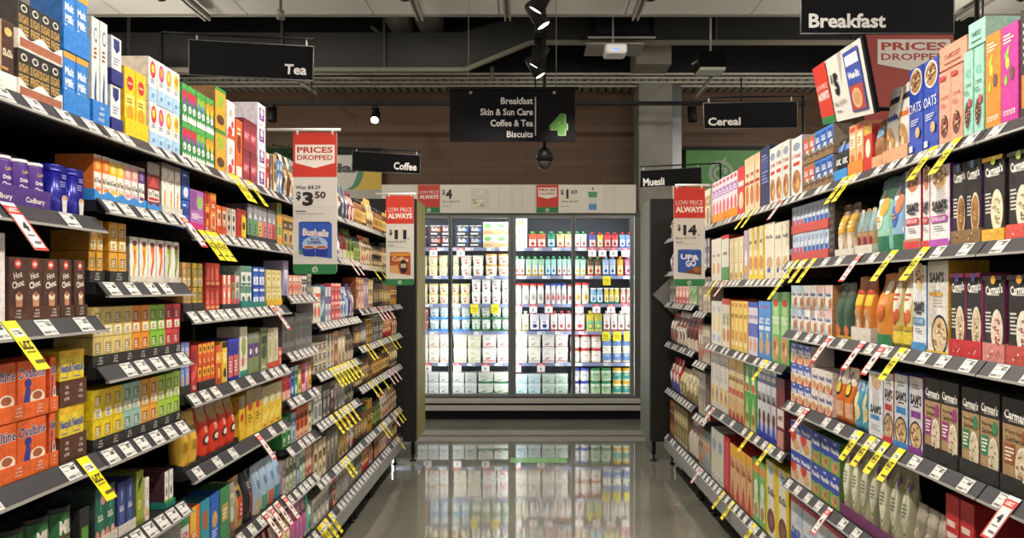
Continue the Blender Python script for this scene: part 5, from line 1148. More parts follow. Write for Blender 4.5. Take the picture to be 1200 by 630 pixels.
for bk, xa, xb in (('F', 417.7, 437.5), ('G', 439, 466)):
    for k in range(7):
        its = FAR[k] if bk == 'F' else FAR[(k + 3) % 7] if k not in (0,) else FAR[0]
        lim = [.19, .19, .19, .17, .19, .28, .19]
        room = (BAYS[bk]['lips'][k - 1] - BAYS[bk]['lips'][k] - BASE - .01) if k else .3
        its = [(a, b_, c, min(h, room), n if bk == 'F' else n + 1, l) for a, b_, c, h, n, l in its]
        pack(bk, k, xa, xb, its)
# ================================================================== RIGHT RUN
def car(top, bowl, bits, band=None, txt='#d9d5cc'):
    a = [('T', "Carman's", .5, .84, .84, .11, '#f2efe8', .035, .1), ('R', .2, .77, .75, .783, '#d9d5cc'), ('L', .08, .34, .42, .6, 6, txt), ('B', .66, .36, .3, .25, '#e9ddc0', bowl, bits, 26)]
    for i in range(7): a.append(('E', .3 + .1 * i % .6, .06 + .03 * (i % 3), .035, .012, bits[i % len(bits)]))
    if top: a.append(('R', 0, .95, 1, 1, top))
    if band: a += [('E', .55, .95, .12, .05, band)]
    return a
def porr(c):
    return [('R', 0, .72, 1, 1, '#2b2826'), ('T', "Carman's", .5, .82, .86, .1, '#efece4', .035, -.06), ('R', .2, .755, .8, .765, '#b8b2a8'), ('T', 'Porridge', .42, .64, .6, .055, '#3a2f26', .01), ('T', 'Sachets', .42, .57, .6, .055, '#3a2f26', .01), ('R', .06, .3, .46, .52, c), ('L', .1, .34, .42, .5, 4, '#efe9dc'), ('E', .8, .62, .13, .08, c), ('B', .72, .3, .26, .22, '#f0ebe0', '#e2d4b4', ['#8a5a3a', '#f4efe4', c, '#c9a470'], 20), ('R', 0, 0, 1, .14, '#2b2826')]
def sams(c, bowlc='#d8b98a', side=None, low=False):
    a = [('B', .5, .86, .42, .17, '#e8e2d6', bowlc, ['#8a5a34', '#c99a5c', '#efe0c0', '#b34a3a'], 26), ('T', "SAM'S", .52, .52, .76, .12, '#26222a', .05), ('R', .3, .435, .72, .455, '#26222a'), ('R', .1, .31, .9, .39, c), ('T', '~GRANOLA', .5, .35, .66, .04, '#f4f0f0', .02), ('L', .25, .22, .8, .28, 2, '#8a8690'), ('R', 0, 0, 1, .1, c)]
    if low: a = [('T', "SAM'S", .5, .7, .8, .14, '#26222a', .05), ('R', .3, .6, .72, .62, '#26222a'), ('R', .15, .46, .85, .55, c), ('L', .25, .84, .8, .92, 2, '#8a8690'), ('B', .5, .22, .46, .2, '#26222a', '#d8b98a', ['#efe0c0', '#b8805a', '#8a5a34'], 20), ('R', 0, 0, 1, .08, c)]
    return a
# ---- top shelf (near to far)
row('R0', 0, 1193.5, 1212, 1, bx('#2b2626', [('R', .1, .1, .9, .4, '#e8862a'), ('L', .2, .5, .85, .9, 6, '#d8d2c8')], '#c87a3a'), 'black and orange muesli box', 'cereal_box', 'box', top=2, d=.1)
chia = lambda c1: [('T', '~crunchy', .5, .12, .7, .05, '#f4ece0', .02), ('P', [(.2, .7), (.5, .8), (.4, .6)], c1), ('E', .4, .62, .12, .06, '#c8d84a'), ('E', .65, .5, .14, .07, '#6a4a34'), ('E', .3, .45, .1, .05, c1), ('L', .15, .82, .8, .92, 3, '#f2e6cc')]
row('R0', 0, 1171.5, 1192, 1, bx('#c9309a', chia('#8fc84a'), '#a8247e'), 'magenta cereal box with green leaves', 'cereal_box', 'box', top=22, d=.08)
row('R0', 0, 1152.5, 1171, 1, bx('#e08a24', chia('#b8c83a'), '#c9741a'), 'bright orange cereal box', 'cereal_box', 'box', top=33, d=.08)
mint = [('T', '~GRANOLA', .5, .6, .6, .04, '#2f6a5c'), ('E', .5, .74, .3, .05, '#7fc0ae'), ('B', .45, .26, .36, .18, '#8fcab9', '#5a3a2c', ['#8a5a3a', '#d8c09a', '#3a241c', '#c8505a'], 24), ('R', .6, .35, .9, .44, '#d84a5a'), ('L', .2, .5, .8, .55, 2, '#3f7a6a')]
row('R1', 0, 1128, 1151.5, 2, bx('#9fd4c2', mint, '#8cc4b0'), 'mint green granola box', 'cereal_box', 'box', top=50, d=.1)
salm = [('T', '~GRANOLA', .5, .64, .6, .04, '#8a3a2a'), ('B', .5, .26, .4, .18, '#eaa892', '#6a3a28', ['#a86a44', '#e8c8a0', '#4a2a1c', '#d8505a'], 24), ('R', .1, .88, .6, .94, '#d8404a'), ('L', .2, .52, .8, .57, 2, '#a85a44')]
row('R1', 0, 1098.5, 1127, 2, bx('#ea9f86', salm, '#dc8f74'), 'salmon pink granola box', 'cereal_box', 'box', top=72, d=.1)
def lying(x0, x1, z, col, label, tcol):
    y0, y1 = right_y(x1), right_y(x0); b = MB(); w = y1 - y0
    b.box(-w / 2, 0, 0, w / 2, .25, .068, col, .0012); S = boxS(); b.glyphs(S, 7, 0, .034, w * .6, .012, tcol); b.rect(S, -w * .3, .012, w * .3, .016, tcol)
    T = lambda u, v, l: Vector((u, v, .068 + l)); b.ell(T, 0, .09, w * .3, .06, '#7a4a34')
    o = put('cereal_box', b.mesh('packet'), None, (XBR + LIP_D + .014, (y0 + y1) / 2, z), R_(-90)); tag(o, label, 'box')
zt = 1.88 + BASE
Y1 = right_y(1127); h1 = EYE - (72 - VY) * Y1 / FPX; lying(1099, 1131, h1 + .003, '#e89c80', 'salmon pink granola box lying flat on top of two salmon boxes', '#8a3a2a')
Y1 = right_y(1151.5); h2 = EYE - (50 - VY) * Y1 / FPX; lying(1133, 1164.5 - 12, h2 + .003, '#a2d6c6', 'mint green granola box lying flat on top of two mint boxes', '#2f6a5c')
oats = [('B', .5, .84, .44, .15, '#e9e4da', '#b08458', ['#8a5a34', '#d8b484', '#5a3a22', '#efe0c0'], 26), ('T', 'OATS', .5, .54, .86, .11, '#f0f2f8', .0), ('L', .2, .34, .8, .42, 3, '#c8d2f0'), ('R', .1, .05, .35, .12, '#d8d8e4'), ('E', .7, .25, .16, .06, '#c9a878')]
row('R1', 0, 1064, 1098, 2, bx('#2446b0', oats, '#1c3a98'), 'blue oats box with a bowl on top', 'cereal_box', 'box', top=64, d=.08)
gran = lambda c: ['#e8e2d8', [('T', 'granola', .5, .6, .94, .13, c, .05), ('R', .1, .8, .9, .88, '#2a2a34'), ('E', .5, .28, .38, .2, '#b88a58'), ('E', .4, .3, .12, .06, '#8a5a3a'), ('E', .6, .24, .12, .06, '#e4c8a0'), ('E', .5, .36, .1, .05, '#d8a870'), ('R', 0, 0, 1, .1, '#d8a87a')]]
row('R1', 0, 1033.5, 1063, 2, bg('#fff', seal=.07, neck=.08), ['white granola pouch with orange lettering', 'white granola pouch with blue lettering'], 'muesli_bag', 'pouch', top=92, d=.045, tray='#d7a17a', trayh=.05, variants=[gran('#e2762a'), gran('#33509a')])
row('R1', 0, 1021, 1033, 1, bg('#a87a50', [('E', .5, .4, .36, .22, '#8a5a34'), ('R', .1, .65, .9, .85, '#7ab0d0')]), 'small brown nut cluster pouch', 'muesli_bag', 'pouch', top=138, d=.075, tray='#d7a17a', trayh=.045)
row('R1', 0, 1011, 1020.5, 1, bx('#c8382c', [('E', .5, .5, .3, .2, '#f0e2c8'), ('R', 0, .8, 1, 1, '#e4b24a')]), 'red cereal bar box', 'bar_box', 'box', h=.17, d=.09)
row('R1', 0, 993, 1010.5, 2, bx('#eab07e', [('R', .15, .55, .85, .8, '#f4dcc0'), ('E', .5, .3, .3, .14, '#c86a3a'), ('R', .1, .86, .9, .95, '#d8483a'), ('L', .25, .6, .75, .75, 3, '#a8643a')], '#dca06c'), 'peach cereal bar box', 'bar_box', 'box', top=140, d=.09, tray='#f0883a', trayh=.055)
row('R1', 0, 976.5, 992, 2, bg('#222124', [('T', 'BULK', .5, .45, .8, .14, '#e8e6e2', .05, 0), ('R', .1, .7, .9, .86, '#3a6ac0'), ('R', .2, .1, .8, .25, '#8a8a90')], seal=.1), 'black oat pouch with white letters', 'muesli_bag', 'pouch', top=158, d=.07, tray='#3c8fd8', trayh=.045)
lc = lambda c, c2: ['#cfc4b4', [('R', 0, .35, 1, 1, c), ('R', .1, .45, .9, .9, c2), ('T', '~pack', .5, .68, .66, .2, '#dfe4ec'), ('R', .5, .36, .95, .5, '#d8d0c0'), ('R', 0, 0, 1, .3, '#5a4a3c'), ('E', .3, .3, .14, .09, '#5a4a3c'), ('E', .7, .3, .14, .09, '#5a4a3c')], '#8a7a68']
row('R1', 0, 940, 976, 5, bx('#fff'), ['blue drink carton in brown bear tray', 'tan drink carton in red tray'], 'drink_carton', 'carton', h=.120, d=.08, layers=2, tray='#8a6b48', trayh=.03, laytray=True, notch=5,
    variants=[lc('#3f7ac8', '#1f4a9a')] * 3 + [lc('#8a7a5a', '#d8503a')] * 2)
ut = [('T', '~Toasties', .5, .68, .8, .06, '#b03a34', .02), ('E', .5, .84, .34, .07, '#8a94a8'), ('E', .5, .25, .4, .2, '#b07a4a'), ('E', .35, .3, .14, .08, '#8a5630'), ('E', .62, .2, .16, .08, '#d8a870'), ('R', .2, .52, .8, .58, '#c8403a')]
row('R1', 0, 926.5, 939, 1, bx('#e4ddd8', ut, '#b8a8c4', [('E', .5, .5, .3, .4, '#4a6ac8'), ('E', .5, .55, .2, .2, '#e8e4f0'), ('L', .15, .05, .85, .2, 3, '#7a6a8a')]), 'white oat cereal box with lilac side', 'cereal_box', 'box', top=157, d=.2)
row('R2', 0, 901, 924, 3, bx('#ded8cf', ut, '#cfc7bc'), 'white oat cereal box', 'cereal_box', 'box', top=162, d=.2)
row('R2', 0, 890.5, 900.5, 1, bx('#28335c', [('L', .1, .4, .9, .9, 9, '#7a88b8'), ('R', .1, .6, .9, .75, '#3a4a80')], '#1f2848', [('L', .1, .1, .9, .9, 14, '#6a78a8')]), 'navy blue cereal box', 'cereal_box', 'box', top=169, d=.2)
row('R2', 0, 872, 890, 3, bx('#e0c4a4', [('E', .5, .3, .36, .18, '#b8743a'), ('R', 0, .85, 1, 1, '#d8b48a'), ('T', '~Flakes', .5, .68, .7, .06, '#a83228', .03), ('R', .1, .5, .9, .56, '#a8443a')], '#a8342c'), 'beige cereal box with red side', 'cereal_box', 'box', top=177, d=.2)
row('R2', 0, 864, 871.5, 1, bx('#cf3a38', [('E', .5, .3, .36, .18, '#e8c89a'), ('R', .1, .6, .9, .7, '#f0e0d8')], '#b02a2a'), 'scarlet cereal box', 'cereal_box', 'box', top=193, d=.2)
row('R2', 0, 834, 863.5, 7, bx('#ddd3d8', [('R', .1, .6, .9, .8, '#9a6ab0'), ('E', .5, .35, .3, .16, '#d8606a'), ('R', 0, 0, 1, .22, '#e8922a'), ('R', .2, .88, .8, .96, '#c8404a'), ('L', .2, .64, .8, .76, 2, '#f0e8f0')], '#c8bcc4'), 'pale lilac cereal box with orange base', 'cereal_box', 'box', h=.27, d=.2)
# ---- second shelf
row('R0', 1, 1178, 1206, 1, bx('#242122', car('#3a3232', '#efe8d2', ['#c8a868', '#8a5a3a', '#f4f0e0', '#a8c06a'], '#b8c84a'), '#1f1c1d'), 'black muesli box with green dot, big bowl', 'muesli_box', 'box', top=172, d=.08, tray='#e0564a', trayh=.04)
row('R0', 1, 1206.5, 1260, 2, bx('#242122', car(None, '#efe8d2', ['#b83a4a', '#8a5a3a', '#f4f0e0']), '#1f1c1d'), 'black muesli box at frame edge', 'muesli_box', 'box', h=.235, d=.08, tray='#e0564a', trayh=.04)
row('R1', 1, 1149.5, 1176, 1, bx('#242122', car('#e8b22a', '#efe6c8', ['#d8c080', '#b89a5a', '#f4f0e0', '#9ab06a'], '#b8c84a'), '#2a2223'), 'black muesli box with yellow top', 'muesli_box', 'box', top=179, d=.08, tray='#efb33a', trayh=.035)
row('R1', 1, 1113.5, 1148.5, 2, bx('#262324', car(None, '#a8743a', ['#e0a83a', '#8a4a24', '#d8c8a0', '#c87a2a'], '#5a94d8'), '#4a2f5a'), 'black muesli box with blue badge', 'muesli_box', 'box', top=184, d=.08, tray='#8a6b48', trayh=.042)
row('R1', 1, 1089, 1112.5, 1, bx('#ece8ea', sams('#c05ab8'), '#8a3f96', [('L', .3, .1, .7, .9, 16, '#b07abc')]), 'white granola box with violet base', 'granola_box', 'box', top=190, d=.09, tray='#b39472', trayh=.0)if False else None
row('R1', 1, 1089, 1112.5, 1, bx('#ece8ea', sams('#c05ab8'), '#8a3f96'), 'white granola box with violet base', 'granola_box', 'box', top=190, d=.09)
row('R1', 1, 1079.5, 1088, 1, bx('#ece8ea', sams('#d8404a', '#c87a5a'), '#b8283a'), 'white granola box, red, half hidden', 'granola_box', 'box', h=.25, d=.09)
row('R1', 1, 1058, 1078, 1, bx('#ece8ea', sams('#d8404a', '#c87a5a'), '#c22c3c', [('L', .3, .2, .7, .9, 12, '#e08a92')]), 'white granola box with red side', 'granola_box', 'box', h=.255, d=.09, tray='#b39472', trayh=.035)
chi = lambda c, c2, c3: [c, [('R', 0, 0, 1, .22, '#2a7a5a'), ('E', .4, .45, .3, .14, c2), ('E', .65, .62, .24, .14, c3), ('P', [(.1, .3), (.5, .38), (.9, .3), (.9, .24), (.1, .24)], '#e9dfc8'), ('E', .35, .75, .2, .1, '#e4f0ea'), ('L', .25, .42, .7, .5, 2, '#e0a23a'), ('R', 0, .85, 1, .97, '#7a9aa0')]]
row('R1', 1, 1040, 1056.5, 1, bg('#fff', seal=.05), 'blue oat bag, fruit picture', 'muesli_bag', 'bag', h=.27, d=.09, variants=[chi('#8fb8dc', '#3a6ab8', '#c87a4a')])
row('R1', 1, 1022.5, 1039.5, 1, bg('#fff', seal=.05), 'mint oat bag, fruit picture', 'muesli_bag', 'bag', h=.26, d=.09, variants=[chi('#9ad4c0', '#e4ecd8', '#e8a83a')])
row('R1', 1, 1001, 1021.5, 3, bg('#b8946c', [('R', 0, .5, 1, .95, '#9ab4b8'), ('E', .4, .3, .2, .12, '#a83246'), ('E', .7, .28, .16, .12, '#8a2438'), ('R', 0, 0, 1, .16, '#d8ccb8')], seal=.1, neck=.3), 'small tan berry muesli bag', 'muesli_bag', 'bag', h=.165, d=.07, tray='#d9d3c6', trayh=.035)
row('R1', 1, 978, 1000, 2, bg('#cbb89a', [('R', 0, .45, 1, .8, '#d8a82a'), ('L', .2, .55, .8, .7, 2, '#f4ecd4'), ('E', .5, .25, .3, .14, '#e4dccc')], top='#6a5234', seal=.1, neck=.3), 'yellow and brown muesli bag', 'muesli_bag', 'bag', h=.20, d=.09, tray='#d9d3c6', trayh=.03)
row('R1', 1, 971, 977, 1, bx('#2a221e', [('L', .1, .1, .9, .9, 7, '#6a5a44')], '#2a221e', [('L', .1, .1, .9, .9, 8, '#5a4a38')]), 'dark printed display carton', 'display_carton', 'carton', h=.245, d=.2)
lq = lambda c, c2: ['#9ab4d8', [('R', 0, .55, 1, 1, '#b8c4d8'), ('P', [(.1, .1), (.9, .6), (.9, .8), (.1, .3)], '#e8ecf2'), ('R', .15, .3, .85, .5, c2), ('L', .2, .72, .8, .9, 3, '#5a74a8'), ('R', 0, 0, 1, .12, c)]]
row('R1', 1, 927, 970, 9, bx('#fff'), ['breakfast drink carton, pink tray row', 'breakfast drink carton, cream tray row', 'breakfast drink carton, blue tray row'], 'drink_carton', 'carton', h=.122, d=.08, layers=2, tray='#c7524c', trayh=.04, laytray=True,
    variants=[lq('#c8505a', '#3a5aa8'), lq('#e0d4b4', '#3a5aa8'), lq('#2a4ac0', '#c84a5a')])
# ---- third shelf
row('R0', 2, 1178.5, 1209, 1, bx('#2a2728', car('#3a3436', '#efe6dc', ['#c8303a', '#8a2a34', '#f4f0ea', '#b87a4a'], '#e8a83a'), '#4a3a3e'), 'black muesli box with large berry bowl', 'muesli_box', 'box', top=321, d=.08, tray='#c7524c', trayh=.05)
row('R0', 2, 1210, 1262, 2, bx('#2a2728', car('#7a2f52', '#efe6dc', ['#c8303a', '#8a2a34', '#f4f0ea']), '#4a3a3e'), 'black muesli box past frame edge', 'muesli_box', 'box', h=.235, d=.08, tray='#c7524c', trayh=.05)
row('R1', 2, 1150.5, 1176.5, 1, bx('#2a2728', car('#4a2f3c', '#e8d4c8', ['#c8303a', '#a82a3a', '#f4f0ea', '#d88a3a'], '#e8b23a'), '#6a2a4a'), 'black muesli box with berry bowl', 'muesli_box', 'box', top=322, d=.08, tray='#d98a84', trayh=.05)
row('R1', 2, 1111.5, 1149.5, 2, bx('#2a2728', car('#b83a7a', '#d8c4a0', ['#e8dcc0', '#8a6a44', '#c8a870', '#f4f0e4'], '#5a6ac8'), '#a83a72'), 'black muesli box with magenta top', 'muesli_box', 'box', top=319, d=.08, tray='#c9303a', trayh=.05)
row('R1', 2, 1086, 1110.5, 1, bx('#e9e6e0', [('T', "SAM'S", .45, .82, .7, .12, '#4a4a50', .05), ('L', .3, .5, .8, .7, 6, '#b0aca8'), ('R', .1, .62, .75, .66, '#d8a83a'), ('B', .6, .2, .4, .22, '#2f2c2a', '#e0c49a', ['#b88a5a', '#efe0c4', '#8a5a34'], 20), ('R', 0, 0, 1, .03, '#e0b23a')], '#e0b02c', [('L', .2, .1, .8, .9, 10, '#c4962a')]), 'white granola box with yellow side', 'granola_box', 'box', top=304, d=.12)
row('R1', 2, 1069, 1085, 1, bx('#e6e8ea', sams('#4a94d0', '#e0cfa4'), '#3a84c8'), 'white granola box with blue band', 'granola_box', 'box', top=310, d=.09)
yb = [('E', .5, .62, .38, .2, '#efe6d0'), ('L', .25, .58, .75, .7, 2, '#c8402f'), ('E', .35, .35, .2, .1, '#c8503a'), ('E', .65, .4, .16, .08, '#d8724a'), ('R', 0, .05, 1, .2, '#e8d04a'), ('R', .0, .22, 1, .27, '#c8a83a')]
row('R1', 2, 1042, 1068, 2, bg('#e3cf82', yb, '#a88a4a', seal=.12), 'yellow muesli bag with red flowers', 'muesli_bag', 'bag', h=.265, d=.09)
row('R1', 2, 1021, 1041, 1, bg('#d98c3c', [('P', [(.1, .2), (.9, .35), (.8, .6), (.2, .5)], '#e8c48a'), ('E', .6, .8, .2, .1, '#f0e4d0'), ('R', 0, 0, 1, .15, '#3a8a5a'), ('E', .5, .45, .24, .12, '#c8641f')], '#b86a2a', seal=.1, neck=.3), 'orange muesli bag, clear twisted top', 'muesli_bag', 'bag', h=.245, d=.09)
row('R1', 2, 997, 1020, 2, bg('#d27a2c', [('R', .1, .55, .9, .72, '#efc02a'), ('E', .5, .3, .38, .2, '#c09064'), ('E', .4, .32, .14, .08, '#8a5630'), ('E', .62, .26, .14, .08, '#e4c8a0'), ('R', .1, .74, .9, .8, '#c8401f')], '#a85a24', seal=.12, neck=.3), 'orange nut muesli bag', 'muesli_bag', 'bag', h=.235, d=.09, tray='#d9d3c6', trayh=.05, ttext='~print')
row('R1', 2, 975.5, 995.5, 2, bg('#3f5a4a', [('P', [(0, .4), (.5, .6), (1, .45), (1, .35), (0, .3)], '#5a9a4a'), ('P', [(0, .3), (.5, .42), (1, .32), (1, .24), (0, .2)], '#4a90c8'), ('E', .5, .14, .3, .1, '#d8703a'), ('R', 0, 0, 1, .05, '#d8a83a')], '#3a4438', seal=.12, neck=.2), 'dark green oat bag with hills', 'muesli_bag', 'bag', h=.215, d=.08)
br = lambda c, c2: ['#e4e0da', [('R', 0, .7, 1, 1, c), ('T', '~Weet', .45, .62, .7, .12, '#2a4aa8', .03), ('P', [(.4, 0), (.75, .5), (1, .5), (1, 0)], c2), ('E', .7, .26, .2, .2, '#b8743a'), ('R', 0, 0, .35, .2, '#a8c4d8')], '#c48a58']
row('R1', 2, 926, 974.5, 6, bx('#fff'), ['rose wheat biscuit packet', 'white wheat biscuit packet', 'sky wheat biscuit packet'], 'cereal_packet', 'packet', h=.103, d=.1, layers=2, variants=[br('#e4c4c0', '#e0b48c'), br('#eae6e2', '#d8a478'), br('#b8d0e0', '#d8b48c')])
# ---- fourth shelf
row('R0', 3, 1171, 1209, 1, bx('#b09068', porr('#9a5a2c'), '#2b2826'), 'kraft porridge box with honey bowl', 'porridge_box', 'box', top=472, d=.08, tray='#2c2a28', trayh=.045)
row('R0', 3, 1210, 1275, 2, bx('#b09068', porr('#9a5a2c'), '#2b2826'), 'kraft porridge box past frame edge', 'porridge_box', 'box', h=.238, d=.08, tray='#2c2a28', trayh=.045)
row('R1', 3, 1123.5, 1170, 2, bx('#b09068', porr('#3f8a5c'), '#2b2826'), 'kraft porridge box with green panel', 'porridge_box', 'box', top=462, d=.08, tray='#2c2a28', trayh=.045)
row('R1', 3, 1081, 1122.5, 2, bx('#b09068', porr('#a03a86'), '#2b2826'), 'kraft porridge box with purple panel', 'porridge_box', 'box', top=450, d=.08, tray='#2c2a28', trayh=.045)
row('R1', 3, 1063.5, 1080, 1, bx('#dcd8dc', sams('#8a3f9a', low=True), '#7a3488'), 'white porridge box with purple label', 'granola_box', 'box', top=443, d=.09)
row('R1', 3, 1047, 1063, 1, bx('#e0e2e4', sams('#3f8ad8', low=True), '#3a7ac8'), 'white porridge box with blue label', 'granola_box', 'box', top=440, d=.09)
row('R1', 3, 1034.5, 1046.5, 1, bx('#e4dede', sams('#d0404a', low=True), '#b02838'), 'white porridge box with red label', 'granola_box', 'box', top=438, d=.09)
row('R1', 3, 1017, 1034, 1, bx('#e2e4e6', [('E', .55, .85, .34, .12, '#d8b890'), ('T', "SAM'S", .5, .42, .76, .13, '#3a3a40', .05), ('R', .15, .26, .75, .33, '#4a94d8'), ('L', .2, .1, .8, .2, 3, '#a8a8ac')], '#3a7ac4', [('L', .3, .1, .7, .9, 14, '#8ab4e0')]), 'white granola box with blue side', 'granola_box', 'box', top=437, d=.09)
row('R1', 3, 998, 1016, 2, bg('#4fa0b8', [('E', .4, .6, .26, .16, '#e8e0b8'), ('E', .65, .35, .24, .16, '#e4d8a0'), ('E', .5, .85, .2, .08, '#9a6ac0'), ('P', [(.1, .1), (.5, .3), (.9, .12)], '#d8ecf0')], '#8ac0cc', seal=.1), 'turquoise cereal bag', 'muesli_bag', 'bag', h=.18, d=.08)
row('R1', 3, 975.5, 997, 2, bg('#e07a34', [('E', .5, .62, .3, .14, '#3a2a24'), ('E', .5, .62, .22, .1, '#e8c83a'), ('R', .1, .1, .9, .38, '#e8b890'), ('P', [(.1, .85), (.5, .95), (.5, .75)], '#8a4ab0')], '#d8d0b8', seal=.14), 'orange oat cluster bag', 'muesli_bag', 'bag', h=.215, d=.09)
wb = lambda c, c2, t: ['#ede2d6', [('R', 0, .52, 1, 1, c), ('T', 'Weet-Bix', .5, .64, .86, .22, t, .05), ('E', .4, .25, .32, .18, '#d8a468'), ('P', [(.55, 0), (1, 0), (1, .4)], c2), ('R', .3, .86, .7, .94, '#d8d4e0')], '#e4d8cc']
row('R1', 3, 950, 974.5, 3, bx('#fff'), 'cream wheat biscuit box', 'cereal_packet', 'packet', h=.089, d=.1, layers=2, variants=[wb('#efe4d8', '#d8503a', '#2f4a9a')])
row('R1', 3, 926, 949.5, 3, bx('#fff'), 'blue wheat biscuit box', 'cereal_packet', 'packet', h=.089, d=.1, layers=3, variants=[wb('#2f56b8', '#d8402f', '#f2f2f4')])
# ---- fifth and bottom shelf
row('R1', 4, 984, 1065, 7, bg('#b3a98e', [('E', .5, .55, .4, .36, '#cfd6b0'), ('E', .5, .55, .36, .32, '#7f9a4a'), ('E', .55, .53, .3, .26, '#e4e4d0'), ('L', .35, .45, .75, .62, 4, '#8a8a78'), ('E', .75, .8, .1, .06, '#8a4ab0'), ('R', 0, 0, 1, .12, '#7a4a7a')], '#8f8670', seal=.1), 'grey green oat bag', 'muesli_bag', 'bag', top=552, d=.09, tray='#6f2d62', trayh=.045)
row('R1', 4, 1067, 1105, 3, bg('#8f8876', [('E', .5, .4, .36, .24, '#b0a890'), ('L', .3, .3, .7, .5, 3, '#6a6454')], '#a8a090', seal=.12), 'clear grey oat bag', 'muesli_bag', 'bag', h=.2, d=.1)
row('R1', 4, 1107, 1140, 2, bx('#c0282c', [('L', .1, .3, .9, .8, 4, '#e8d0c8'), ('R', 0, 0, 1, .2, '#8a1a20')], '#a82024'), 'red cereal carton below porridge', 'cereal_box', 'box', top=592, d=.2)
wg = lambda c, c2: [c, [('R', 0, .5, 1, 1, c2), ('T', 'Weet-Bix', .5, .68, .9, .16, '#f2f2f4', .05), ('E', .5, .48, .5, .06, c2), ('E', .5, .2, .34, .16, '#cf9a64'), ('E', .6, .24, .16, .08, '#a8642f'), ('R', .35, .86, .65, .92, '#c8d0e8')], '#587a34']
row('R1', 4, 950, 983, 3, bx('#fff', sideart=[('R', .1, .15, .9, .18, '#c8c83a'), ('R', .1, .8, .9, .82, '#c8c83a'), ('R', .35, .25, .65, .42, '#a8b890')]), 'green wheat biscuit carton', 'cereal_box', 'box', h=.134, d=.16, layers=2, variants=[wg('#7fa85a', '#2f4ab0')])
row('R1', 4, 926, 949, 2, bx('#fff'), 'red and blue wheat biscuit carton', 'cereal_box', 'box', h=.134, d=.16, layers=2, variants=[wg('#e0d4c8', '#3050b8')[:1] + [[('R', 0, .62, 1, 1, '#3050b8'), ('T', 'Weet-Bix', .5, .76, .9, .16, '#f2f2f4', .05), ('R', 0, .45, .6, .62, '#d8402f'), ('P', [(0, .45), (.6, .45), (.3, .2)], '#d8402f'), ('E', .6, .24, .3, .16, '#d8a870')], '#d8d0c8']])
row('R1', 5, 926, 990, 4, bx('#d4dae0', [('R', 0, .1, .75, .45, '#3458b8'), ('T', 'Weet-Bix', .45, .5, .8, .1, '#2f4ab0', .05), ('P', [(.3, .6), (1, .9), (1, .6)], '#b4c4dc'), ('R', 0, .93, 1, 1, '#c8303a')], '#2f50b0'), 'large white and blue wheat biscuit box', 'cereal_box', 'box', h=.29, d=.2)
# ---- third right bay
row('R2', 1, 907, 924, 2, bx('#e4dcc4', [('T', '~choc', .5, .75, .7, .06, '#4a4a6a', .03), ('E', .5, .3, .3, .1, '#c9a878'), ('R', .3, .12, .6, .2, '#4a5ab0')], '#5a3a2c', [('R', .1, .55, .9, .75, '#8a5a40'), ('R', 0, .4, 1, .5, '#c8d0e0'), ('E', .5, .3, .3, .1, '#c84a2a'), ('R', .1, .85, .9, .92, '#3a5ac0')]), 'cream cereal box with chocolate side', 'cereal_box', 'box', top=257, d=.2)
row('R2', 1, 895, 906.5, 1, bx('#e4dcc4', [('T', '~choc', .5, .75, .7, .06, '#4a4a6a', .03), ('E', .5, .3, .3, .1, '#c9a878'), ('R', .3, .12, .6, .2, '#4a5ab0')], '#d8ceb4'), 'plain cream cereal box', 'cereal_box', 'box', top=259, d=.2)
row('R2', 1, 876, 894.5, 3, bx('#ecca2e', [('P', [(.2, 0), (.2, 1), (.75, 1), (.75, 0)], '#e4dccb'), ('T', '~hoops', .48, .72, .5, .05, '#3a3a4a', .03, 1.2), ('E', .5, .32, .34, .14, '#c88a6a'), ('R', 0, 0, 1, .1, '#f0d23a')], '#d9b41f'), 'yellow hoop cereal box', 'cereal_box', 'box', top=263, d=.2)
row('R2', 1, 871, 875.5, 1, bx('#b0a4c4', [('E', .5, .4, .34, .2, '#e4dce8'), ('E', .5, .2, .4, .1, '#d8a03a')], '#9a8cb0'), 'lilac grey cereal box', 'cereal_box', 'box', top=269, d=.2)
row('R2', 1, 854, 870.5, 3, bx('#d8c89a', [('R', .3, .2, .7, .9, '#e8dcb8'), ('L', .38, .4, .62, .8, 6, '#a8925a'), ('E', .5, .12, .3, .07, '#c8a45a')], '#bfae84'), 'straw coloured cereal box', 'cereal_box', 'box', top=276, d=.2)
row('R2', 1, 845, 853.5, 1, bx('#dfe4d4', [('R', 0, 0, 1, .3, '#5a9a5a'), ('T', '~bran', .5, .6, .6, .06, '#8a3a34', .03), ('R', 0, .92, 1, 1, '#c83a34')], '#9a2a2c'), 'white and green bran cereal box', 'cereal_box', 'box', top=274, d=.2)
row('R2', 1, 833, 844.5, 2, bx('#ddd4c8', [('T', '~flakes', .5, .6, .7, .06, '#8a3a54', .03, 1.2), ('E', .5, .3, .3, .14, '#d8a870')], '#cfc4b8'), 'ivory flake cereal box', 'cereal_box', 'box', top=278, d=.2)
row('R2', 2, 903.5, 924, 2, bx('#6fb55c', [('P', [(.1, .4), (.9, .4), (.7, 1), (.3, 1)], '#a8d090'), ('T', '~GRAINS', .5, .6, .8, .1, '#e9f0e0', .04), ('E', .5, .84, .28, .05, '#c83a34'), ('E', .5, .2, .44, .18, '#c09058'), ('E', .4, .24, .16, .07, '#8a5a30'), ('E', .64, .18, .14, .06, '#e0b884')], '#2f9a3c'), 'tall green grain cereal box', 'cereal_box', 'box', top=342, d=.2)
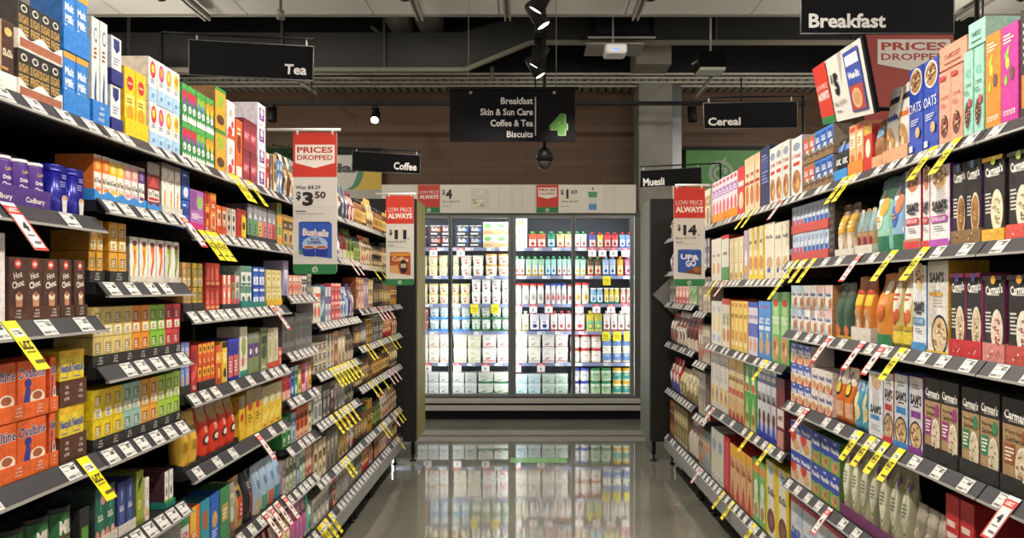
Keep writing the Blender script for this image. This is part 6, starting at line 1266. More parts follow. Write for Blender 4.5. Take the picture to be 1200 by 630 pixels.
row('R2', 2, 888, 902.5, 2, bx('#4a90dc', [('T', '~NUTRI', .5, .66, .8, .1, '#f0f4fa', .05), ('R', .1, .5, .9, .57, '#dfe8f4'), ('E', .5, .22, .36, .14, '#c9a068'), ('R', .4, .36, .62, .46, '#e8c83a'), ('E', .5, .9, .2, .03, '#c83a44')], '#2f6ac0'), 'sky blue cereal box', 'cereal_box', 'box', top=353, d=.2)
row('R2', 2, 876, 887.5, 2, bx('#d4cfe0', [('R', 0, .35, 1, .6, '#5a62b8'), ('T', '~Special', .5, .72, .8, .06, '#3a3a9a', .04), ('R', 0, .9, 1, 1, '#3f46b0'), ('E', .5, .2, .3, .12, '#d8a070')], '#3a40a4'), 'white and violet blue cereal box', 'cereal_box', 'box', top=354, d=.2)
row('R2', 2, 855.5, 875.5, 4, bx('#e6c45a', [('P', [(.2, .1), (.5, .7), (.8, .1)], '#f0dca0'), ('T', '~crisp', .5, .7, .7, .07, '#a8702a', .04, 1.1), ('E', .5, .3, .3, .12, '#d89a3a'), ('R', .2, .88, .8, .95, '#c8842a')], '#d2a234'), 'golden yellow cereal box', 'cereal_box', 'box', top=353, d=.2)
row('R2', 2, 845.5, 855, 2, bx('#e4d8bc', [('R', 0, .88, 1, 1, '#d8503f'), ('E', .5, .25, .36, .14, '#c8843a'), ('R', .2, .45, .8, .7, '#a8c48a'), ('L', .3, .5, .7, .66, 2, '#c8402f')], '#c83a34'), 'cream cereal box with red top', 'cereal_box', 'box', top=350, d=.2)
row('R2', 2, 833, 845, 2, bx('#dcdad2', [('R', .3, .3, .7, .7, '#e8cf7a'), ('L', .2, .76, .8, .9, 3, '#9aa4b8'), ('E', .5, .16, .3, .08, '#a8b4c8')], '#cfccc4'), 'pale white cereal box', 'cereal_box', 'box', top=353, d=.2)
row('R2', 3, 909, 918.5, 1, bx('#7a2430', [('R', .1, .3, .9, .55, '#e8d8d0'), ('T', '~bites', .5, .43, .6, .06, '#7a2430', .03), ('R', .1, 0, .9, .25, '#c88a84')], '#5a1a24'), 'maroon cereal box', 'cereal_box', 'box', h=.34, d=.2)
row('R2', 3, 886.5, 908.5, 4, bx('#d8d8de', [('R', 0, .78, 1, .94, '#8a9ad0'), ('T', '~COCO', .5, .58, .8, .12, '#4a2a24', .05), ('P', [(0, 0), (.5, .35), (1, 0)], '#3448c0'), ('E', .5, .3, .3, .1, '#6a3a2a'), ('R', 0, 0, 1, .08, '#2a3ab0'), ('R', .1, .84, .9, .9, '#f0f0f4')], '#2f3fb0'), 'white and blue choc cereal box', 'cereal_box', 'box', h=.36, d=.2)
row('R2', 3, 871.5, 886, 2, bx('#4fae48', [('P', [(.15, .55), (.5, .95), (.85, .55)], '#e8e4d4'), ('E', .5, .62, .3, .07, '#d8503a'), ('P', [(.1, 0), (.5, .5), (.9, 0)], '#d8c08a'), ('E', .5, .16, .3, .08, '#a8743a')], '#2f9a3a'), 'vivid green cereal box', 'cereal_box', 'box', h=.365, d=.2)
row('R2', 3, 853, 871, 4, bx('#dcc48c', [('R', 0, .84, 1, 1, '#e8ba3a'), ('R', .1, .4, .9, .5, '#c84a34'), ('T', '~malt', .5, .66, .7, .08, '#8a3a24', .04), ('P', [(.1, 0), (.5, .36), (.9, 0)], '#b83a2c'), ('E', .5, .2, .28, .08, '#e0b070')], '#b84a34'), 'yellow and red malt cereal box', 'cereal_box', 'box', h=.36, d=.2)
row('R2', 3, 832.5, 852.5, 4, bx('#ddd8cc', [('R', .25, .1, .75, .4, '#e4c24a'), ('L', .2, .5, .8, .9, 8, '#b0a8b0'), ('E', .5, .25, .24, .08, '#c8843a')], '#d0cabc'), 'white cereal box with yellow cup', 'cereal_box', 'box', h=.36, d=.2)
row('R2', 4, 896.5, 923.5, 2, bx('#ecd02a', [('P', [(.25, 0), (.15, 1), (.7, 1), (.85, 0)], '#ece8d4'), ('T', '~coco', .5, .6, .6, .09, '#3a2c34', .05, .9), ('E', .5, .22, .34, .16, '#6a3a2c'), ('E', .5, .22, .2, .08, '#8a5a44'), ('R', .3, .84, .62, .92, '#8ab0c8')], '#d9b820'), 'large yellow cocoa cereal box', 'cereal_box', 'box', top=556, d=.2)
row('R2', 4, 881.5, 896, 2, bx('#7fbf6a', [('P', [(.1, .3), (.5, .6), (.9, .3), (.9, .1), (.1, .1)], '#d8d8b8'), ('R', 0, .78, 1, .9, '#e89a4a'), ('E', .5, .55, .3, .12, '#e4ecd4'), ('E', .5, .2, .3, .1, '#b88a5a')], '#5fa84e'), 'light green family cereal box', 'cereal_box', 'box', h=.34, d=.2)
row('R2', 4, 855, 881, 4, bx('#dcb07a', [('R', 0, .8, 1, 1, '#e8b030'), ('T', '~malt', .5, .62, .7, .1, '#a83a28', .05), ('P', [(.1, 0), (.5, .4), (.9, 0)], '#c84a38'), ('L', .1, .66, .9, .76, 2, '#c87a4a')], '#c23a30'), 'large yellow and red malt cereal box', 'cereal_box', 'box', h=.32, d=.2)
row('R2', 4, 847.5, 854, 1, bx('#c81f34', [('R', .3, .1, .7, .9, '#d84a5a')], '#b01a2c'), 'crimson cereal box', 'cereal_box', 'box', h=.34, d=.2)
row('R2', 4, 833, 847, 2, bx('#d8d6ce', [('R', .3, .2, .7, .5, '#e0cf9a'), ('E', .5, .7, .3, .12, '#9aa8b8'), ('L', .2, .05, .8, .15, 2, '#a8a49a')], '#cac7bd'), 'large pale cereal box', 'cereal_box', 'box', h=.33, d=.2)
# ---- fourth and fifth right bays
for k, its in {0: [('cream hidden cereal box', 'cereal_box', ['#d8cbb0', '#a88a54', '#6a4a2a'], .25, 3, 1)], 1: [('charcoal muesli box', 'cereal_box', ['#3a3438', '#8a6a9a', '#c8c0c4'], .2, 2, 1), ('white cereal pouch box', 'cereal_box', ['#d8d2c8', '#a86a7a', '#6a6a70'], .2, 2, 1)],
               2: [('putty biscuit box', 'biscuit_box', ['#b8a68c', '#8a6a4a', '#e0d4bc'], .24, 3, 1), ('grey biscuit box', 'biscuit_box', ['#8f867a', '#b8a890', '#5a5248'], .24, 2, 1)],
               3: [('stone biscuit box', 'biscuit_box', ['#b0a28a', '#a84a44', '#dcd0b8'], .26, 3, 1), ('red striped biscuit box', 'biscuit_box', ['#a8967c', '#b83a3c', '#e0d0c0'], .26, 2, 1)],
               4: [('rust biscuit box', 'biscuit_box', ['#b8543c', '#d8a06a', '#efe0c8'], .07, 2, 1), ('pewter biscuit box', 'biscuit_box', ['#9a9284', '#c8bca4', '#6a6256'], .3, 3, 1)],
               5: [('blue base biscuit box', 'biscuit_box', ['#a8a69a', '#6a8aa4', '#d88a3a'], .27, 3, 1), ('brown base biscuit box', 'biscuit_box', ['#a89880', '#c8703a', '#6a3a2a'], .27, 2, 1)]}.items():
    pack('R3', k, 818, 831.5, its)
for k, its in {0: [('jet muesli bag', 'muesli_bag', ['#3a3836', '#b8a070', '#e0d8c8'], .22, 4, 1), ('tan muesli bag', 'muesli_bag', ['#a08a64', '#4a3a28', '#e0d0b0'], .22, 4, 1)],
               1: [('mocha muesli bag', 'muesli_bag', ['#6a5444', '#c8b090', '#3a2c22'], .18, 4, 1), ('grape muesli bag', 'muesli_bag', ['#5a4a58', '#b89aac', '#e0d4dc'], .2, 4, 1)],
               2: [('lime edged bar box', 'bar_box', ['#9ab07a', '#5a8a4a', '#e0e4d0'], .19, 2, 1), ('pink bar box', 'bar_box', ['#d87a72', '#b84a4a', '#f0d4cc'], .19, 2, 1), ('coral bar box', 'bar_box', ['#e08a74', '#c0503c', '#f4dccc'], .19, 2, 1), ('steel grey bar box', 'bar_box', ['#77746e', '#a8a49c', '#4a4844'], .19, 2, 1)],
               3: [('red brown snack bag', 'snack_bag', ['#7a3028', '#d8c8b4', '#3a1a16'], .27, 3, 1), ('white snack bag, brown patch', 'snack_bag', ['#c4b8a8', '#6a2a20', '#e8e0d4'], .27, 3, 1), ('grey snack bag', 'snack_bag', ['#77706a', '#b8483c', '#d8d0c8'], .25, 2, 1)],
               4: [('beige puffed grain bag', 'snack_bag', ['#b8a67c', '#8a7a54', '#dccfac'], .24, 3, 1), ('sand puffed grain bag', 'snack_bag', ['#a89468', '#d8c898', '#6a5a3a'], .22, 2, 1), ('red and blue cereal bag', 'snack_bag', ['#c0342c', '#34549a', '#e0d8d0'], .27, 3, 1)],
               5: [('white rice cake bag', 'snack_bag', ['#cfc6b8', '#8a5a44', '#5a4a3c'], .26, 3, 1), ('olive cracker box', 'biscuit_box', ['#8a7c50', '#b8a870', '#4a4028'], .3, 5, 1), ('brown cracker box', 'biscuit_box', ['#8a4a2c', '#c88a54', '#4a2414'], .3, 2, 1)]}.items():
    pack('R4', k, 784.5, 816, its)
# ================================================================== DAIRY PRODUCTS IN THE FRIDGE
FPY = 8.69
def dx(px): return (px - VX) * FPY / FPX
def m_tub(w, h, d, v):
    """tapered pot with a rimmed lid; v = (body, label, mark, lid)"""
    r = w / 2 - .001; b = MB(); hb = h * .88
    R0 = lambda z: r * (.82 + .16 * z / hb)
    def S(u, v_, l):
        a = u / r; rr = R0(v_) + l * 2
        return Vector((rr * math.sin(a), r - rr * math.cos(a), v_))
    b.lathe([(R0(0) * .95, 0), (R0(0), .003), (R0(hb), hb)], mat(v[0], .35), 14, cy=r)
    art_on(b, S, 2.7 * r, hb, [('R', .08, .12, .92, .82, v[1]), ('E', .5, .3, .12, .1, v[2]), ('L', .3, .5, .7, .74, 3, v[2])], 8, 1, 2)
    c = MB(); c.lathe([(r * 1.0, hb + .0005), (r * 1.0, h * .97), (r * .93, h), (r * .85, h), (r * .83, h * .98)], mat(v[3], .35), 14, cy=r)
    return [('body', b.mesh('body'), None), ('lid', c.mesh('lid'), None)]
def m_square(w, h, d, v):
    """rectangular pot: tapered walls, overhanging lid"""
    b = MB(); c = MB()
    def ring(k, z): return [Vector((sx * w / 2 * k, d / 2 + sy * d / 2 * k, z)) for sx, sy in ((-1, -1), (1, -1), (1, 1), (-1, 1))]
    vs = ring(.88, 0) + ring(.98, h * .88)
    b.add(vs, [(3, 2, 1, 0), (4, 5, 6, 7)] + [(i, (i + 1) % 4, (i + 1) % 4 + 4, i + 4) for i in range(4)], v[0])
    S = lambda u, vv, l: Vector((u * (.88 + .1 * vv / h), d * (.06 - .05 * min(1, vv / h / .88)) - l, vv))
    art_on(b, S, w, h * .88, [('R', .06, .1, .94, .9, v[1]), ('P', [(.34, .5), (.48, .2), (.66, .58), (.5, .36)], v[2]), ('E', .3, .3, .1, .07, v[2]), ('L', .2, .68, .62, .82, 2, '#b0aca2'), ('R', .06, .1, .94, .16, v[2])])
    c.box(-w / 2, 0, h * .885, w / 2, d, h, v[3], .002)
    return [('body', b.mesh('body'), None), ('lid', c.mesh('lid'), None)]
def m_pack4(w, h, d, v):
    """sleeve of pots: printed card sleeve with white pot rims above and below"""
    b = MB(); S = boxS()
    b.box(-w / 2, 0, h * .05, w / 2, d, h * .92, v[0], .001)
    art_on(b, S, w, h, [('R', .02, .42, .98, .9, v[1]), ('T', '~pack', .5, .66, .62, .3, v[2], .05), ('R', .12, .2, .7, .32, v[2])])
    if v[3]: b.ell(S, w * .36, h * .62, w * .1, h * .2, v[3])
    c = MB()
    for s in (-1, 1): c.lathe([(w * .2, 0), (w * .22, h * .0495)], mat('#e4e2dc'), 10, s * w * .24, d / 2, 0)
    for s in (-1, 1): c.lathe([(w * .23, h * .921), (w * .23, h)], mat('#dddad2'), 10, s * w * .24, d / 2, 0)
    return [('sleeve', b.mesh('sleeve'), None), ('pot', c.mesh('pot'), None)]
def m_mbottle(w, h, d, v):
    return m_bottle(w / 2 - .001, h, v[0], [('R', .1, .08, .9, .55, v[1]), ('E', .5, .3, .2, .12, v[2]), ('L', .3, .42, .7, .52, 2, v[2])], v[3], neck=v[4] if len(v) > 4 else .4)
def m_mpouch(w, h, d, v):
    return m_spout(w, h, min(d, .05), v[0], [('R', .1, .12, .9, .6, v[1]), ('E', .5, .3, .24, .12, v[2]), ('L', .25, .48, .75, .58, 2, v[2]), ('R', 0, 0, 1, .1, v[2])], v[3])
def m_plastic(w, h, d, v):
    return m_cyl(w / 2 - .001, h * .81, v[0], [('R', .06, .2, .94, .78, v[1]), ('P', [(.4, .3), (.6, .3), (.62, .46), (.4, .5)], v[2]), ('L', .3, .56, .7, .7, 2, v[2])], v[3], h * .19, prof=[(w * .42, 0), (w * .49, h * .06), (w * .49, h * .72), (w * .43, h * .81)], n=16, lid_r=.93)
def fr_row(k, x0, x1, n, mk, v, look, name, cat, py_top, layers=1, tray=None, trayh=.03, d=.08, gap=.004):
    X0, X1 = dx(x0), dx(x1); p = (X1 - X0) / n; w = p - gap; z = FSZ[k] + .0008
    H = EYE - (py_top - VY) * FPY / FPX - z
    tr = .002 if tray else 0
    h = H / layers - tr
    shp = SHELF_PHRASE[k] if k < 5 else 'bottom shelf'
    proto = None
    for lay in range(layers):
        if tray:
            me = m_tray(X1 - X0 - .002, trayh, d + .004, tray, 2, None, deep=.2)
            o = put('display_tray', me, None, ((X0 + X1) / 2, FPY - .001, z + lay * (h + .002)))
            tag(o, uniq('%s%s carton tray under the %s, fridge %s' % ('upper ' if lay else '', colour_name(tray), look if len(look.split()) < 7 else short(look), shp)), 'tray', 'carton trays in the fridge')
        for i in range(n):
            lb = look
            if layers == 2: lb = ['lower ', 'upper '][lay] + lb
            if n > 1: lb += ' ' + (NUM[i] + ' from left' if i else 'leftmost')
            lb = uniq(lb + ', fridge ' + shp)
            loc = (X0 + (i + .5) * p, FPY + rnd.uniform(0, .006), z + lay * (h + .0006 + tr) + (.0016 if tray else 0))
            g = look + ' row in the fridge'
            if proto is None: proto = emit_item(mk(w, h - .001, d, v), name, loc, rnd.uniform(-.02, .02) if d < .085 and mk not in (m_pack4, m_square) else 0, lb, cat, g)
            else: clone(proto, loc, 0, lb, g)
TUB = ('yoghurt_tub', 'tub')
# shelf 1
fr_row(0, 489, 501, 1, m_pack4, ('#2c2830', '#34303a', '#e8e4e0', None, 'yo'), 'black yoghurt sleeve by the left door edge', 'yoghurt_pack', 'pack', 264, 2)
fr_row(0, 503, 530, 2, m_pack4, ('#2f2630', '#5a2a34', '#f0e0d8', '#e87a3a', 'two'), 'black and red yoghurt sleeve', 'yoghurt_pack', 'pack', 264, 2)
fr_row(0, 534, 565, 2, m_pack4, ('#34343a', '#2a2a30', '#efece6', '#3a6ac8', 'two'), 'charcoal yoghurt sleeve with blue dot', 'yoghurt_pack', 'pack', 264, 2)
fr_row(0, 566, 598, 2, m_box if False else (lambda w, h, d, v: m_box(w, h, d, '#dfe0cc', [('R', 0, 0, 1, .45, '#d8b88a'), ('E', .35, .7, .26, .18, '#7ab06a'), ('R', .6, .55, .95, .85, '#c8ccd4'), ('L', .1, .15, .8, .3, 2, '#b8743a')], '#cfd0bc')), None, 'green and tan yoghurt multipack', 'yoghurt_pack', 'pack', 260, 2, d=.12)
fr_row(0, 603, 618, 1, lambda w, h, d, v: m_box(w, h, d, '#e6e4cc', [('E', .4, .84, .4, .1, '#8ab86a'), ('R', .55, .6, .9, .8, '#c8b89a'), ('R', .05, .3, .5, .5, '#a8c48a'), ('L', .5, .1, .95, .5, 5, '#a89a84')], '#d6d4bc'), None, 'tall cream multipack by the middle frame', 'yoghurt_pack', 'pack', 256, 1, d=.12)
for x0, x1, n, v, lk in ((619, 640, 2, ('#d8583a', '#f0e8d8', '#c83a2a', '#5fae4a'), 'red baby yoghurt pouch with green cap'), (641, 651, 1, ('#2f8a6a', '#d8e8e0', '#2a6a9a', '#3aa06a'), 'green squeeze pouch'), (652, 671, 2, ('#e8b07a', '#f0e8d8', '#c86a3a', '#5fae4a'), 'peach squeeze pouch with green cap'), (673, 688, 2, ('#c8d8c4', '#efece0', '#b84a4a', '#3fae5a'), 'pale green squeeze pouch')):
    fr_row(0, x0, x1, n, m_mpouch, v, lk, 'yoghurt_pouch', 'pouch', 271, 1)
for x0, x1, n, v, lk in ((690, 699, 1, ('#4a4a9a', '#e8e0e8', '#c83a3a', '#d8302c'), 'violet squeeze pouch with red cap'), (700, 707, 1, ('#eab83a', '#f4ecd0', '#d87a2a', '#d8302c'), 'yellow squeeze pouch with red cap'), (708, 725, 2, ('#c8303a', '#e8c0b8', '#a81f2a', '#d8302c'), 'scarlet squeeze pouch'), (726, 741, 2, ('#7aa0d8', '#f0f0f4', '#3a6ac0', '#d8302c'), 'blue white squeeze pouch with red cap')):
    fr_row(0, x0, x1, n, m_mpouch, v, lk, 'yoghurt_pouch', 'pouch', 272, 1)
# shelf 2
fr_row(1, 489, 525, 3, m_tub, ('#e4dcae', '#e8e0b8', '#c8b878', '#dcd4a0'), 'pale yellow yoghurt tub', *TUB, 299, 2)
fr_row(1, 530, 538, 1, m_tub, ('#e0d8b0', '#dcd2a4', '#8aa0b8', '#d8d0a4'), 'straw yoghurt tub by the door frame', *TUB, 299, 2)
fr_row(1, 539, 567, 2, m_tub, ('#ece6d8', '#f0e8dc', '#c86a5a', '#e4e0d4'), 'cream yoghurt tub with red print', *TUB, 299, 2)
fr_row(1, 568, 598, 2, m_tub, ('#ece6da', '#efe2c4', '#a8504a', '#efa02a'), 'white yoghurt tub with orange lid', *TUB, 297, 2)
for x0, x1, n, v, lk in ((603, 615, 2, ('#d8e0d4', '#e8e8dc', '#d8503a', '#7ac08a'), 'white squeeze pouch with red base'), (616, 638, 3, ('#a8ccb0', '#d8e8d8', '#d8a03a', '#4ab06a'), 'green squeeze pouch with amber base'), (639, 652, 2, ('#9cd0c8', '#d0e8e4', '#4a7ac0', '#4ab890'), 'teal squeeze pouch with blue base'), (653, 670, 3, ('#a4c8b8', '#d8e4dc', '#c86a6a', '#4ab07a'), 'mint squeeze pouch with pink base'), (673, 687, 2, ('#a8d0b4', '#dce8d4', '#d8b83a', '#4ab06a'), 'pale mint pouch with yellow base'), (688, 705, 2, ('#5a4a34', '#e8d8b8', '#c84a34', '#4aa04a'), 'brown squeeze pouch with green cap'), (706, 722, 2, ('#a8c0dc', '#eef0f4', '#3a6ab8', '#8ab0d8'), 'silver blue squeeze pouch'), (723, 731, 1, ('#e8a838', '#f4e0a8', '#d87a2a', '#e8b84a'), 'amber squeeze pouch'), (732, 741, 1, ('#d87aa0', '#f4dce4', '#c83a6a', '#d88ab0'), 'pink squeeze pouch')):
    fr_row(1, x0, x1, n, m_mpouch, v, lk, 'yoghurt_pouch', 'pouch', 300, 1)
# shelf 3
fr_row(2, 489, 551, 5, m_tub, ('#e8dcb0', '#ece0c0', '#b8483a', '#d8c88a'), 'custard yellow yoghurt tub with red mark', *TUB, 332, 2)
fr_row(2, 552, 599, 4, m_tub, ('#f0eeea', '#f2f0ec', '#b8504a', '#ece9e4'), 'tall white yoghurt tub', *TUB, 327, 2)
fr_row(2, 603, 638, 4, m_mbottle, ('#ecebe4', '#e0ddd4', '#a8a49a', '#d8382c', .9), 'white tube yoghurt with red cap', 'yoghurt_bottle', 'bottle', 332)
fr_row(2, 639, 664, 4, m_mbottle, ('#e4e2e4', '#d8c4c4', '#c8504a', '#3450b0', .9), 'white tube yoghurt with blue cap', 'yoghurt_bottle', 'bottle', 332)
fr_row(2, 665, 671, 1, m_mbottle, ('#ecebe4', '#e8d8d0', '#c83a34', '#d8382c', .9), 'white tube yoghurt beside the door frame', 'yoghurt_bottle', 'bottle', 333)
fr_row(2, 673, 691, 2, m_mbottle, ('#eae8de', '#e4d8b8', '#c89a3a', '#d8382c', .9), 'white tube yoghurt with amber label', 'yoghurt_bottle', 'bottle', 331)
fr_row(2, 692, 707, 2, m_mbottle, ('#8ac0d8', '#e8f0f4', '#3a90b8', '#e8eef0', .8), 'blue drinking yoghurt', 'yoghurt_bottle', 'bottle', 337, tray='#1f7d74')
fr_row(2, 708, 726, 3, m_mbottle, ('#e8cc4a', '#f4ecc0', '#d8a82a', '#f0ecd8', .8), 'yellow drinking yoghurt', 'yoghurt_bottle', 'bottle', 337, tray='#1f7d74')
fr_row(2, 727, 741, 2, m_mbottle, ('#e8b0a8', '#f4e4e0', '#d86a5a', '#f0e8e4', .8), 'pink drinking yoghurt', 'yoghurt_bottle', 'bottle', 337, tray='#c7524c')
# shelf 4
fr_row(3, 489, 502, 1, m_tub, ('#d8c4c0', '#c8605a', '#8a3a3a', '#c8504a'), 'small red yoghurt pot', *TUB, 361, 2)
fr_row(3, 503, 526, 2, m_tub, ('#e4eae8', '#d8e4e4', '#7aa8b0', '#dfe6e4'), 'pale pot in left blue tray', *TUB, 360, 2, tray='#3c8fd8')
fr_row(3, 529, 551, 2, m_tub, ('#e8ece6', '#dce8dc', '#7aa890', '#dfe6e0'), 'pale pot in right blue tray', *TUB, 360, 2, tray='#3c8fd8')
fr_row(3, 552, 575, 2, m_tub, ('#e8eee4', '#e0ead8', '#6aa070', '#e0e8dc'), 'pale pot in left green tray', *TUB, 360, 2, tray='#2e6f4a')
fr_row(3, 576, 599, 2, m_tub, ('#e8eee4', '#dce8d8', '#5a9a68', '#e0e8dc'), 'pale pot in right green tray', *TUB, 360, 2, tray='#2e6f4a')
for x0, x1, n, v, lk in ((603, 620, 2, ('#e4e2cc', '#f0eedc', '#b8b06a', '#ecead8'), 'white yoghurt pouch with lime print'), (621, 644, 2, ('#e0dee4', '#f0eef0', '#3a3a7a', '#34348a'), 'white yoghurt pouch with navy print'), (645, 671, 3, ('#e4d8d4', '#f0e8e4', '#b84a44', '#d8504a'), 'white yoghurt pouch with red strawberries'), (673, 686, 1, ('#e0d0cc', '#f0e6e2', '#b83a3a', '#f0ecea'), 'grey yoghurt pouch with red fruit'), (687, 706, 2, ('#d8c44a', '#4ab0a0', '#e8d84a', '#e4d86a'), 'yellow and teal yoghurt pouch'), (707, 741, 4, ('#e8e2dc', '#f0ece8', '#a8604a', '#f4f0ec'), 'white yoghurt pouch with brown print')):
    fr_row(3, x0, x1, n, m_mpouch, v, lk, 'yoghurt_pouch', 'pouch', 364, 1)
# shelf 5
for x0, x1, n, v, lk in ((489, 528, 3, ('#ece6da', '#efe8dc', '#d8903a', '#e8e2d6'), 'white square tub with orange print'), (531, 564, 2, ('#e8e4d0', '#ece6d0', '#b8b880', '#e4e0cc'), 'white square tub with olive print'), (565, 599, 2, ('#f0e8e2', '#f2eae4', '#d8402f', '#ece4de'), 'white square tub with red flame'), (603, 634, 2, ('#e4ddcf', '#ece4d6', '#a89a6a', '#e0d9cc'), 'beige square tub with green print'), (635, 666, 2, ('#e4dcd4', '#e8e0d8', '#a84a44', '#e0d8d0'), 'beige square tub with red berry')):
    fr_row(4, x0, x1, n, m_square, v, lk, 'yoghurt_tub', 'tub', 391, 2, d=.11)
fr_row(4, 668, 705, 3, m_plastic, ('#e8dccc', '#efe6da', '#b8403a', '#c8353a'), 'cream tub with red lid', 'yoghurt_jar', 'jar', 391, 2)
fr_row(4, 706, 741, 3, m_plastic, ('#ece4cc', '#6a8ac8', '#f0f0f4', '#ece8dc'), 'cream tub with blue label', 'yoghurt_jar', 'jar', 391, 2)
# shelf 6
fr_row(5, 489, 527, 3, m_square, ('#dcdcd6', '#d4d6d0', '#8a8f8c', '#e4e6e2'), 'grey white square tub', 'yoghurt_tub', 'tub', 436, 2, d=.11)
fr_row(5, 530, 559, 2, m_square, ('#d8d9d2', '#ced0ca', '#77807a', '#e0e2de'), 'silver square tub', 'yoghurt_tub', 'tub', 436, 2, d=.11)
fr_row(5, 560, 597, 2, m_square, ('#e0e0d4', '#d8dccc', '#8a8a5a', '#e8e8e0'), 'ivory square tub in green tray', 'yoghurt_tub', 'tub', 436, 2, tray='#2e6f4a', d=.11)
fr_row(5, 603, 634, 2, m_square, ('#cfe0e2', '#c4dade', '#6a9aa4', '#dce8ea'), 'ice blue square tub', 'yoghurt_tub', 'tub', 438, 2, d=.11)
fr_row(5, 635, 666, 2, m_square, ('#cfdccf', '#bccebc', '#6a9078', '#dfe8e0'), 'sage green square tub', 'yoghurt_tub', 'tub', 438, 2, d=.11)
fr_row(5, 669, 691, 2, m_plastic, ('#e4e2e0', '#ece8e6', '#4a4a58', '#3446b4'), 'white tub with dark blue lid', 'yoghurt_jar', 'jar', 431, 2)
fr_row(5, 692, 717, 2, m_plastic, ('#cfdcc4', '#a8c89a', '#3a6a3a', '#2f8a4a'), 'green tub with green lid', 'yoghurt_jar', 'jar', 431, 2)
fr_row(5, 718, 741, 2, m_plastic, ('#e4dcb0', '#3a9a90', '#e8e0a0', '#e8b02a'), 'teal labelled tub with yellow lid', 'yoghurt_jar', 'jar', 431, 2)
MOTTLE[0] = 0.0
# ================================================================== HANGING AND SHELF SIGNS
SB = mat('#0a0a0e', .5, spec=.15); SW = '#e9e7e4'
def P3(px, py, Y): return Vector(((px - VX) * Y / FPX, Y, EYE - (py - VY) * Y / FPX))
def dept_sign(name, word, c0, c1, c2, c3, Y, tx, ty, tw, th, label, align=1, wires=()):
    """black board hung across the aisle; corners tl, tr, br, bl measured on the photo"""
    pts = [P3(*c, Y) for c in (c0, c1, c2, c3)]
    cen = sum(pts, Vector()) / 4
    t = thing(name, (cen.x, Y, pts[3].z), label, 'sign', 'black department signs')
    O = Vector((cen.x, Y, pts[3].z))
    q = [p - O for p in pts]
    b = MB(); vs = [Vector((p.x, -.006, p.z)) for p in q] + [Vector((p.x, .006, p.z)) for p in q]
    b.add(vs, [(3, 2, 1, 0), (4, 5, 6, 7), (0, 1, 5, 4), (1, 2, 6, 5), (2, 3, 7, 6), (3, 0, 4, 7)], SB); b.obj('board', t)
    e = MB()
    for i in range(4):
        e.tube(q[i] + Vector((0, -.006, 0)), q[(i + 1) % 4] + Vector((0, -.006, 0)), .0022, mat('#6f6e6c', .4), 6)
    e.obj('edge_strip', t)
    ang = math.atan2(q[1].z - q[0].z, q[1].x - q[0].x)
    tc = P3(tx, ty, Y) - O; k = Y / FPX
    b = MB(); S = lambda u, v, l: Vector((u, -.0065 - l, v)); b.text(S, word, tc.x, tc.z, tw * k, th * k, SW, .03, ang); b.obj('lettering', t)
    for f in (.06, .94):
        p = q[0].lerp(q[1], f)
        b = MB(); b.tube(p + Vector((0, 0, .001)), p + Vector((0, 0, .03)), .004, mat('#d8d6d0', .3), 6); b.obj('hook', t)
    # the arm it hangs from, reaching back to the shelving
    s = -1 if cen.x < 0 else 1
    far = Vector((s * (1.60 - abs(cen.x)) if True else 0, 0, q[0].z + .034))
    a = q[0] if s > 0 else q[1]
    b = MB(); b.tube(Vector((a.x, 0, a.z + .034)), Vector((s * max(.05, 1.62 - abs(cen.x)), 0, (q[1] if s > 0 else q[0]).z + .034)), .006, BLK, 8)
    b.tube(Vector((s * max(.05, 1.62 - abs(cen.x)), 0, (q[1] if s > 0 else q[0]).z + .034)), Vector((s * max(.05, 1.62 - abs(cen.x)), 0, 1.916 - O.z)), .008, BLK, 8); b.obj('hanging_arm', t)
dept_sign('department_sign', 'Tea', (222, 47), (368, 55), (367, 95), (222, 88), 3.3, 347, 82, 26, 12, 'black hanging sign reading Tea over left shelves')
dept_sign('department_sign', 'Coffee', (413, 177), (493, 182), (492, 204), (413, 200), 6.05, 475, 195, 27, 9, 'black hanging sign reading Coffee over far left shelves')
dept_sign('department_sign', 'Cereal', (824, 121), (934, 119), (934, 150), (825, 151), 4.35, 848.5, 142.5, 38, 9.5, 'black hanging sign reading Cereal over right shelves')
dept_sign('department_sign', 'Muesli', (750, 200), (822, 196), (822, 216), (750, 220), 6.2, 766, 213, 25, 9, 'black hanging sign reading Muesli over far right shelves')
dept_sign('department_sign', 'Breakfast', (938, -10), (1117, -10), (1117, 40), (938, 40), 2.67, 992, 25, 90, 17, 'big black hanging sign reading Breakfast, cut by the frame top')
# aisle number sign
Y = 6.2; t0 = P3(527, 104, Y); b0 = P3(674, 166, Y); cx = (t0.x + b0.x) / 2; k = Y / FPX
t = thing('aisle_sign', (cx, Y, b0.z), 'wide black aisle sign with green number 4 listing breakfast to biscuits', 'sign')
w, h = (b0.x - t0.x) / 2, t0.z - b0.z
b = MB(); b.box(-w, -.012, 0, w, .012, h - .01, SB, .003); b.obj('board', t)
b = MB(); b.box(-w - .02, -.02, h - .0095, w + .025, .02, h + .012, BLK); b.obj('top_rail', t)
S = lambda u, v, l: Vector((u, -.0125 - l, v))
b = MB()
for word, y, x0, x1, hh in (('Breakfast', 118.5, 587, 624.5, 8), ('Skin & Sun Care', 131.5, 563, 624.5, 8), ('Coffee & Tea', 144.5, 575, 624.5, 8), ('Biscuits', 157.5, 594, 624.5, 7.5)):
    p = P3((x0 + x1) / 2, y, Y); b.text(S, word, p.x - cx, p.z - b0.z, (x1 - x0) * k, hh * k, SW, .02)
b.obj('lettering', t)
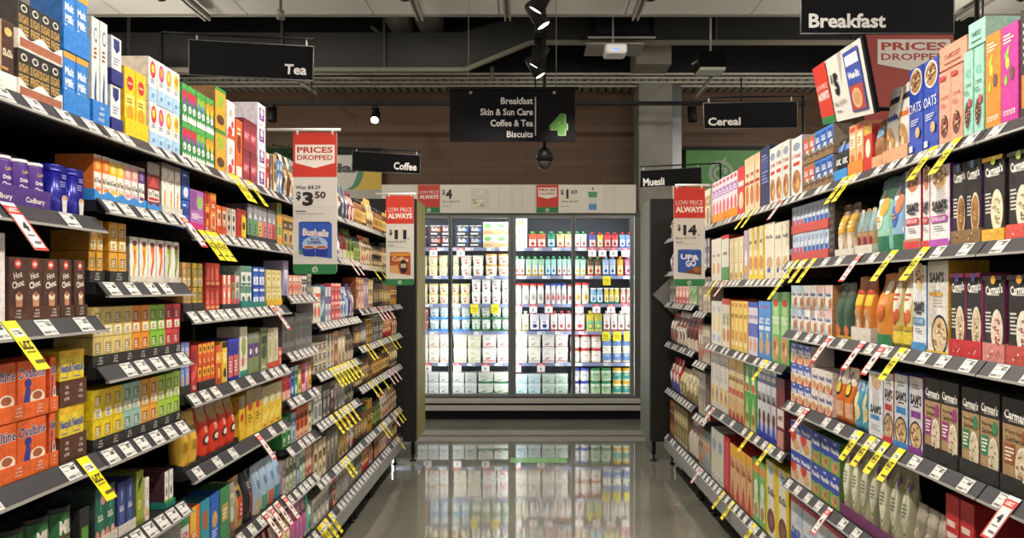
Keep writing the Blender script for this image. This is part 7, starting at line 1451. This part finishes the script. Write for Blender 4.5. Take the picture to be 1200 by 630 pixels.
b = MB(); p = P3(627.5, 159, Y); p2 = P3(627.5, 114, Y); b.rect(S, p.x - cx - .005, p.z - b0.z, p.x - cx + .005, p2.z - b0.z, '#b9b7b3'); b.obj('divider_line', t)
b = MB(); p = P3(654, 146, Y); b.text(S, '4', p.x - cx + .008, p.z - b0.z - .006, 21 * k, 25 * k, '#9aa88e', .09); b.text(S, '4', p.x - cx, p.z - b0.z, 20 * k, 25 * k, '#4f8a36', .08); b.obj('aisle_number', t)
for s in (-.7, .7):
    b = MB(); b.tube((s * w, 0, h + .0125), (s * w, 0, 4.0 - b0.z - .002), .003, GREY, 6); b.obj('hanging_wire', t)
    b = MB(); b.ell(S, s * w * .95, h - .035, .014, .014, '#8f8d89', 10); b.obj('bolt', t)
# blade signs on the shelf fronts
def blade(x0, x1, y0, y1, Y, head, now, cents, sub, product, label, rodL, side):
    A = P3(x0, y1, Y); B = P3(x1, y0, Y); cx = (A.x + B.x) / 2; w = (B.x - A.x) / 2; h = B.z - A.z
    t = thing('price_sign', (cx, Y, A.z), label, 'sign', 'red and white blade price signs')
    b = MB(); n = 6; r = .018
    pts = [(-w + r - r * math.sin(PI / 2 * i / n) * 1 , r - r * math.cos(PI / 2 * i / n)) for i in range(n, -1, -1)][::-1]
    pts = [(-w + r - r * math.cos(PI / 2 * i / n), r - r * math.sin(PI / 2 * i / n)) for i in range(n + 1)] + [(w - r + r * math.sin(PI / 2 * i / n), r - r * math.cos(PI / 2 * i / n)) for i in range(n + 1)] + [(w, h), (-w, h)]
    b.prism(pts, -.002, .002, mat('#dedbd5', .35)); card = b.obj('card', t)
    S = lambda u, v, l: Vector((u, -.0022 - l, v))
    b = MB(); hd = h * .315
    b.rect(S, -w, h - hd, w, h, REDC)
    if head == 'drop': dropped_badge(b, S, -w * .9, w * .9, h - hd * .8, h - hd * .28)
    else:
        b.text(S, 'LOW PRICE', 0, h - hd * .5, w * 1.72, hd * .15, '#eadfd6', 0.0); b.text(S, 'ALWAYS', 0, h - hd * .72, w * 1.78, hd * .2, '#f0e6dd', .05)
    b.obj('red_header', card)
    b = MB(); g = h * .07
    b.poly(S, [(-w + r - r * math.cos(PI / 2 * i / n), r - r * math.sin(PI / 2 * i / n)) for i in range(n + 1)] + [(w - r + r * math.sin(PI / 2 * i / n), r - r * math.cos(PI / 2 * i / n)) for i in range(n + 1)] + [(w, g), (-w, g)], GRN)
    logo(b, S, 0, g * .46, g * .3, '#d8e2d6'); b.obj('green_footer', card)
    b = MB(); y = h - hd
    if head == 'drop': b.text(S, sub, -w * .32, y - h * .075, w * 1.14, h * .03, INK, .02)
    yy = y - (h * .155 if head == 'drop' else h * .12); ph = h * (.1 if head == 'drop' else .105)
    b.text(S, '$', -w * (.75 if cents else .66), yy + ph * .2, w * .22, ph * .66, INK, .03)
    b.text(S, now, -w * .32 if cents else w * .04, yy, w * (.5 if cents else .86), ph, INK, .05)
    if cents: b.text(S, cents, w * .24, yy + ph * .28, w * .5, ph * .5, INK, .03)
    else: b.rect(S, w * .54, yy - ph * .5, w * .66, yy - ph * .42, INK)
    if head != 'drop': b.text(S, sub, -w * .25, y - h * .2, w * 1.3, h * .025, INK, .01)
    b.rect(S, -w * .88, y - h * .245, -w * .4, y - h * .238, '#55534f'); b.rect(S, -w * .88, y - h * .262, w * .4, y - h * .258, '#a5a29b'); b.rect(S, -w, y - h * .215, w, y - h * .213, '#c2bfb8') if head == 'drop' else None
    b.obj('price_lettering', card)
    b = MB(); v0, v1 = g + h * .04, g + h * .30; product(b, S, -w * .8, w * .8, v0, v1); b.obj('product_picture', card)
    b = MB(); zr = h + .012
    xa = (rodL - VX) * Y / FPX - cx
    b.tube((min(xa, -w * .9) if side < 0 else -w * .9, 0, zr), (w * 1.15 if side < 0 else max(xa, w), 0, zr), .007, WHITE, 8)
    for s in (-.8, .8): b.tube((s * w, -.001, h - .012), (s * w, -.001, zr), .006, mat('#d8d4cc', .3), 6)
    b.obj('sign_rod', t)
def pic_box(c1, c2, word, wcol, extra):
    def f(b, S, u0, u1, v0, v1):
        H = v1 - v0; W = u1 - u0
        b.poly(S, [(u0 + W * .04, v0 + H * .12), (u1 - W * .02, v0), (u1 - W * .02, v1 - H * .06), (u0 + W * .04, v1 - H * .02)], c1)
        b.poly(S, [(u0 + W * .04, v1 - H * .02), (u1 - W * .02, v1 - H * .06), (u1 - W * .1, v1), (u0 + W * .12, v1)], c2)
        b.text(S, word, (u0 + u1) / 2 + W * .02, v0 + H * .7, W * .74, H * .2, wcol, .04, -.06)
        extra(b, S, u0, u1, v0, v1, W, H)
    return f
def ex_bush(b, S, u0, u1, v0, v1, W, H):
    b.ell(S, (u0 + u1) / 2, v0 + H * .4, W * .36, H * .2, '#a8c4e8'); b.text(S, 'BLUE', (u0 + u1) / 2, v0 + H * .53, W * .24, H * .06, '#2a2a6a', .03); b.text(S, 'LABEL', (u0 + u1) / 2, v0 + H * .44, W * .4, H * .09, '#2a2a6a', .03)
    for s in (-.17, .19):
        c = (u0 + u1) / 2 + W * s
        b.poly(S, [(c - W * .15, v0 + H * .07), (c + W * .15, v0 + H * .05), (c + W * .18, v0 + H * .3), (c - W * .18, v0 + H * .3)], '#24389a'); b.ell(S, c, v0 + H * .31, W * .18, H * .05, '#e8dcd0'); b.ell(S, c, v0 + H * .31, W * .15, H * .035, '#a85a34')
    b.rect(S, u0 + W * .05, v0 + H * .12, u0 + W * .14, v0 + H * .24, '#4a8a4a')
def ex_up(b, S, u0, u1, v0, v1, W, H):
    b.text(S, 'GO', (u0 + u1) / 2 + W * .06, v0 + H * .46, W * .42, H * .26, '#f0f0f4', .04, .1); b.poly(S, [(u0 + W * .3, v0 + H * .09), (u1 - W * .02, v0), (u1 - W * .02, v0 + H * .4), (u0 + W * .5, v0 + H * .2)], '#7a4428'); b.ell(S, u1 - W * .2, v0 + H * .22, W * .16, H * .1, '#a8683a')
def ex_coffee(b, S, u0, u1, v0, v1, W, H):
    b.poly(S, [(u0 + W * .04, v0 + H * .12), (u0 + W * .5, v0 + H * .06), (u0 + W * .4, v0 + H * .45), (u0 + W * .04, v0 + H * .4)], '#d8a86a'); b.ell(S, u1 - W * .34, v0 + H * .38, W * .17, H * .3, '#2a1c16'); b.rect(S, u1 - W * .46, v0 + H * .32, u1 - W * .22, v0 + H * .5, '#c8b8a0'); b.rect(S, u0 + W * .04, v1 - H * .16, u1 - W * .02, v1 - H * .07, '#e0a03a')
blade(343.5, 395, 155, 321, 3.355, 'drop', '3', '50', 'Was $4.29', pic_box('#2f5fc0', '#274a9a', 'Bushells', '#f0e0d4', ex_bush), 'tall blade sign reading prices dropped $3.50 on the left shelves', 313, -1)
blade(452.5, 485, 229, 334, 5.3, 'low', '11', '', 'Since 30/10/19', pic_box('#a8522a', '#c8843a', 'Coffee', '#e8c8a0', ex_coffee), 'blade sign reading low price always $11 at far left shelves', 440, -1)
blade(789.5, 826, 219, 335, 4.72, 'low', '14', '', 'Since 5/11/19', pic_box('#2f58b0', '#4a78c8', 'UP&', '#f0f0f4', ex_up), 'blade sign reading low price always $14 on right shelves', 833, 1)
# angled topper on the right shelves
def quad_board(name, P, thick, label, cols):
    P = [Vector(p) for p in P]; O = P[3].copy(); n = (P[2] - P[3]).cross(P[0] - P[3]).normalized()
    t = thing(name, O, label, 'sign')
    b = MB(); vs = [p - O for p in P] + [p - O - n * thick for p in P]
    b.add(vs, [(3, 2, 1, 0), (4, 5, 6, 7), (0, 1, 5, 4), (1, 2, 6, 5), (2, 3, 7, 6), (3, 0, 4, 7)], SB); b.obj('backing_board', t)
    ex = P[2] - P[3]; ey = P[0] - P[3]; fx_ = P[1] - P[0]
    S = lambda u, v, l: (ex * (1 - v) + fx_ * v) * u + ey * v + n * (l + .0005)
    return t, S
Yn, Yf = 2.42, 3.15
zb = 1.88 + BASE
P = [P3(953, 80, Yf), P3(1010, 41, Yn), P3(1027, 132, Yn), P3(966, 146, Yf)]
t, S = quad_board('shelf_topper', P, .012, 'angled white board with red end reading low price always $5', None)
b = MB(); b.rect(S, .0, .0, .97, .985, '#dedad2', 4, 2); b.obj('card', t)
S0 = S; S = lambda u, v, l: S0(u, v, l + .004)
b = MB(); b.rect(S, 0, 0, .3, .985, REDC, 2, 2); b.rect(S, 0, 0, .3, .12, GRN, 2, 1); b.text(S, 'LOW PRICE', .15, .62, .24, .09, '#eee2d8', 0, extra=.001); b.text(S, 'ALWAYS', .15, .47, .25, .14, '#f2e8de', .05, extra=.001); b.obj('red_header', t)
b = MB(); b.text(S, '$', .37, .66, .035, .16, INK, .03, extra=.001); b.text(S, '5', .45, .56, .08, .34, INK, .06, extra=.001); b.text(S, 'Since 16/7/19', .46, .27, .22, .07, INK, .01, extra=.001); b.rect(S, .36, .14, .46, .16, '#77746e'); b.obj('price_lettering', t)
b = MB(); b.rect(S, .66, .08, .92, .92, '#3a4aa0'); b.rect(S, .68, .72, .9, .86, '#dfe4ea'); b.rect(S, .67, .5, .92, .66, '#3452b8'); b.text(S, 'Weet-Bix', .795, .58, .2, .1, '#f2f2f4', .04, extra=.001); b.rect(S, .68, .1, .9, .44, '#b8402f'); b.ell(S, .78, .26, .08, .14, '#d8b080'); b.ell(S, .78, .26, .055, .09, '#c89060'); b.obj('product_picture', t)
# the leg that carries it
b = MB(); mid = (P[3] + P[2]) / 2 - P[3]; lx = 1.42 - (P[3] + mid).x; b.tube(mid + Vector((.015, 0, .04)), mid + Vector((lx, 0, .04)), .008, BLK); b.tube(mid + Vector((lx, 0, .05)), mid + Vector((lx, 0, zb - (P[3] + mid).z + .002)), .008, BLK); b.obj('stand_leg', t)
Y = 3.3
A = P3(1012, 150, Y); B = P3(1116, 40, Y)
t = thing('shelf_topper', ((A.x + B.x) / 2, Y, zb + .001), 'red board reading prices dropped behind the blue oats boxes', 'sign')
w = (B.x - A.x) / 2; h = B.z - zb - .001
b = MB(); b.box(-w, -.008, .0, w, .008, h, SB); b.obj('backing_board', t)
S = lambda u, v, l: Vector((u, -.0085 - l, v)); k = Y / FPX
b = MB(); b.rect(S, -w, 0, w, h, '#a8392c'); b.rect(S, -w, 0, w, h * .2, GRN); b.obj('red_header', t)
b = MB(); S = lambda u, v, l: Vector((u, -.0105 - l, v)); c0 = P3(1027, 84, Y); c1 = P3(1112, 47, Y); ox = (A.x + B.x) / 2; dropped_badge(b, S, c0.x - ox, c1.x - ox, c0.z - zb - .001, c1.z - zb - .001); b.obj('badge', t)
# boards on the wood wall
A = P3(338, 222, 9.3); B = P3(447, 176, 9.3); cx = (A.x + B.x) / 2; w = (B.x - A.x) / 2; h = B.z - A.z
t = thing('wall_sign', (cx, 9.3, A.z), 'white wall sign ending in cial with green curve and yellow corner', 'sign')
b = MB(); b.box(-w, 0, 0, w, .03, h, '#d9d5c8'); b.box(-w, -.004, h - .06, w, -.0005, h + .03, BLK); b.obj('board', t)
S = lambda u, v, l: Vector((u, -.0005 - l, v)); k = 9.3 / FPX
b = MB(); b.text(S, 'Special', P3(382, 198, 9.3).x - cx, P3(382, 198, 9.3).z - A.z, 70 * k, 15 * k, '#1a1a1a', .05); b.obj('lettering', t)
b = MB()
def arc(x0, wd, col):
    n = 10; vs = []; b.k += 1; l = .0003 + .00012 * b.k
    for i in range(n + 1):
        v = i / n; xx = x0 + .16 * (1 - (1 - v) ** 2) ** .5 - .06
        vs += [S(min(xx, w), v * (h - .07), l), S(w if wd is None else min(w, xx + wd), v * (h - .07), l)]
    b.add(vs, [(2 * i, 2 * i + 1, 2 * i + 3, 2 * i + 2) for i in range(n)], col)
arc(w - .38, None, '#2f7d4a'); arc(w - .30, None, '#d9b51f'); b.obj('colour_corner', t)
A = P3(804, 225, 9.3); B = P3(905, 176, 9.3); cx = (A.x + B.x) / 2; w = (B.x - A.x) / 2; h = B.z - A.z
t = thing('wall_sign', (cx, 9.3, A.z), 'green wall sign with pale leafy ring logo above the right shelves', 'sign')
b = MB(); b.box(-w, 0, 0, w, .03, h, '#3a8a2c'); b.box(-w - .03, -.006, h + .001, w + .03, .03, h + .05, BLK); b.obj('board', t)
S = lambda u, v, l: Vector((u, -.0005 - l, v)); b = MB(); p = P3(845, 203, 9.3); logo(b, S, p.x - cx, p.z - A.z, .16, '#9aa894'); b.obj('logo', t)
# white tiled bulkhead strip left of the fridge header
b = MB(); A = P3(395, 240, 9.25); B = P3(470, 222, 9.25); b.box(A.x - 1.5, 9.25, A.z - .2, B.x, 9.44, B.z, noise_mat('tiled_bulkhead', '#b5b1a5', '#bfbbaf', 3, .5)); struct(b.obj('trim_2'))
# hedge of artificial leaves far behind the left run
t = thing('artificial_hedge', (P3(325, 180, 9.2).x, 9.2, P3(325, 180, 9.2).z), 'dark green artificial hedge strip on the far wall', 'plant')
b = MB(); rn = random.Random(5)
for i in range(420):
    c = Vector((rn.uniform(-.22, .22), rn.uniform(-.06, .2), rn.uniform(-.3, .1) )); a = rn.uniform(0, 6.3); e = rn.uniform(-.6, .6)
    d = Vector((math.cos(a), math.sin(a) * .6, e)).normalized(); s = d.cross(Vector((0, 0, 1))).normalized(); L = .07
    b.add([c, c + d * L * .5 + s * .02, c + d * L, c + d * L * .5 - s * .02], [(0, 1, 2, 3)], ['#2f6a2a', '#3f7f34', '#255522'][i % 3])
b.obj('leaves', t)
b = MB(); b.box(-.24, .05, -.32, .24, .2, .08, mat('#1f3a1c', .8)); b.obj('planter_board', t)
# grey clip board hung off the far right run
Y = 6.388; q = [P3(800, 312, Y), P3(765, 345, Y), P3(790, 369, Y), P3(826, 338, Y)]
O = q[2]; t = thing('metal_panel', O, 'tilted grey metal shelf panel hanging at the end of the right shelves', 'panel')
b = MB(); vs = [p - O + Vector((0, -.005, 0)) for p in q] + [p - O + Vector((0, .005, 0)) for p in q]
b.add(vs, [(0, 1, 2, 3), (7, 6, 5, 4), (0, 4, 5, 1), (1, 5, 6, 2), (2, 6, 7, 3), (3, 7, 4, 0)], noise_mat('panel_metal', '#6d6d6a', '#7a7a77', 8, .5)); b.obj('panel_plate', t)
SC.view_settings.exposure = -0.12

# green strip laid on the floor in front of the fridge
b = MB(); ya, yb = EYE * FPX / (542 - VY), EYE * FPX / (536 - VY); b.box(-.14, ya, .0003, .35, yb, .0012, mat('#5f9a4a', .25)); tag(b.obj('floor_strip'), 'thin green strip on the polished floor before the fridge', 'sticker')
